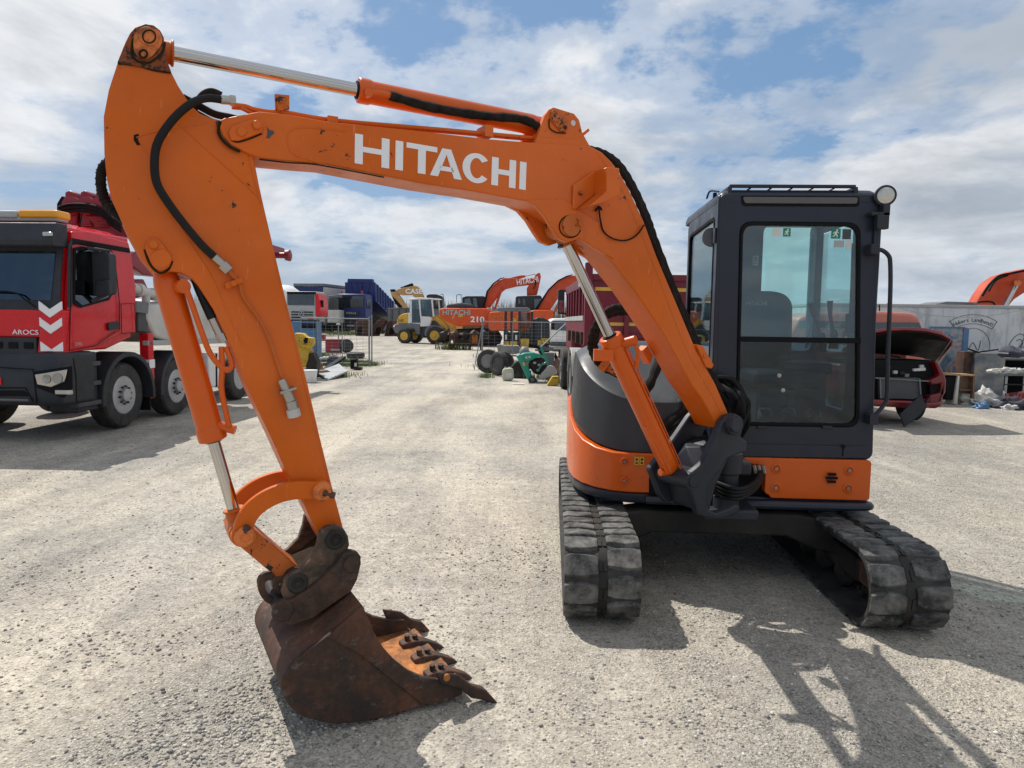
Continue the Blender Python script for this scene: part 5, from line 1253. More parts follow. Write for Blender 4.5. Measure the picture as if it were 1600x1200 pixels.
mb = MB(); a, z = fr.py(442, 464, 5); mb.turn([(.5, 0), (1.5, .8), (1.75, 2.0), (1.6, 3.2), (1.0, 5.0), (.7, 5.2)], fr.w(a, 3.0, z-.7), fr.b+Vector((0, 0, .12)), 28); dr = mb.build('mixer_drum', 'white_paint', t_)
# blue box trailer with white side
fr = Fr(*G(487, 521)[:2], -12); t_ = thing('box_trailer', 'blue and white box trailer standing beyond the silver truck', 'trailer', fr)
mb = MB(); xa = fr.py(459, 450, 3)[0]; xb = fr.py(505, 450, 3)[0]; z1 = fr.py(480, 447, 3)[1]
bx = one('box', 'blue_dark', t_, lambda m: m.box(xa, xb, 3, 12, 1.0, z1, T=fr.M), .05)
one('side_curtain', 'white_dirty', bx, lambda m: m.box(xb+.002, xb+.03, 3.02, 12, 1.0, z1-.1, T=fr.M)); one('roof_edge', 'grey_mid', bx, lambda m: m.box(xa-.02, xb+.05, 2.97, 12, z1, z1+.3, T=fr.M))
mb = MB(); 
for k in range(9): mb.box(xa+.3+k*.38, xa+.34+k*.38, 2.97, 3.0, 1.1, z1-.05, T=fr.M)
mb.build('panel_rib', 'blue', bx)
for y_ in (8.5, 10): wheel(t_, fr.w(xb-.2, y_, .6), fr.a, .6, .4, 'grey_mid')
one('landing_leg', 'frame_dark', t_, lambda m: m.box(xa+.5, xb-.5, 4.5, 4.8, 0, 1.0, T=fr.M))
# small grey truck between trailer and tipper
fr = Fr(*G(521, 521)[:2], -5); t_ = thing('parked_truck', 'white truck mostly hidden by the blue tipper cab', 'truck', fr)
c = one('cab', 'white_dirty', t_, lambda m: pbox(m, fr, 0, 511, 484, 530, 505, 2), .1); one('sun_visor', 'grey_mid', c, lambda m: ppoly(m, fr, -.2, [(512, 462), (528, 460), (529, 465), (515, 465)], 1.5), .05)
one('windscreen', 'glass_dark', c, lambda m: pbox(m, fr, .1, 514, 465.5, 529, 484, 1.6)); one('bumper', 'black', c, lambda m: pbox(m, fr, -.1, 510, 505, 530, 517, 1.0), .05); wheel(t_, fr.w(fr.py(514, 510, 0)[0], 1, .6), -fr.a, .6, .3)

# ================================================================ wheel loader
fr = Fr(*G(657, 537)[:2], -16); LD = thing('wheel_loader', 'white and yellow wheel loader standing on the gravel in mid distance', 'loader', fr)
pc = lambda L, ox=600, oy=420, s=8.57: [(ox+x/s, oy+y/s) for x, y in L]
rh = one('rear_hood', 'yellow', LD, lambda m: ppoly(m, fr, .25, pc([(172, 735), (175, 680), (195, 635), (245, 605), (318, 592), (330, 600), (330, 735)]), 1.4), .06)
text('540', .30, fr.w(fr.py(*pc([(186, 708)])[0], .24)[0], .24, fr.py(*pc([(186, 710)])[0], .24)[1]), fr.a, (0, 0, 1), 'grey_panel', rh, 'model_number', .01)
one('counterweight', 'grey_mid', LD, lambda m: ppoly(m, fr, .15, pc([(112, 790), (125, 750), (175, 735), (330, 735), (480, 740), (480, 880), (430, 880), (400, 800), (180, 860), (150, 860)]), 1.7), .05)
one('warning_stripe', 'white_mark', LD, lambda m: ppoly(m, fr, .13, pc([(120, 778), (130, 752), (150, 750), (140, 780)]), .05)); one('warning_stripe', 'truck_red', LD, lambda m: ppoly(m, fr, .13, pc([(140, 780), (150, 750), (172, 748), (160, 782)]), .05))
fenders = one('fender', 'grey_mid', LD, lambda m: ppoly(m, fr, .0, pc([(540, 900), (545, 820), (580, 770), (640, 755), (730, 765), (790, 800), (770, 810), (700, 790), (620, 800), (580, 850), (575, 905)]), .5), .03)
one('front_frame', 'grey_panel', LD, lambda m: ppoly(m, fr, .4, pc([(420, 890), (430, 780), (560, 760), (600, 700), (700, 700), (760, 800), (740, 900), (560, 900)]), 1.0), .04)
LC = one('cab_base', 'white_paint', LD, lambda m: ppoly(m, fr, .2, pc([(320, 730), (325, 590), (345, 590), (362, 722), (490, 728), (482, 635), (600, 640), (640, 660), (610, 770), (485, 775), (480, 740)]), 1.3), .03)
one('cab_roof', 'white_paint', LC, lambda m: ppoly(m, fr, .1, pc([(325, 405), (345, 395), (480, 385), (660, 395), (672, 408), (480, 412), (340, 418)]), 1.5), .04)
mb = MB()
for A_, B_ in ((((350, 405), (355, 600))), (((470, 410), (492, 640))), (((640, 408), (662, 640))), (((362, 410), (362, 720)))):
    a_ = fr.py(*pc([A_])[0], .2); b_ = fr.py(*pc([B_])[0], .2); mb.bar(fr.w(a_[0], .22, a_[1]), fr.w(b_[0], .22, b_[1]), .10)
    mb.bar(fr.w(a_[0], 1.45, a_[1]), fr.w(b_[0], 1.45, b_[1]), .10)
mb.build('cab_pillar', 'white_paint', LC)
one('door_glass', 'glass_far', LC, lambda m: ppoly(m, fr, .24, pc([(365, 415), (465, 412), (485, 722), (365, 718)]), .02)); one('side_glass', 'glass_far', LC, lambda m: ppoly(m, fr, .24, pc([(490, 412), (640, 410), (655, 640), (495, 638)]), .02)); one('far_glass', 'glass_far', LC, lambda m: ppoly(m, fr, 1.4, pc([(365, 415), (640, 410), (655, 640), (365, 718)]), .02))
one('seat', 'black', LC, lambda m: ppoly(m, fr, .6, pc([(385, 700), (385, 560), (420, 530), (460, 560), (465, 700)]), .5), .05); one('steering_console', 'black', LC, lambda m: ppoly(m, fr, .6, pc([(510, 640), (540, 560), (570, 570), (580, 640)]), .4), .03)
for p_, r0 in (((285, 872), 100), ((690, 900), 115)):
    x, z = fr.py(*pc([p_])[0], 0); r_ = r0/8.57/1109*49; 
    for yy_ in (.0, 1.75): wheel(LD, fr.w(x, yy_, r_), -fr.b, r_, .5, 'yellow', 0, tread=18)
# lift arms
for yy_ in (.45, 1.2): one('lift_arm', 'yellow', LD, lambda m: ppoly(m, fr, yy_, pc([(600, 640), (660, 625), (720, 650), (830, 760), (875, 870), (850, 890), (790, 800), (690, 690), (630, 700)]), .14), .02)
one('tilt_lever', 'yellow', LD, lambda m: ppoly(m, fr, .75, pc([(660, 640), (690, 618), (760, 630), (900, 740), (960, 700), (965, 860), (900, 870), (860, 760), (740, 690), (690, 690)]), .2), .02)
mb = MB(); a_ = fr.py(*pc([(630, 740)])[0], .7); b_ = fr.py(*pc([(790, 800)])[0], .7); mb.cyl(fr.w(a_[0], .7, a_[1]), fr.w(b_[0], .7, b_[1]), .08); mb.build('lift_cylinder', 'yellow', LD)
one('bucket_carrier', 'yellow', LD, lambda m: ppoly(m, fr, .2, pc([(920, 720), (965, 705), (965, 880), (900, 880), (880, 820)]), 1.3), .02)
one('arm_stripe', 'white_mark', LD, lambda m: ppoly(m, fr, .43, pc([(835, 825), (855, 822), (872, 870), (850, 885)]), .02)); one('arm_stripe', 'truck_red', LD, lambda m: ppoly(m, fr, .425, pc([(838, 840), (862, 838), (868, 858), (846, 862)]), .02))

# ================================================================ far excavators
def far_exc(name, label, ctr, deg, tracks_px, col_, parts, booms, lw, matb):
    fr = Fr(*G(*ctr)[:2], deg); t_ = thing(name, label, 'excavator', fr, None)
    for nm, mt, yl, pts, dep, bv in parts: 
        if nm == 'lettering': 
            s, size, p_, m_, sq = pts; a, z = fr.py(*p_, yl); text(s, size, fr.w(a, yl, z), fr.a, (0, 0, 1), m_, t_, 'lettering', .02, sq, bold=.014)
        else: one(nm, mt, t_, lambda m: ppoly(m, fr, yl, pts, dep), bv)
    for nm, mt, yl, pts, dep in booms: one(nm, mt, t_, lambda m: ppoly(m, fr, yl, pts, dep), .04)
    return fr, t_
qc = lambda L: pc(L, 740, 420, 6.0)
# 1: orange excavator, boom arched right
b5 = pc([(738, 560), (750, 528), (800, 520), (1371, 525)]); 
fr, X1 = far_exc('crawler_excavator', 'orange excavator with HITACHI on boom and tail, its boom arched above the yard', (735, 541), 0, None, None, [
    ('undercarriage', 'frame_dark', .6, [(710, 541), (706, 530), (712, 514), (775, 512), (785, 528), (780, 541)], 2.2, .1),
    ('body', 'orange_far', 0, [(686, 484), (690, 481), (760, 481.5), (771, 486), (773, 505), (758, 510), (716, 510), (700, 504), (690, 498), (686, 492)], 2.6, .12),
    ('engine_cover', 'grey_panel', .3, [(696, 481), (699, 475), (720, 473), (738, 475), (741, 481)], 1.8, .1),
    ('cab', 'black_plastic', 1.4, [(722, 481), (722, 464.5), (728, 462.5), (756, 462.5), (760, 466), (760, 481)], 1.2, .05),
    ('cab_window', 'glass_cab', 1.36, [(726, 480), (726, 467), (734, 466), (738, 480)], .03, 0), ('cab_window', 'glass_cab', 1.36, [(740, 480), (739, 466), (744, 466), (746, 480)], .03, 0),
    ('handrail', 'black', .4, [(713, 473), (713, 461), (715, 460), (721, 460), (721, 473), (720.4, 473), (720.4, 461), (713.8, 461), (713.8, 473)], .05, 0),
    ('lettering', '', -.03, ('HITACHI', .44, (691, 491.5), 'grey_light', 1.05), 0, 0), ('lettering', '', -.03, ('210', .50, (735, 503), 'white_mark', 1.2), 0, 0),
    ('warning_label', 'yellow', -.02, [(716, 491.5), (723, 491.5), (723, 495.5), (716, 495.5)], .03, 0),
    ('tail_stripe', 'grey_light', -.02, [(712, 488), (712.8, 488), (708.5, 497), (706, 498.5), (706, 497.8)], .02, 0)],
    [('boom', 'orange_red', .9, qc([(92, 360), (110, 290), (135, 215), (180, 155), (240, 105), (300, 85), (480, 92), (580, 85), (590, 115), (560, 145), (400, 165), (300, 190), (255, 225), (200, 300), (155, 360)]), .6),
     ('stick', 'orange_red', .95, qc([(575, 60), (600, 38), (622, 36), (632, 75), (615, 160), (595, 245), (500, 250), (500, 180), (520, 150), (565, 130)]), .5),
     ('stick_cylinder', 'orange_red', 1.0, qc([(330, 85), (440, 60), (485, 60), (488, 78), (345, 105)]), .3), ('cylinder_rod', 'chrome', 1.05, qc([(485, 66), (580, 44), (582, 50), (486, 73)]), .15),
     ('lift_cylinder', 'orange_red', .8, qc([(262, 178), (278, 180), (240, 290), (205, 385), (188, 385), (215, 290)]), .3),
     ('boom_hose', 'black', .75, qc([(85, 360), (120, 210), (180, 135), (250, 85), (290, 80), (292, 88), (255, 95), (190, 145), (135, 215), (105, 360)]), .1), ('stick_hose', 'black', .85, qc([(560, 95), (590, 110), (585, 150), (560, 190), (556, 188), (577, 150), (580, 115), (560, 102)]), .08)], 0, 'orange_far')
a, z = fr.py(*qc([(405, 152)])[0], .88); text('HITACHI', .50, fr.w(a, .88, z), fr.a+Vector((0, 0, .17)), Vector((0, 0, 1))-fr.a*.17, 'white_mark', X1, 'lettering', .02, .74, bold=.012)
# 2: orange excavator to the right
fr, X2 = far_exc('crawler_excavator', 'orange excavator right of the other, its boom rising behind the dark red truck', (820, 543), 0, None, None, [
    ('undercarriage', 'frame_dark', .6, [(790, 543), (790, 520), (860, 518), (868, 543)], 2.2, .1),
    ('body', 'orange_far', 0, qc([(140, 440), (155, 405), (280, 398), (300, 400), (545, 400), (560, 385), (735, 385), (748, 405), (745, 500), (700, 560), (160, 585), (142, 560)]), 2.6, .12),
    ('cab', 'black_plastic', 1.0, qc([(392, 385), (395, 262), (410, 255), (620, 248), (640, 262), (640, 385)]), 1.2, .05),
    ('cab_window', 'glass_cab', .96, qc([(570, 370), (570, 285), (632, 280), (634, 340), (610, 370)]), .03, 0), ('cab_window', 'glass_far', .96, qc([(460, 340), (460, 280), (485, 280), (485, 340)]), .03, 0), ('cab_window', 'glass_cab', .96, qc([(420, 330), (420, 282), (438, 282), (438, 330)]), .03, 0),
    ('lettering', '', -.03, ('HITACHI', .42, (771, 499), 'rust_link', 1.15), 0, 0), ('warning_label', 'yellow', -.02, qc([(365, 462), (402, 462), (402, 492), (365, 492)]), .03, 0)],
    [('boom', 'orange_red', .7, qc([(580, 385), (640, 300), (690, 215), (760, 130), (830, 85), (880, 65), (1000, 60), (1010, 120), (880, 215), (835, 215), (790, 280), (720, 385)]), .6),
     ('lift_cylinder', 'orange_red', .6, qc([(800, 290), (830, 290), (760, 430), (745, 420)]), .3),
     ('boom_hose', 'black', .55, qc([(570, 385), (640, 280), (700, 190), (790, 105), (870, 65), (930, 50), (932, 58), (875, 75), (795, 118), (705, 205), (600, 385)]), .1)], 0, 'orange_far')
# 3: tan excavator behind the loader
fr, X3 = far_exc('crawler_excavator', 'tan excavator with bent boom behind the white loader and grey skip', (665, 528), 0, None, None, [
    ('undercarriage', 'frame_dark', .6, [(660, 528), (660, 515), (705, 515), (708, 528)], 2.4, .1),
    ('body', 'grey_mid', 0, [(664, 516), (664, 481), (705, 481), (708, 516)], 3.0, .1),
    ('cab', 'black_plastic', -.3, pc([(565, 520), (568, 355), (600, 338), (700, 340), (765, 362), (780, 385), (785, 520)]), 1.6, .06),
    ('cab_window', 'glass_cab', -.34, pc([(690, 480), (692, 390), (740, 385), (745, 480)]), .03, 0), ('cab_window', 'glass_far', -.34, pc([(600, 480), (600, 380), (650, 375), (650, 480)]), .03, 0),
    ('handrail', 'black', -.3, pc([(755, 350), (760, 335), (795, 340), (805, 430), (798, 430), (789, 347), (762, 342)]), .06, 0)],
    [('boom', 'case_tan', .3, pc([(160, 290), (200, 265), (410, 225), (450, 235), (490, 280), (520, 350), (540, 400), (460, 400), (400, 380), (380, 350), (230, 350), (170, 330)]), .8),
     ('stick', 'case_tan', .4, pc([(78, 275), (130, 275), (180, 300), (200, 350), (240, 400), (270, 450), (320, 520), (200, 520), (150, 470), (100, 360)]), .6),
     ('stick_cylinder', 'black', .4, pc([(215, 250), (330, 205), (375, 190), (395, 215), (380, 235), (225, 262)]), .3), ('stick_head', 'black', .38, pc([(78, 275), (135, 272), (160, 295), (140, 310), (88, 305)]), .64),
     ('dark_edge', 'black_plastic', .36, pc([(430, 260), (455, 240), (500, 300), (525, 370), (490, 370), (470, 320), (445, 310)]), .1), ('link_rods', 'black', .36, pc([(100, 360), (150, 400), (245, 505), (240, 520), (200, 520), (150, 470)]), .1)], 0, 'case_tan')
a, z = fr.py(*pc([(285, 330)])[0], .28); text('CASE', .62, fr.w(a, .28, z), fr.a, (0, 0, 1), 'white_mark', X3, 'lettering', .02, 1.1, bold=.02)

# small dark roller with grey roof
fr = Fr(*G(803, 556)[:2], 0); RL = thing('road_roller', 'small black roller with grey roof behind the right fence panel', 'roller', fr)
one('roof', 'grey_mid', RL, lambda m: ppoly(m, fr, 0, qc([(210, 385), (230, 362), (500, 360), (530, 375), (530, 402), (240, 400)]), 1.4), .04)
mb = MB()
for q in (290, 345, 420, 535, 575): pbox(mb, fr, .05, 740+q/6, 420+(400 if q < 540 else 470)/6, 740+(q+20)/6, 420+700/6, .08)
mb.build('frame_post', 'black_plastic', RL)
one('body', 'black_plastic', RL, lambda m: ppoly(m, fr, .15, qc([(280, 720), (280, 560), (340, 600), (430, 600), (550, 540), (560, 480), (600, 455), (660, 460), (715, 490), (715, 720)]), 1.2), .05)
one('dark_glass', 'glass_far', RL, lambda m: pbox(m, fr, .1, 812, 488, 828, 525, .02))
for q in ((290, 680, 330, 715), (340, 680, 410, 715), (440, 655, 520, 735), (600, 670, 640, 720), (640, 650, 700, 700)):
    one('yellow_step', 'yellow_bright', RL, lambda m: pbox(m, fr, -.05, 740+q[0]/6, 420+q[1]/6, 740+q[2]/6, 420+q[3]/6, .25), .02)
for q in ((296, 618, 312, 665), (390, 620, 408, 668)): one('label_plate', 'paper', RL, lambda m: pbox(m, fr, .03, 740+q[0]/6, 420+q[1]/6, 740+q[2]/6, 420+q[3]/6, .03))
for q in (300, 660): wheel(RL, fr.w(fr.py(740+q/6, 545, .6)[0], .7, .28), -fr.b, .28, .4, 'black', name='drum')
# white van
fr = Fr(*G(872, 549)[:2], 0); V1 = thing('parked_van', 'white van with dark windscreen beside the dark red dump truck', 'van', fr)
vb = one('body', 'white_paint', V1, lambda m: ppoly(m, fr, 0, [(859, 543), (858, 520), (860, 502), (863, 497.5), (885, 497), (892, 500), (893, 543)], 3.5), .12)
one('windscreen', 'glass_dark', vb, lambda m: ppoly(m, fr, -.04, [(861, 515), (861, 503), (864, 501.5), (884, 501.5), (886, 517)], .03)); one('windscreen_backing', 'black', vb, lambda m: ppoly(m, fr, -.008, [(861, 515), (861, 503), (864, 501.5), (884, 501.5), (886, 517)], .005))
one('bumper', 'grey_panel', vb, lambda m: pbox(m, fr, -.1, 859, 534, 893, 541, .3), .04)
for x in (862, 889): wheel(V1, fr.w(fr.py(x, 540, .5)[0], .8, .33), fr.a, .33, .22)
# grey skip
fr = Fr(*G(632, 524)[:2], 0); SKP = thing('waste_skip', 'long grey steel skip behind the loader and rusty buckets', 'skip', fr)
sk = one('skip_body', 'grey_mid', SKP, lambda m: ppoly(m, fr, 0, [(606, 481.5), (690, 481.5), (690, 505), (685, 519), (612, 519), (606, 502)], 3), .04)
mb = MB(); 
for x in range(612, 690, 11): pbox(mb, fr, -.08, x, 483, x+1.3, 504, .08)
pbox(mb, fr, -.1, 605, 480.8, 691, 482.6, .1); mb.build('skip_rib', 'grey_panel', sk)
# spare buckets
for i, (q, lb) in enumerate((([(555, 525), (553, 508), (560, 500), (574, 500), (579, 510), (576, 525)], 'rusty brown excavator bucket left of two, lying behind the left fence'), ([(579, 525), (582, 511), (590, 500), (600, 500), (596, 512), (588, 525)], 'rusty curved bucket between the fence post and the open dark bucket'), ([(600, 525), (604, 515), (606, 502), (613, 500), (617, 512), (622, 522), (618, 525)], 'rusty bucket nearest the loader with a tall curved back'))):
    fr = Fr(*G((q[0][0]+q[-1][0])/2, 525)[:2], 0); t_ = thing('spare_bucket', lb, 'excavator bucket', fr, 'spare buckets behind the left fence')
    s_ = one('shell', 'rust', t_, lambda m: ppoly(m, fr, 0, q, 1.8), .05)
    one('ear', 'rust_dark', t_, lambda m: ppoly(m, fr, .5, [(q[2][0]+1, q[2][1]+3), (q[2][0]+3, q[2][1]-3), (q[2][0]+8, q[2][1]-3), (q[2][0]+9, q[2][1]+3)], .3), .03)
    one('bucket_mouth', 'black', s_, lambda m: ppoly(m, fr, -.03, [(q[1][0]+4, 522), (q[1][0]+6, 512), (q[1][0]+14, 511), (q[1][0]+11, 522)], .03))
# rusty steel rack
fr = Fr(*G(727, 547)[:2], 0); RK = thing('steel_rack', 'rusty open steel rack holding scrap in front of the orange excavator', 'rack', fr)
mb = MB(); 
for x in (702, 709, 734, 750):
    for yl in (0, .9): pbox(mb, fr, yl, x, 521, x+1.8, 547, .07)
for y in (521, 539): 
    for yl in (0, .9): pbox(mb, fr, yl, 702, y, 752, y+1.8, .07)
RF = mb.build('rack_frame', 'rust_dark', RK)
for k in range(5): lump('scrap_part', 'rust' if k % 2 else 'frame_dark', RK, fr.w(-1.2+k*.55, .5, .75), .28, .3, .3, k, .9, 2)
one('shelf_plate', 'rust_dark', RF, lambda m: pbox(m, fr, .05, 703, 537, 751, 538.5, .85))
one('rusty_bracket', 'rust_inner', RK, lambda m: pbox(m, fr, .2, 737, 524, 746, 538, .3), .02)
# ================================================================ dark red dump truck behind the machine
D = Fr(1.22, 11.7, 0); DT = thing('dump_truck', 'dark red dump truck with yellow stripes parked behind the excavator boom', 'truck', D)
zt = D.py(1000, 429, 0)[1]; zlo = D.py(1000, 540, 0)[1]; XR = 2.45; YF = 4.1
bd = one('tipper_bed', 'dark_red', DT, lambda m: (m.box(.02, XR, 0, .10, zlo, zt, T=D.M), m.box(0.02, .10, .1, YF, zlo+.2, zt-.04, T=D.M), m.box(XR-.08, XR, .1, YF, zlo+.2, zt, T=D.M), m.box(.1, XR-.08, .1, YF, zlo+.15, zlo+.25, T=D.M), m.box(.02, XR, YF, YF+.1, zlo+.2, zt-.04, T=D.M)), .015)
one('corner_post', 'dark_red', bd, lambda m: m.box(-.05, .07, -.06, .10, zlo-.05, D.py(920, 410, 0)[1], T=D.M), .015)
for y0, y1 in ((449, 454.5), (504, 509)):
    one('reflective_stripe', 'yellow', bd, lambda m: m.box(.12, XR-.1, -.006, -.001, D.py(1000, y1+.5, 0)[1], D.py(1000, y0+.5, 0)[1], T=D.M))
mb = MB()
mb.box(.07, XR, -.05, 0, zt-.10, zt+.0, T=D.M); mb.box(.07, XR, -.06, 0, D.py(1000, 529, 0)[1], D.py(1000, 523, 0)[1], T=D.M); mb.box(.6, .68, -.05, -.0065, zlo, zt-.1, T=D.M); mb.box(1.8, 1.88, -.05, -.0065, zlo, zt-.1, T=D.M)
mb.build('tailgate_frame', 'dark_red', bd, bevel=.008)
mb = MB()
for k in range(7): yy = .35+k*.6; mb.box(-.05, .018, yy, yy+.10, zlo+.45, zt-.18, T=D.M)
mb.box(-.06, .0175, .1, YF, zt-.19, zt-.03, T=D.M); mb.box(-.05, .017, .1, YF, zlo+.2, zlo+.44, T=D.M); mb.build('side_rib', 'dark_red', bd, bevel=.008)
one('side_rail', 'grey_light', bd, lambda m: m.box(-.065, -.051, .1, YF, zlo+.40, zlo+.48, T=D.M)); one('top_plate', 'grey_light', bd, lambda m: m.box(-.075, -.061, .12, .9, zt-.17, zt-.06, T=D.M))
for k in range(4):
    one('board_latch', 'rust_dark', bd, lambda m: m.box(-.06, .0, .5+k*.9, .58+k*.9, zlo-.02, zlo+.22, T=D.M), .01)
one('chassis', 'frame_dark', DT, lambda m: m.box(.5, 1.9, .2, 6.2, .55, .95, T=D.M), .02)
w2 = [G(905, 652), G(890, 629)]
for i, y_ in enumerate((.85, 2.15)):
    wheel(DT, D.w(.14, y_, .50), -D.a, .50, .50, 'grey_mid', 10, -.06, tread=26); wheel(DT, D.w(XR-.14, y_, .50), D.a, .50, .50, 'grey_mid')
    m_ = MB(); o_, i_ = [], []
    for k in range(13):
        t = R(10+160*k/12); o_.append((y_+.62*math.cos(t), .50+.62*math.sin(t))); i_.append((y_+.59*math.cos(t), .50+.59*math.sin(t)))
    m_.prism(o_+i_[::-1], -.10, .45, lambda a, b, w: D.w(w, a, b)); m_.build('mudguard', 'grey_light', DT, bevel=.008)
wheel(DT, D.w(.10, 5.6, .5), -D.a, .5, .3, 'grey_mid')
cbx = one('cab', 'dark_red', DT, lambda m: m.box(.12, XR-.1, 4.5, 6.2, .9, 2.35, T=D.M), .08)
one('cab_window', 'glass_dark', cbx, lambda m: m.box(.10, .118, 4.9, 5.9, 1.7, 2.2, T=D.M)); one('mud_flap', 'black', DT, lambda m: m.box(-.08, .4, 1.5, 1.53, .2, .8, T=D.M))
P0 = wp(877, 471, 16.2)
mb = MB(); x0_, x1_ = wp(872, 470, 16.2).x, wp(882, 470, 16.2).x; z1_, z0_ = wp(877, 452, 16.2).z, wp(877, 491, 16.2).z
mb.prism(rr(x0_, x1_, z0_, z1_, .04), 16.2, 16.35, lambda a, b, w: Vector((a, w, b))); mr = mb.build('mirror', 'black_plastic', DT, bevel=.01)
one('mirror_arm', 'black', mr, lambda m: (m.bar((x1_-.03, 16.3, z1_-.05), (1.45, 16.3, z1_+.05), .04), m.bar((x1_-.03, 16.3, z0_+.03), (1.45, 16.3, z0_-.05), .04)))
one('mirror_glass', 'chrome', mr, lambda m: m.box(x0_+.02, x1_-.02, 16.185, 16.199, z0_+.04, z1_-.25))
mb = MB(); mb.bar(D.w(-.06, -.06, zlo+.0), D.w(-.06, -.02, .55), .05); mb.build('rear_bar', 'dark_red', DT)
one('rear_underride', 'frame_dark', DT, lambda m: m.box(.1, XR-.1, .1, .2, .55, .7, T=D.M), .01)
one('tail_lamp', 'truck_red', DT, lambda m: m.box(.2, .5, .08, .1, .75, .85, T=D.M), .01)

# ================================================================ fence panels
def fence(px0, px1, ptop, pbase, Yg, label, posts, yaw=0.0):
    g = G(px0, pbase); fr = Fr(g.x, g.y, yaw); t_ = thing('fence_panel', label, 'fence', fr)
    xe = fr.py(px1, pbase, 0)[0]; h = fr.py(px0, ptop, 0)[1]
    mb = MB()
    for p in posts: x = fr.py(p, pbase, 0)[0]; mb = MB(); mb.cyl(fr.w(x, 0, 0), fr.w(x, 0, h+(.05 if p in (577, 753) else 0)), .028 if p in (577, 753) else .014, n=10); mb.build('post', 'galv', t_)
    mb = MB()
    for z in (h-.03, .10): mb.cyl(fr.w(0, .0, z), fr.w(xe, .0, z), .018, n=8)
    mb.build('rail', 'galv', t_)
    mb = MB(); n = int(xe/.20)
    for k in range(1, n): x = xe*k/n; mb.bar(fr.w(x, 0, .1), fr.w(x, 0, h-.03), .006)
    for k in range(1, 13): z = .1+(h-.13)*k/13; mb.bar(fr.w(0, .008, z), fr.w(xe, .008, z), .006)
    mb.build('wire_mesh', 'galv', t_)
    return fr, t_
fr, t_ = fence(471, 577, 495.5, 571, 25, 'left mobile wire fence panel with grey steel end post', (471, 535, 577))
g = G(577, 571); mb = MB(); mb.box(g.x-.18, g.x+.18, g.y-.1, g.y+.1, 0, .09); mb.build('foot', 'grey_mid', t_, bevel=.02)
mb = MB(); mb.cyl((g.x+.1, g.y-.04, 0), (g.x+.1, g.y-.04, 1.78), .024, n=8); mb.build('clamp_post', 'galv', t_)
fr, t_ = fence(753, 888, 501, 577, 24, 'right mobile wire fence panel in front of the small roller', (753, 800, 845, 888))
g = G(753, 577); mb = MB(); mb.box(g.x-.12, g.x+.12, g.y-.1, g.y+.1, 0, .09); mb.build('foot', 'grey_mid', t_, bevel=.02); mb = MB(); mb.bar((g.x-.25, g.y-.2, 0), (g.x, g.y, 1.5), .03); mb.build('brace', 'galv', t_)

# ================================================================ junk at the left fence
def junk(name, label, cat_, px, py, fn, group=None, deg=0):
    g = G(px, py); fr = Fr(g.x, g.y, deg); t_ = thing(name, label, cat_, fr, group); fn(fr, t_); return t_
def fl(fr, t_):
    b = one('cabinet_body', 'blue_locker', t_, lambda m: pbox(m, fr, 0, 456, 502, 496.5, 560, .6), .01); one('open_bay', 'black', b, lambda m: pbox(m, fr, -.01, 471, 505, 493, 513, .02)); one('door', 'blue_locker', b, lambda m: pbox(m, fr, -.02, 471, 514.5, 494.5, 556, .02), .004)
    one('side_post', 'galv', b, lambda m: pbox(m, fr, -.04, 494.5, 501, 496.8, 562, .05))
junk('metal_cabinet', 'pale blue metal cabinet at the left fence beside the orange arm', 'cabinet', 476, 562, fl)
def fy(fr, t_):
    one('main_plate', 'yellow_bright', t_, lambda m: ppoly(m, fr, 0, [(460, 520), (472, 521), (478, 527), (487, 528), (488, 538), (482, 545), (481, 562), (477, 574), (462, 574)], .35), .03); one('arm_bar', 'yellow_bright', t_, lambda m: ppoly(m, fr, -.05, [(468, 538), (484, 540), (486, 545), (470, 545)], .12), .01)
    one('hinge_hole', 'black', t_, lambda m: ppoly(m, fr, -.02, [(474, 532), (477, 527), (481, 528), (480, 536), (476, 537)], .02)); one('hydraulic_block', 'frame_dark', t_, lambda m: ppoly(m, fr, .05, [(478, 556), (488, 550), (495, 566), (492, 590), (478, 594)], .4), .03)
junk('yellow_attachment', 'bent yellow steel machine part in the scrap heap left of the path', 'scrap part', 474, 592, fy)
def fw(fr, t_):
    mb = MB(); mb.bar(wp(484, 541, g0.y+.1), wp(503, 576, g0.y-.1), .09, .03); o = mb.build('board', 'wood', t_, bevel=.004); mb = MB(); mb.bar(wp(481, 552, g0.y+.05), wp(497, 580, g0.y), .12, .03); mb.build('board', 'grey_mid', t_)
g0 = G(500, 580); junk('wooden_plank', 'worn wooden plank leaning in the scrap heap beside the yellow part', 'plank', 500, 580, fw)
g0 = G(505, 597)
mb = MB(); A_ = [wp(495, 581, 19.8), wp(529.5, 568, 21.0), wp(543, 579.5, 19.9), wp(512, 596, 18.6)]
for p in A_: p.z = max(p.z, .03)
n_ = (A_[1]-A_[0]).cross(A_[3]-A_[0]).normalized()*.04
mb.loft([A_, [p+n_ for p in A_]]); m0, t, b = newmat('faded_sign')
f = ramp(t, tnoise(t, 3, 6, .7, sc3=(.6, 3, 1)), [(.35, (.18, .20, .21)), (.5, (.34, .36, .37)), (.62, (.44, .43, .41)), (.72, (.55, .22, .16))]); t.links.new(f, b.inputs[0]); b.inputs['Roughness'].default_value = .4; MATS['faded_sign'] = m0
tag(mb.build('discarded_signboard', 'faded_sign', None), 'faded white sheet panel lying tilted at the edge of the left scrap heap', 'panel')
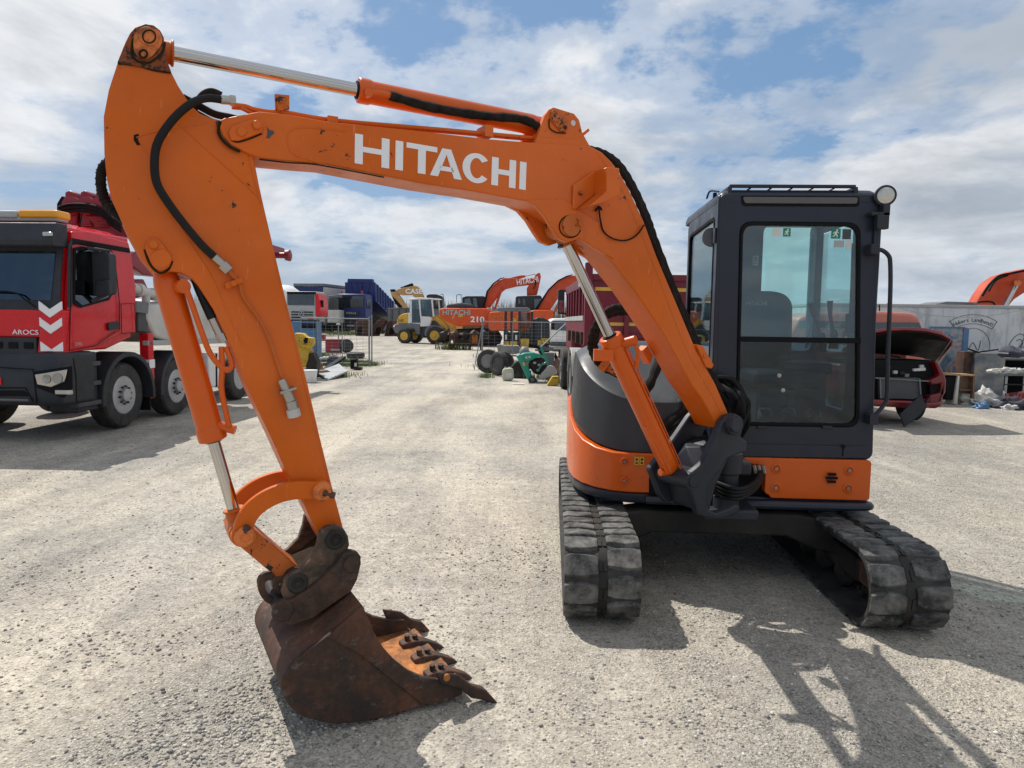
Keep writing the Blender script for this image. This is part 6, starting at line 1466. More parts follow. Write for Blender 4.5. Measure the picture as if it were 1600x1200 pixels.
def crate(lb, a, b, c, d, base, grp=None):
    def f_(fr, t_):
        bb = one('crate_body', 'crate_red', t_, lambda m: pbox(m, fr, 0, a, b, c, d, .4), .02); one('rim', 'crate_red', bb, lambda m: pbox(m, fr, -.03, a-.6, b, c+.6, b+2.2, .46), .01); one('crate_label', 'grey_light', bb, lambda m: pbox(m, fr, -.008, a+(c-a)*.35, b+(d-b)*.70, c-1.5, b+(d-b)*.84, .007))
    return junk('plastic_crate', lb, 'crate', (a+c)/2, base, f_, grp)
crate('larger red plastic crate with scrap on top, behind the left fence', 508, 530, 532.5, 551.5, 551.5); crate('small red crate further left against the blue cabinet', 497, 522.5, 506, 533, 547)
def ftyre(lb, px, py, r, w_, axis, rim='rust_dark', z=None, grp=None):
    g = G(px, py); ax = Vector(axis).normalized(); zz = z if z is not None else r*math.sqrt(max(0, 1-ax.z**2))+w_/2*abs(ax.z)
    t_ = thing('scrap_tyre' if rim is None else 'scrap_wheel', lb, 'tyre', (g.x, g.y, 0), grp); wheel(t_, (g.x, g.y+.2, zz), ax, r, w_, rim or 'tyre', 0, -.05, name='tyre'); return t_
ftyre('black tyre lying flat on the grass beside the left fence post', 554, 560, .38, .22, (0, -.05, 1), None); ftyre('black tyre standing half hidden behind the red crate', 540, 552, .33, .22, (.5, -.8, .3), None)
def fb(fr, t_): mb = MB(); mb.turn([(.16, 0), (.19, .28), (.20, .29), (.20, .31), (.18, .31)], fr.o, (0, 0, 1), 20); mb.build('tub', 'white_paint', t_)
junk('plastic_bucket', 'small white tub standing at the foot of the left scrap heap', 'bucket', 484, 597, fb)
for i, (px, py, s, mt, lb) in enumerate(((520, 571, .28, 'cloth_dark', 'crumpled black plastic sheet on the grass behind the faded panel'), (487, 588, .32, 'wood_brown', 'brown heap of scrap wood under the yellow part'), (510, 566, .16, 'cloth_pale', 'pale rag beside the wooden plank at the left fence'))):
    o = lump('scrap_heap', mt, None, G(px, py)+Vector((0, 0, .05)), s*1.5, s, s*.8, i+4, .9); tag(o, lb, 'scrap')
mb = MB(); mb.bar(wp(507, 578, 21), wp(537, 558, 22.5), .16, .07); o = mb.build('rubber_strip', 'black', None, bevel=.01); tag(o, 'long black rubber strip leaning behind the faded panel', 'strip')
def fm(fr, t_): one('pump_body', 'black', t_, lambda m: pbox(m, fr, 0, 547, 561, 557, 577, .3), .03); one('pump_cap', 'white_dirty', t_, lambda m: pbox(m, fr, -.03, 553.5, 567, 557, 573, .05), .01); one('pump_foot', 'frame_dark', t_, lambda m: pbox(m, fr, -.05, 553, 574, 564, 578, .3), .02)
junk('small_engine', 'small black motor with pale cap on the grass by the left fence foot', 'motor', 553, 578, fm)
def fsp(fr, t_): one('post', 'galv', t_, lambda m: m.cyl(fr.w(0, 0, 0), fr.w(0, 0, 1.35), .03, n=8)); one('head', 'grey_light', t_, lambda m: m.turn([(.11, 0), (.11, .06), (.04, .08)], fr.w(0, 0, 1.33), (0, 0, 1), 14))
junk('marker_post', 'grey post with round head standing behind the left fence', 'post', 529, 550, fsp)

# ================================================================ junk at the right fence
ftyre('old truck wheel with rusty rim leaning at the right fence post, leftmost', 763, 585, .37, .24, (-.35, -.9, .16), 'tarp'); ftyre('old truck wheel behind the leaning one, dark rusty hub', 786, 586, .34, .24, (-.15, -.95, .25), 'rust')
ftyre('third old tyre squeezed between wheel and jerry can', 779, 588, .36, .2, (-.75, -.6, .1), None)
def fj(fr, t_):
    b = one('can_body', 'jerry', t_, lambda m: ppoly(m, fr, 0, qc([(268, 1040), (265, 960), (285, 935), (355, 930), (375, 950), (378, 1030), (360, 1048), (285, 1050)]), .22), .03); one('cap', 'grey_light', b, lambda m: pbox(m, fr, .05, 788, 573.5, 791, 576, .06), .01); one('can_label', 'paper', b, lambda m: pbox(m, fr, -.004, 791.5, 583, 800, 591, .004))
junk('jerry_can', 'pale green plastic jerry can standing before the old wheels', 'canister', 794, 595, fj)
def fsaw(fr, t_):
    b = one('saw_frame', 'green_saw', t_, lambda m: ppoly(m, fr, .1, qc([(395, 815), (440, 800), (475, 850), (540, 980), (560, 1020), (605, 1040), (600, 1070), (520, 1065), (490, 1010), (430, 880)]), .25), .03)
    one('sheet_guard', 'green_saw', b, lambda m: ppoly(m, fr, .12, qc([(430, 810), (470, 790), (560, 785), (620, 800), (640, 812), (560, 850), (500, 880), (470, 860)]), .3), .04)
    one('air_window', 'white_dirty', b, lambda m: (pbox(m, fr, .115, 740+485/6, 420+822/6, 740+505/6, 420+842/6, .01), pbox(m, fr, .115, 740+515/6, 420+816/6, 740+535/6, 420+836/6, .01)))
    one('yellow_label', 'yellow', b, lambda m: ppoly(m, fr, .09, qc([(455, 880), (475, 875), (487, 905), (467, 912)]), .01))
    one('blade_guard', 'grey_light', t_, lambda m: ppoly(m, fr, .0, qc([(610, 1020), (680, 930), (720, 905), (755, 915), (785, 960), (780, 990), (640, 1040), (615, 1040)]), .12), .02)
    one('engine', 'frame_dark', t_, lambda m: ppoly(m, fr, .2, qc([(510, 900), (540, 850), (640, 830), (690, 860), (690, 920), (620, 1000), (560, 980)]), .4), .04)
    for q in ((560, 870), (600, 890), (590, 940), (640, 880)): one('engine_part', 'alu', t_, lambda m: pbox(m, fr, .17, 740+q[0]/6, 420+q[1]/6, 740+(q[0]+28)/6, 420+(q[1]+24)/6, .1), .015)
    mb = MB(); mb.bar(wp(740+630/6, 420+730/6, fr.o.y), wp(740+700/6, 420+910/6, fr.o.y), .06); mb.tube([wp(740+x/6, 420+y/6, fr.o.y+.02) for x, y in ((625, 820), (680, 830), (690, 870), (640, 900), (600, 960))], .02, 6); mb.build('handle', 'green_saw', t_)
    wheel(t_, fr.w(fr.py(740+550/6, 598, 0)[0], .0, .08), -fr.b, .10, .08, 'grey_mid', name='castor')
junk('floor_saw', 'green concrete floor saw with grey blade guard at the right fence', 'saw', 838, 598, fsaw)
def fh(fr, t_): one('chute', 'tarp', t_, lambda m: ppoly(m, fr, 0, qc([(215, 715), (250, 710), (300, 720), (420, 720), (465, 780), (400, 800), (230, 800), (225, 760)]), .7), .03); one('inner_face', 'grey_mid', t_, lambda m: ppoly(m, fr, -.02, qc([(310, 790), (400, 725), (455, 775), (420, 795)]), .02))
junk('sheet_chute', 'grey folded sheet chute behind the old truck wheels', 'chute', 796, 572, fh)
def fyb(fr, t_): one('wedge', 'yellow_bright', t_, lambda m: ppoly(m, fr, 0, qc([(690, 1090), (740, 1010), (798, 1010), (795, 1090), (750, 1102), (692, 1100)]), .25), .01); one('slot', 'wood_brown', t_, lambda m: (pbox(m, fr, -.006, 740+752/6, 420+1018/6, 740+790/6, 420+1028/6, .006)))
junk('yellow_wedge', 'small yellow plastic wedge lying right of the green saw', 'wheel chock', 863, 603, fyb)
def fgc(fr, t_): one('cover', 'grey_mid', t_, lambda m: pbox(m, fr, 0, 849, 551, 866, 575, .35), .02); one('dark_side', 'black', t_, lambda m: ppoly(m, fr, -.02, qc([(765, 780), (790, 830), (830, 980), (790, 990), (765, 900)]), .3), .02)
junk('machine_cover', 'grey square machine cover standing behind the green saw', 'cover', 858, 590, fgc)
def fpo(fr, t_): 
    mb = MB(); mb.bar(wp(842, 545, 21), wp(888, 502, 22.5), .03); mb.bar(wp(828, 540, 21), wp(862, 546, 21), .10, .05); mb.bar(wp(836, 547, 21), wp(880, 546, 21), .12, .05); mb.build('rods', 'grey_mid', t_)
    mb = MB(); mb.bar(wp(826, 539, 20.8), wp(848, 545, 20.8), .14, .08); mb.build('hopper', 'black', t_)
    mb = MB(); 
    for x in (845, 874): mb.bar(wp(x, 546, 21), Vector((wp(x, 546, 21).x, 21, 0)), .05)
    mb.build('trestle_leg', 'frame_dark', t_)
junk('work_trestle', 'low grey trestle with leaning rods behind the green saw', 'trestle', 855, 583, fpo)
for i, (px, py, sx, mt, lb) in enumerate(((808, 590, .22, 'frame_dark', 'dark lump of machine scrap between jerry can and saw'), (873, 590, .25, 'wood_brown', 'brown scrap beside the dump truck wheel and yellow wedge'), (822, 575, .3, 'grey_mid', 'grey scrap heap behind the green saw'))):
    tag(lump('scrap_heap', mt, None, G(px, py)+Vector((0, 0, .05)), sx*1.4, sx, sx*1.5, i+14, .9), lb, 'scrap')
g = G(810, 600); mb = MB(); mb.box(g.x-.15, g.x+.15, g.y-.1, g.y+.1, .004, .012, T=None); tag(mb.build('paper_sheet', 'paper', None), 'white sheet of paper lying flat before the green saw', 'paper')

# ================================================================ right side: car, van, wall and junk
C = Fr(6.3, 11.55, 6); RC = thing('red_car', 'dark red car with open bonnet and bare engine bay right of the cab', 'car', C)
fC = lambda L, yl, dep, m: ppoly(m, C, yl, L, dep)
qd_ = lambda L: pc(L, 1350, 380, 3.872)
xL = C.py(1310, 600, 0)[0]; xR_ = C.py(1478, 600, 0)[0]
one('fender', 'car_red', RC, lambda m: fC(qd_([(430, 715), (455, 725), (490, 790), (500, 830), (497, 900), (480, 930), (478, 985), (440, 1000), (400, 1000), (398, 960), (400, 920), (470, 905), (470, 850), (410, 860), (400, 830), (465, 800)]), 0, 1.1, m), .03)
one('headlight_bay', 'black', RC, lambda m: fC(qd_([(398, 850), (470, 835), (478, 900), (402, 915)]), .06, .1, m)); one('fender', 'car_red', RC, lambda m: m.box(xL, xL+.2, 0, 1.1, .45, 1.0, T=C.M), .05)
one('front_bumper', 'car_red', RC, lambda m: fC(qd_([(-90, 945), (60, 945), (280, 955), (400, 965), (475, 960), (475, 985), (380, 1000), (290, 1000), (60, 985), (-90, 985)]), -.05, .2, m), .03)
one('radiator', 'grey_panel', RC, lambda m: fC(qd_([(98, 812), (335, 815), (337, 925), (300, 945), (100, 940)]), .05, .08, m), .008); one('radiator_frame', 'black', RC, lambda m: fC(qd_([(-80, 700), (430, 710), (470, 800), (470, 940), (-80, 945)]), .14, .9, m), .02)
mb = MB()
for p, q in (((70, 815), (395, 835)), ((338, 820), (345, 920)), ((100, 812), (103, 940))): 
    a = C.py(*qd_([p])[0], .02); b = C.py(*qd_([q])[0], .02); mb.bar(C.w(a[0], .03, a[1]), C.w(b[0], .03, b[1]), .02)
mb.build('brace', 'grey_mid', RC)
one('battery_cap', 'white_dirty', RC, lambda m: fC(qd_([(300, 760), (375, 752), (376, 772), (302, 776)]), .1, .15, m), .01)
for k, (q, mt) in enumerate((((180, 770), 'alu'), ((220, 775), 'frame_dark'), ((250, 790), 'grey_mid'), ((340, 735), 'alu'), ((140, 745), 'frame_dark'))):
    one('engine_part', mt, RC, lambda m: pbox(m, C, .10, *qd_([q])[0], *qd_([(q[0]+26, q[1]+22)])[0], .12), .012)
# bonnet hinged at the rear and raised
hp = [(80, 540), (130, 528), (250, 522), (380, 528), (470, 550), (528, 583), (500, 640), (440, 715), (380, 690), (200, 655), (80, 650)]
A_ = [C.py(*p, 0) for p in qd_(hp)]
zlow = min(p[1] for p in A_); mb = MB()
def hb(p, th=0.0):
    t = (p[1]-zlow)/.55; return C.w(p[0]+.0, .95-1.05*t*.9+th, p[1]+0)
top_front = [(-130, 545), (80, 540), (130, 530), (250, 524), (380, 530), (470, 552), (528, 585)]; 
bot = [(440, 718), (380, 695), (200, 668), (80, 665), (-130, 668)]
TF = [C.py(*p, -.05) for p in qd_(top_front)]; BR = [C.py(*p, .75) for p in qd_(bot)]
pts = [C.w(a, -.05, z) for a, z in TF]+[C.w(a, .75, z) for a, z in BR]
mb = MB(); mb.loft([pts, [p+Vector((0, .03, .045)) for p in pts]]); BN_ = mb.build('bonnet', 'car_red', RC, bevel=.008)
inn_ = [p.lerp(sum(pts, Vector())/len(pts), .07)+Vector((0, -.030, -.02)) for p in pts]; mb = MB(); mb.loft([inn_, [p+Vector((0, .008, .008)) for p in inn_]]); mb.build('bonnet_lining', 'black', BN_)
a = C.py(*qd_([(528, 585)])[0], -.05); b = C.py(*qd_([(440, 718)])[0], .75); c2 = C.py(*qd_([(500, 700)])[0], .5)
one('bonnet_edge', 'car_red', BN_, lambda m: m.loft([[C.w(a[0], -.06, a[1]), C.w(b[0], .75, b[1]), C.w(b[0]+.02, .75, b[1]-.02), C.w(a[0]+.01, -.04, a[1]-.10)], [C.w(a[0]+.02, -.06, a[1]), C.w(b[0]+.04, .75, b[1]), C.w(b[0]+.06, .75, b[1]-.02), C.w(a[0]+.03, -.04, a[1]-.10)]]))
one('cowl', 'car_red', RC, lambda m: m.box(xL, xR_-.12, .85, 1.05, .95, C.py(1400, 553, .85)[1]+.02, T=C.M), .02)
cabz = 1.42
one('car_body', 'car_red', RC, lambda m: (m.loft([[C.w(x, y, z) for x, y in ((xL+.02, 1.0), (xR_-.03, 1.0), (xR_-.0, 4.2), (xL+.0, 4.2))] for z in (.3, .98)])), .06)
one('cabin', 'glass_dark', RC, lambda m: m.loft([[C.w(x, y, .98) for x, y in ((xL+.12, 1.05), (xR_-.14, 1.05), (xR_-.14, 3.6), (xL+.12, 3.6))], [C.w(x, y, 1.30) for x, y in ((xL+.28, 1.55), (xR_-.30, 1.55), (xR_-.30, 3.2), (xL+.28, 3.2))]]), .03)
one('car_roof', 'car_red', RC, lambda m: m.box(xL+.27, xR_-.29, 1.54, 3.22, 1.30, 1.34, T=C.M), .02)
mb = MB()
for p, q in (((75, 660), (205, 690)), ((205, 655), (385, 700))): 
    a = C.py(*qd_([p])[0], .9); b = C.py(*qd_([q])[0], .9); mb.bar(C.w(a[0], .84, a[1]), C.w(b[0], .84, b[1]), .02)
mb.build('windscreen_wiper', 'black', RC)
wheel(RC, C.w(C.py(1452, 650, .1)[0]-.03, .55, .30), C.a, .30, .20, 'grey_mid'); wheel(RC, C.w(xL+.15, .55, .30), -C.a, .30, .20, 'grey_mid'); wheel(RC, C.w(xR_-.12, 3.3, .30), C.a, .30, .20, 'grey_mid')
one('hanging_trim', 'black_plastic', RC, lambda m: fC(qd_([(220, 1035), (350, 915), (370, 975), (395, 935), (398, 950), (340, 1040), (245, 1115)]), -.25, .03, m), .006)
# pink van
PV = Fr(*G(1340, 612)[:2], 2); PV = Fr(5.9, 15.3, 2); V2 = thing('pink_van', 'faded pink van parked behind the red car with open bonnet', 'van', PV)
vb = one('body', 'pink_van', V2, lambda m: (ppoly(m, PV, 0, [(1236, 600), (1238, 520), (1250, 496), (1270, 489), (1380, 486), (1425, 489), (1437, 494), (1446, 520), (1448, 600)], 1.7)), .08)
one('windscreen', 'glass_dark', vb, lambda m: ppoly(m, PV, -.03, [(1340, 518), (1342, 504), (1436, 504), (1443, 520), (1400, 522)], .02)); one('windscreen_backing', 'black', vb, lambda m: ppoly(m, PV, -.009, [(1340, 518), (1342, 504), (1436, 504), (1443, 520), (1400, 522)], .006)); one('rear_window', 'glass_dark', vb, lambda m: ppoly(m, PV, -.03, [(1246, 512), (1250, 502), (1268, 501), (1268, 512)], .02)); one('side_window', 'black', vb, lambda m: ppoly(m, PV, -.02, [(1276, 512), (1276, 501), (1330, 502), (1330, 513)], .015))
one('antenna', 'black', vb, lambda m: m.bar(wp(1374.5, 492, 15.6), wp(1374, 476, 15.6), .02)); 
for x in (1262, 1420): wheel(V2, PV.w(PV.py(x, 590, 0)[0], .12, .33), -PV.b, .33, .22, 'grey_mid')
# trailer wall with writing
TW = Fr(*G(1372, 600)[:2], 0); TW = Fr(9.0, 18.4, -1.0); S1 = thing('stall_trailer', 'long dirty white stall trailer wall with old chicken grill writing', 'trailer', TW)
m0, t, b = newmat('stained_wall')
st = ramp(t, tnoise(t, 2.0, 9, .72, sc3=(1, 1, .45)), [(.50, 0.0), (.68, .7)]); drip = ramp(t, tnoise(t, 5, 7, .7, sc3=(1, 1, .12)), [(.52, 0.0), (.72, .5)])
cc = mixc(t, st, (.60, .62, .63), (.22, .23, .23)); cc = mixc(t, drip, cc, (.16, .15, .14)); t.links.new(cc, b.inputs[0]); b.inputs['Roughness'].default_value = .6; MATS['stained_wall'] = m0
wl = one('wall', 'stained_wall', S1, lambda m: m.box(-1.2, 8.5, 0, 2.3, .35, TW.py(1500, 480, 0)[1], T=TW.M), .02)
one('roof_edge', 'grey_light', wl, lambda m: m.box(-1.22, 8.52, -.03, 2.3, TW.py(1500, 481, 0)[1], TW.py(1500, 478, 0)[1]+.03, T=TW.M), .01)
one('skirting', 'frame_dark', S1, lambda m: m.box(-1.1, 8.4, .2, 2.1, 0, .36, T=TW.M)); 
def arch(s, cx_, cy_, r_px, a0, a1, size, mat='grey_panel'):
    X0, Z0 = TW.py(cx_, cy_, 0); k_ = 18.4/1109
    for i, ch in enumerate(s):
        if ch == ' ': continue
        t_ = R(a0+(a1-a0)*i/(len(s)-1)); x = X0+r_px*k_*math.cos(t_); z = Z0+r_px*k_*math.sin(t_)
        d_ = TW.a*math.sin(t_)-Vector((0, 0, 1))*math.cos(t_); u_ = TW.a*math.cos(t_)+Vector((0, 0, 1))*math.sin(t_)
        text(ch, size, TW.w(x, -.006, z), d_, u_, mat, wl, 'letter', .003, 1.0, align='CENTER')
arch('Hubers Landhendl', 1517, 560, 57, 118, 61, .145)
mb = MB(); X0, Z0 = TW.py(1517, 560, 0); k_ = 18.4/1109
for r_ in (54, 68): mb.tube([TW.w(X0+r_*k_*math.cos(R(t)), -.004, Z0+r_*k_*math.sin(R(t))) for t in range(58, 125, 6)], .008, 4, 2)
for tt in (58, 122): mb.bar(TW.w(X0+54*k_*math.cos(R(tt)), -.004, Z0+54*k_*math.sin(R(tt))), TW.w(X0+68*k_*math.cos(R(tt)), -.004, Z0+68*k_*math.sin(R(tt))), .016)
X1, Z1 = TW.py(1518, 541, 0)
mb.tube([TW.w(X1+28*k_*math.cos(R(t)), -.004, Z1+28*k_*math.sin(R(t))) for t in range(-30, 110, 8)], .008, 4, 2); mb.build('painted_ribbon', 'grey_mid', wl)
mb = MB()
for L in ([(1575, 542), (1582, 530), (1592, 522), (1600, 524), (1598, 534), (1590, 545)], [(1588, 533), (1594, 530), (1598, 536), (1594, 544), (1602, 540)], [(1600, 545), (1606, 535), (1612, 545), (1620, 538)], [(1507, 530), (1513, 545), (1520, 535), (1528, 548), (1532, 532)]):
    mb.tube([TW.w(TW.py(x, y, 0)[0], -.005, TW.py(x, y, 0)[1]) for x, y in L], .009, 4, 3)
mb.build('painted_script', 'grey_panel', wl)
one('roof_load', 'wood_brown', S1, lambda m: (m.box(TW.py(1463, 478, .5)[0], TW.py(1528, 478, .5)[0], .5, 1.4, TW.py(1500, 478, .5)[1], TW.py(1500, 474.5, .5)[1], T=TW.M)), .01)
one('roof_sheet', 'grey_mid', S1, lambda m: ppoly(m, TW, .45, [(1462, 475.5), (1480, 471), (1528, 472.5), (1528, 474.4)], 1.0))
mb = MB(); mb.tube([wp(x, y, 18.0) for x, y in ((1385, 474), (1420, 485), (1460, 493), (1530, 495), (1600, 484))], .008, 5); o = mb.build('slack_cable', 'grey_light', None); tag(o, 'thin pale cable sagging along the stained white wall', 'cable')
# orange boom beyond the wall
fr = Fr(17.0, 23.5, 0); X4 = thing('crawler_excavator', 'orange excavator behind the white wall, only its boom rising at the right edge', 'excavator', fr)
one('boom', 'orange_red', X4, lambda m: ppoly(m, fr, 0, [(1520, 484), (1532, 462), (1545, 443), (1562, 431), (1585, 424), (1615, 418), (1625, 450), (1600, 458), (1585, 468), (1570, 486), (1545, 540), (1512, 540)], .5), .04)
one('lift_cylinder_rod', 'chrome', X4, lambda m: m.cyl(wp(1590, 442, 23.2), wp(1566, 486, 23.2), .07)); one('cylinder_pin', 'rust_link', X4, lambda m: m.cyl(wp(1590, 442, 22.9), wp(1590, 442, 23.5), .10))
mb = MB(); mb.tube([wp(x, y, 23.3) for x, y in ((1535, 462), (1545, 446), (1560, 432), (1580, 427), (1600, 423))], .04, 6); mb.tube([wp(x, y, 23.4) for x, y in ((1545, 455), (1556, 438), (1575, 430))], .03, 6); mb.tube([wp(x, y, 23.2) for x, y in ((1526, 477), (1530, 472), (1550, 472), (1556, 480))], .03, 6); mb.build('boom_hose', 'black', X4)
one('body', 'orange_far', X4, lambda m: m.box(-2.2, 1.5, .2, 2.8, .9, 1.9, T=fr.M), .1); one('undercarriage', 'frame_dark', X4, lambda m: m.box(-2.2, 1.6, 0, 2.8, 0, .8, T=fr.M), .1)
# graffiti panel, cabinet, shelf, table, piles
m0, t, b = newmat('graffiti'); n_ = tnoise(t, 1.8, 4, .6, dist=1.2)
f = ramp(t, n_, [(.30, (.05, .07, .10)), (.42, (.12, .22, .30)), (.50, (.28, .33, .36)), (.57, (.40, .10, .08)), (.66, (.10, .12, .16))]); n2_ = tnoise(t, 9, 6, .7); cc = mixc(t, ramp(t, n2_, [(.45, 0.), (.65, .5)]), f, (.07, .07, .07)); t.links.new(cc, b.inputs[0]); b.inputs['Roughness'].default_value = .4; MATS['graffiti'] = m0
def fg(fr, t_): one('panel', 'graffiti', t_, lambda m: pbox(m, fr, 0, 1454, 511, 1507.5, 585, .08), .006); one('panel_frame', 'blue_locker', t_, lambda m: (pbox(m, fr, -.02, 1453, 510, 1508.5, 513, .1), pbox(m, fr, -.02, 1506, 513.5, 1508.5, 600, .1))); one('lower_part', 'frame_dark', t_, lambda m: pbox(m, fr, .02, 1455, 585, 1506, 612, .3), .01)
junk('steel_door_panel', 'scratched blue and red painted steel panel leaning on the white wall', 'panel', 1480, 612, fg)
m0, t, b = newmat('sprayed_steel'); f = ramp(t, tnoise(t, 2.2, 5, .6, sc3=(1, 1, 1.4)), [(.40, (.10, .115, .13)), (.55, (.19, .20, .21)), (.66, (.26, .25, .17))]); t.links.new(f, b.inputs[0]); b.inputs['Metallic'].default_value = .4; b.inputs['Roughness'].default_value = .42; MATS['sprayed_steel'] = m0
def fca(fr, t_): 
    one('cabinet_body', 'sprayed_steel', t_, lambda m: pbox(m, fr, 0, 1524, 552, 1567, 618, .6), .01); one('cabinet_top', 'grey_light', t_, lambda m: pbox(m, fr, -.02, 1523, 550.5, 1568, 553, .64), .004)
    one('rusty_side', 'rust', t_, lambda m: pbox(m, fr, .1, 1507, 549, 1523.3, 606, .3), .01)
junk('steel_cabinet', 'grey sprayed steel cabinet with rusty side beside the white wall', 'cabinet', 1545, 620, fca)
for i, (p, q, mt) in enumerate((((1515, 552), (1560, 546), 'frame_dark'), ((1528, 549), (1575, 552), 'alu'), ((1512, 545), (1530, 551), 'black'))):
    mb = MB(); mb.bar(wp(p[0], p[1], 15.0), wp(q[0], q[1], 15.0), .03); tag(mb.build('loose_rod', mt, None), ['dark rod lying across the top of the steel cabinet', 'bright metal rod on the right end of the steel cabinet', 'short black bar on the rusty side of the cabinet'][i], 'rod')
tag(lump('folded_tarpaulin', 'cloth_dark', None, wp(1580, 548, 15.4)-Vector((0, 0, .08)), .22, .2, .16, 31, .6), 'dark blue tarpaulin bundle on the scrap behind the cabinet', 'tarpaulin')
def fsh(fr, t_): 
    b = one('shelf_back', 'wood_brown', t_, lambda m: ppoly(m, fr, .1, [(1500, 590), (1523, 588), (1521, 631), (1496, 631)], .04), .004)
    one('shelf_side', 'cloth_pale', t_, lambda m: ppoly(m, fr, -.05, [(1497, 585), (1500, 585), (1496, 632), (1490, 631)], .3), .004); one('shelf_top', 'wood', t_, lambda m: ppoly(m, fr, -.05, [(1476, 583), (1524, 585.5), (1524, 588), (1476, 586)], .35), .003); one('shelf_board', 'wood_brown', t_, lambda m: ppoly(m, fr, .0, [(1499, 608), (1522, 609), (1522, 611), (1499, 610)], .1)); one('shelf_side', 'wood_brown', t_, lambda m: ppoly(m, fr, -.05, [(1521, 587), (1524, 587), (1522, 632), (1519, 632)], .2))
    one('dark_drawer', 'black', t_, lambda m: ppoly(m, fr, .0, [(1478, 588), (1497, 588), (1495, 625), (1478, 625)], .3), .01)
junk('wooden_shelf', 'brown open wooden shelf unit standing before the steel cabinet', 'shelf', 1505, 632, fsh)
def fta(fr, t_):
    one('table_top', 'grey_mid', t_, lambda m: pbox(m, fr, 0, 1550, 582, 1625, 588, .6), .006)
    for x in (1551, 1571, 1600, 1622): one('leg', 'grey_light', t_, lambda m: pbox(m, fr, .03, x, 588, x+1.6, 619, .03))
junk('folding_table', 'light folding table covered with small junk at the right edge', 'table', 1590, 619, fta)
r3 = random.Random(9); mats_ = ['cloth_pale', 'white_dirty', 'paper', 'jerry', 'cloth_dark', 'maroon_cloth', 'grey_light', 'blue_locker']
nm_ = [('pale cloth bundle on the left end of the folding table', 1556, 578, .10, 0), ('white paper heap on the middle of the folding table', 1578, 578, .12, 1), ('grey packet on the right of the folding table', 1596, 578, .10, 6)]
for i, (lb, x, y, s, k) in enumerate(nm_): tag(lump('table_junk', mats_[k], None, wp(x, 582, 15.55)+Vector((0, 0, .02)), s*1.6, s, s*.7, i+40, .8), lb, 'junk')
pl = [(1527, 632, .17, 0, 'pale grey rag pile next to the wooden shelf'), (1540, 622, .16, 1, 'white cloth heap under the cabinet front'), (1555, 618, .14, 2, 'paper bags heap below the left end of the table'), (1547, 634, .13, 6, 'light rubbish at the front edge of the cloth pile'), (1570, 632, .15, 4, 'dark cloth pile in front of the table'), (1584, 612, .17, 3, 'yellowish sack standing under the table'), (1592, 630, .17, 5, 'maroon jacket heap at the right edge'), (1560, 637, .10, 4, 'small dark rag at the very front of the pile'), (1578, 640, .10, 1, 'white scrap lying in front of the maroon jacket'), (1598, 640, .13, 4, 'black bag lowest at the right edge'), (1534, 638, .09, 7, 'small blue bag in front of the pale rags')]
for i, (x, y, s, k, lb) in enumerate(pl): tag(lump('rag_heap', mats_[k], None, G(x, y)+Vector((0, 0, s*.25)), s*r3.uniform(1.2, 1.9), s, s*r3.uniform(.7, 1.1), i+60, 1.1), lb, 'rags', 'rubbish pile by the table')
tag(lump('plastic_bag', 'white_paint', None, G(1475, 624)+Vector((0, 0, .08)), .10, .08, .16, 77, .7), 'small white plastic bag behind the red car wing', 'bag')
junk('dark_shelving', 'black shelving full of scrap behind the folding table', 'shelving', 1590, 622, lambda fr, t_: (one('back_panel', 'black', t_, lambda m: pbox(m, fr, .9, 1567, 560, 1640, 622, .05)), [one('board', 'frame_dark', t_, lambda m: pbox(m, fr, .5, 1567, y, 1640, y+2.5, .4)) for y in (562, 575, 600)]))

# ================================================================ vegetation
def blades(name, label, spots, h0, h1, mat, w_=.012, kind='stuff', lean=.25):
    rg = random.Random(len(name)+7); vs, fs = [], []
    for (cx_, cy_, sx, sy, n) in spots:
        for _ in range(n):
            x = rg.gauss(cx_, sx); y = rg.gauss(cy_, sy); h = rg.uniform(h0, h1); a = rg.uniform(0, 6.28); lx, ly = math.cos(a)*h*lean*rg.random(), math.sin(a)*h*lean*rg.random(); b = rg.uniform(0, 3.14); wx, wy = math.cos(b)*w_, math.sin(b)*w_; k = len(vs)
            vs += [(x-wx, y-wy, 0), (x+wx, y+wy, 0), (x+wx*.7+lx*.4, y+wy*.7+ly*.4, h*.6), (x-wx*.7+lx*.4, y-wy*.7+ly*.4, h*.6), (x+lx, y+ly, h)]; fs += [(k, k+1, k+2, k+3), (k+3, k+2, k+4)]
    me = bpy.data.meshes.new(name); me.from_pydata(vs, [], fs); me.materials.append(mat); o = bpy.data.objects.new(name, me); col.objects.link(o); tag(o, label, None, kind=kind); return o
def leafmat(name, cs):
    m_, t, b = newmat(name); g = t.nodes.new('ShaderNodeNewGeometry'); f = ramp(t, g.outputs['Random Per Island'], [(i/(len(cs)-1), c) for i, c in enumerate(cs)]); t.links.new(f, b.inputs[0]); b.inputs['Roughness'].default_value = .7; return m_
gm = leafmat('grass_blade', [(.05, .09, .015), (.10, .16, .03), (.16, .20, .06), (.24, .22, .10)]); rm_ = leafmat('reed_blade', [(.20, .15, .09), (.30, .24, .15), (.16, .12, .08), (.10, .12, .05)])
def sp(px, py, sx, sy, n): g = G(px, py); return (g.x, g.y, sx, sy, n)
blades('grass', 'green grass growing at the foot of the left fence', [sp(490, 556, .4, .8, 1400), sp(520, 566, .5, .6, 2600), sp(550, 570, .35, .5, 2200), sp(572, 571, .20, .25, 900), sp(528, 588, .35, .35, 350)], .03, .17, gm, .009)
blades('grass', 'green weeds along the right fence and under the trestle', [sp(765, 558, .25, .4, 700), sp(759, 590, .12, .12, 90), sp(862, 592, .3, .3, 400), sp(820, 575, .9, .4, 500), sp(874, 598, .15, .2, 160)], .04, .20, gm, .012)
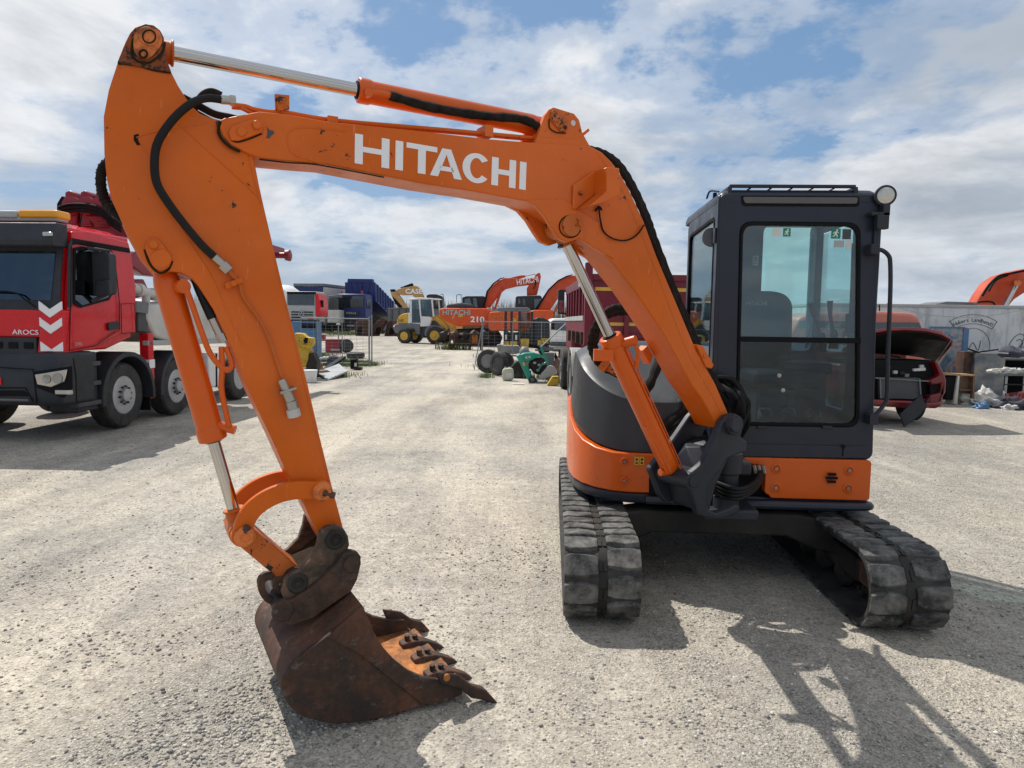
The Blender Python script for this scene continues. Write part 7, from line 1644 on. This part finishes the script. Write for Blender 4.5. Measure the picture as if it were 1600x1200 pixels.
blades('grass', 'green weeds growing round the parked machines in the distance', [sp(548, 523, 1.0, 2, 700), sp(500, 520, 2, 3, 900), sp(708, 546, .4, .4, 250)], .1, .5, gm, .03)
blades('reeds', 'tall dry reeds lining the far edge of the yard', [(x, 128, 3.0, 2.5, 420) for x in range(-62, 16, 4)], 2.2, 6.2, rm_, .045, lean=.15)
# far tree line
def tree(name, label, x, y, h, spread, seed, mat_l=None, bare=True):
    rg = random.Random(seed); t_ = thing(name, label, 'tree', (x, y, 0)); mb = MB(); tips = []
    def br(p, d, L, r_, dep):
        q = p+d*L; mb.cyl(p, q, r_, r_*.6, n=6); 
        if dep == 0: tips.append(q); return
        for k in range(3 if dep > 1 else 4):
            nd = (d+Vector((rg.uniform(-1, 1), rg.uniform(-1, 1), rg.uniform(-.2, .6)))*spread).normalized(); br(q, nd, L*rg.uniform(.55, .8), r_*.55, dep-1)
    br(Vector((x, y, 0)), Vector((0, 0, 1)), h*.32, h*.014, 4); mb.build('trunk', 'wood_brown', t_)
    bl = MB()
    for q in tips:
        for k in range(3):
            d_ = Vector((rg.uniform(-1, 1), rg.uniform(-1, 1), rg.uniform(-.3, 1)))*h*.05; n__ = Vector((rg.uniform(-1, 1), rg.uniform(-1, 1), 0))*h*.0035; bl.add([q, q+d_+n__, q+d_-n__], [(0, 1, 2)])
    bl.build('crown', rm_, t_, smooth=False)
g = wp(1246, 500, 42); tree('bare_tree', 'small bare tree on the horizon seen through the cab glass', g.x, 42, 2.9, .7, 4)
g = wp(1268, 500, 60); tree('bare_tree', 'second bare bush further off, seen through the cab glass', g.x, 60, 2.6, .9, 8)
mb = MB(); rg = random.Random(5)
vs = []; fs = []
for i in range(5200):
    x = rg.uniform(-260, 330); y = rg.uniform(300, 330); h = (1.5+5.5*abs(noise.noise(Vector((x*.02, 0, 3))))+2*abs(noise.noise(Vector((x*.11, 0, 3)))))*rg.uniform(.5, 1); s = rg.uniform(.5, 1.3); k = len(vs); a = rg.uniform(0, 3.14); c_, s_ = math.cos(a)*s, math.sin(a)*s
    z = h*rg.uniform(.2, 1); vs += [(x-c_, y-s_, z-s*.6), (x+c_, y+s_, z-s*.5), (x+c_*.6, y+s_*.6, z+s*.6), (x-c_*.5, y-s_*.5, z+s*.5)]; fs.append((k, k+1, k+2, k+3))
me = bpy.data.meshes.new('far_hedge'); me.from_pydata(vs, [], fs); me.materials.append(leafmat('far_leaf', [(.05, .06, .03), (.09, .09, .05), (.13, .11, .07)])); o = bpy.data.objects.new('far_hedge', me); col.objects.link(o); tag(o, 'low distant belt of trees and scrub on the horizon', None, kind='stuff')
# ================================================================ ground
def ground():
    m, t, b = newmat('gravel_ground')
    tcn = t.nodes.new('ShaderNodeTexCoord'); V = tcn.outputs['Object']
    fine = tnoise(t, 70, 6, 0.8, vec=V); med = tnoise(t, 9, 10, 0.8, vec=V); big = tnoise(t, 0.55, 6, 0.6, vec=V, dist=0.6)
    drag = tnoise(t, 0.9, 7, 0.65, vec=V, sc3=(2.1, 0.30, 1), dist=0.15)
    pat = math_n(t, 'MULTIPLY_ADD', med, 0.36, math_n(t, 'MULTIPLY_ADD', drag, 0.46, math_n(t, 'MULTIPLY', big, 0.34)))
    sx_ = N('ShaderNodeSeparateXYZ', t); t.links.new(V, sx_.inputs[0])
    xx = math_n(t, 'ADD', sx_.outputs[0], math_n(t, 'MULTIPLY_ADD', math_n(t, 'SINE', math_n(t, 'MULTIPLY', sx_.outputs[1], 0.22)), 0.35, 1.15))
    lane = math_n(t, 'ABSOLUTE', math_n(t, 'SUBTRACT', math_n(t, 'ABSOLUTE', xx), 0.9))
    ln = ramp(t, lane, [(0.0, 0.085), (0.28, 0.05), (0.62, 0.0)])
    mid_ = ramp(t, math_n(t, 'ABSOLUTE', xx), [(0.0, 0.05), (1.0, 0.0)]); side_ = ramp(t, math_n(t, 'MULTIPLY', math_n(t, 'ABSOLUTE', xx), .12), [(0.25, 0.0), (0.8, 0.06)])
    pat = math_n(t, 'SUBTRACT', math_n(t, 'ADD', pat, ln), math_n(t, 'MULTIPLY', side_, 1.0))
    dustf = ramp(t, pat, [(0.50, 0.0), (0.64, 1.0)])      # 0 loose grey gravel, 1 packed pale dust
    def vor(scale, feat='F1'):
        n = t.nodes.new('ShaderNodeTexVoronoi'); n.inputs['Scale'].default_value = scale; n.feature = feat
        t.links.new(V, n.inputs['Vector']); return n
    v1 = vor(62); v2 = vor(140)
    st1 = ramp(t, v1.outputs['Distance'], [(0.18, 1.0), (0.50, 0.0)]); st2 = ramp(t, v2.outputs['Distance'], [(0.15, 1.0), (0.5, 0.0)])
    c1 = N('ShaderNodeSeparateColor', t); t.links.new(v1.outputs['Color'], c1.inputs[0])
    stone = ramp(t, c1.outputs[0], [(0.0, (0.16, 0.153, 0.145)), (0.35, (0.35, 0.332, 0.302)), (0.7, (0.48, 0.455, 0.41)), (1.0, (0.66, 0.63, 0.57))])
    c2 = N('ShaderNodeSeparateColor', t); t.links.new(v2.outputs['Color'], c2.inputs[0])
    stone2 = ramp(t, c2.outputs[1], [(0.0, (0.19, 0.18, 0.165)), (0.5, (0.41, 0.385, 0.345)), (1.0, (0.60, 0.565, 0.495))])
    dust = ramp(t, fine, [(0.34, (0.165, 0.150, 0.128)), (0.44, (0.455, 0.418, 0.360)), (0.64, (0.655, 0.615, 0.535))])
    gr = mixc(t, st1, stone2, stone)
    gap = ramp(t, v1.outputs['Distance'], [(0.42, 0.0), (0.72, 0.30)]); gr = mixc(t, gap, gr, (0.17, 0.155, 0.135))
    # scattered stones show through the dust
    sel = ramp(t, c1.outputs[1], [(0.48, 0.0), (0.52, 1.0)]); sfac = math_n(t, 'MULTIPLY', sel, st1)
    dd_ = mixc(t, math_n(t, 'MULTIPLY', sfac, 0.8), dust, stone)
    tone = ramp(t, tnoise(t, 0.34, 7, 0.65, vec=V, sc3=(1.3, .8, 1)), [(0.36, (0.74, 0.755, 0.79)), (0.60, (1.03, 1.01, 0.97))])
    cc = mixc(t, dustf, gr, dd_); cc = mixc(t, 1.0, cc, tone, 'MULTIPLY')
    g1 = ramp(t, tnoise(t, 24, 9, 0.85, vec=V), [(0.36, (0.52, 0.50, 0.49)), (0.47, (1.0, 0.99, 0.98)), (0.62, (1.20, 1.195, 1.18))]); cc = mixc(t, 0.95, cc, g1, 'MULTIPLY')
    g2 = ramp(t, tnoise(t, 5.5, 8, 0.8, vec=V), [(0.36, (0.80, 0.79, 0.785)), (0.55, (1.04, 1.035, 1.02))]); cc = mixc(t, 0.8, cc, g2, 'MULTIPLY')
    t.links.new(cc, b.inputs['Base Color']); b.inputs['Roughness'].default_value = 0.92; b.inputs['Specular IOR Level'].default_value = 0.25
    hgr = math_n(t, 'ADD', st1, math_n(t, 'MULTIPLY', st2, 0.5))
    hd = math_n(t, 'MULTIPLY_ADD', sfac, 0.7, math_n(t, 'MULTIPLY_ADD', fine, 0.45, math_n(t, 'MULTIPLY', med, 1.1)))
    hmix = N('ShaderNodeMix', t); hmix.data_type = 'FLOAT'; t.links.new(dustf, hmix.inputs[0]); t.links.new(hgr, hmix.inputs[2]); t.links.new(hd, hmix.inputs[3])
    bump(t, b, hmix.outputs[0], 0.8, 0.010)
    # mesh: fine near the camera, coarse far away, low undulation
    xs = sorted(set([round(x*.12, 3) for x in range(-60, 61)]+[-400, -200, -120, -80, -60, -45, -34, -26, -20, -16, -13, -11, -9.4, -8.2, 8.2, 9.4, 11, 13, 16, 20, 26, 34, 45, 60, 80, 120, 200, 400]))
    ys = sorted(set([round(.2+y*.12, 3) for y in range(-12, 92)]+[-60, -20, -8, -3, 11.6, 12.2, 13, 14, 15.5, 17, 19, 22, 26, 31, 37, 45, 55, 70, 90, 120, 170, 250, 400, 700]))
    vs = []
    for y in ys:
        for x in xs:
            d = math.hypot(x, y-3); k = max(0.0, 1-max(0, d-5)/7)
            if d < 12:
                z = (noise.noise(Vector((x*.8, y*.8, 3)))*.018+noise.noise(Vector((x*3.1, y*2.2, 9)))*.008)*k-.006
            else: z = -.004
            vs.append((x, y, z))
    nx = len(xs); fs = [(j*nx+i, j*nx+i+1, (j+1)*nx+i+1, (j+1)*nx+i) for j in range(len(ys)-1) for i in range(nx-1)]
    me = bpy.data.meshes.new('ground'); me.from_pydata(vs, [], fs); me.materials.append(m); me.polygons.foreach_set('use_smooth', [True]*len(fs))
    o = bpy.data.objects.new('ground', me); col.objects.link(o); tag(o, 'open yard of pale packed dust and loose grey gravel', None, kind='structure')
    return m
GM = ground()
def gz(x, y):
    d = math.hypot(x, y-3)
    if d > 12: return -.004
    k = max(0.0, 1-max(0, d-5)/7)
    return (noise.noise(Vector((x*.8, y*.8, 3)))*.018+noise.noise(Vector((x*3.1, y*2.2, 9)))*.008)*k-.006
# loose pebbles as one mass
def pebbles():
    rng = np.random.default_rng(5)
    bm = bmesh.new(); bmesh.ops.create_icosphere(bm, subdivisions=1, radius=1); 
    V0 = np.array([v.co[:] for v in bm.verts]); F0 = np.array([[v.index for v in f.verts] for f in bm.faces]); bm.free()
    def cluster(cx, cy, sx, sy, n, s0, s1):
        return [(rng.normal(cx, sx), rng.normal(cy, sy), rng.uniform(s0, s1)**1) for _ in range(n)]
    items = []
    NN = 30000
    y = 1.9+(rng.random(NN)**1.9)*9.5; x = (rng.random(NN)-.5)*2*(y*.80+.3)
    for a, b_ in zip(x, y):
        s = .0022+.0075*rng.random()**4
        nz = noise.noise(Vector((a*1.3, b_*1.3, 1)))+.5*noise.noise(Vector((a*4, b_*4, 2)))
        if nz < .02 and rng.random() < .72: continue
        items.append((a, b_, s))
    for (px, py, sx, sy, n) in ((400, 1090, .17, .12, 700), (300, 1180, .25, .08, 600), (340, 1140, .22, .10, 500), (480, 1150, .16, .08, 420), (150, 1010, .25, .12, 350), (1450, 940, .4, .15, 700), (1120, 960, .25, .2, 400), (780, 870, .3, .3, 500), (640, 1000, .2, .2, 200), (90, 900, .4, .2, 350), (1560, 1150, .2, .12, 250), (1010, 1120, .3, .12, 300)):
        g = G(px, py)
        for a, b_, s in cluster(g.x, g.y, sx, sy, n, 0, 1): items.append((a, b_, .0026+.0085*s**2.6))
    n = len(items); nv = len(V0); nf = len(F0)
    VV = np.zeros((n*nv, 3)); FF = np.zeros((n*nf, 3), dtype=np.int64)
    for i, (a, b_, s) in enumerate(items):
        an = rng.random()*6.28; c, s_ = math.cos(an), math.sin(an)
        sx, sy, sz = s*rng.uniform(.8, 1.5), s*rng.uniform(.7, 1.1), s*rng.uniform(.35, .8)
        P = V0*(1+rng.normal(0, .13, (nv, 1)))*[sx, sy, sz]
        VV[i*nv:(i+1)*nv, 0] = P[:, 0]*c-P[:, 1]*s_+a; VV[i*nv:(i+1)*nv, 1] = P[:, 0]*s_+P[:, 1]*c+b_; VV[i*nv:(i+1)*nv, 2] = P[:, 2]+gz(a, b_)+sz*.45
        FF[i*nf:(i+1)*nf] = F0+i*nv
    me = bpy.data.meshes.new('loose_gravel'); me.vertices.add(n*nv); me.vertices.foreach_set('co', VV.ravel())
    me.loops.add(n*nf*3); me.loops.foreach_set('vertex_index', FF.ravel()); me.polygons.add(n*nf)
    me.polygons.foreach_set('loop_start', np.arange(n*nf)*3); me.polygons.foreach_set('loop_total', np.full(n*nf, 3)); me.update(calc_edges=True)
    me.polygons.foreach_set('use_smooth', [True]*(n*nf))
    m, t, b = newmat('pebble'); g = t.nodes.new('ShaderNodeNewGeometry')
    cc = ramp(t, g.outputs['Random Per Island'], [(0.0, (0.16, 0.155, 0.15)), (0.3, (0.30, 0.285, 0.26)), (0.7, (0.42, 0.39, 0.34)), (0.93, (0.52, 0.485, 0.42)), (1.0, (0.66, 0.63, 0.57))])
    t.links.new(cc, b.inputs['Base Color']); b.inputs['Roughness'].default_value = .85
    me.materials.append(m); o = bpy.data.objects.new('loose_gravel', me); col.objects.link(o)
    tag(o, 'loose pebbles and stones scattered over the yard', 'gravel', kind='stuff')
pebbles()
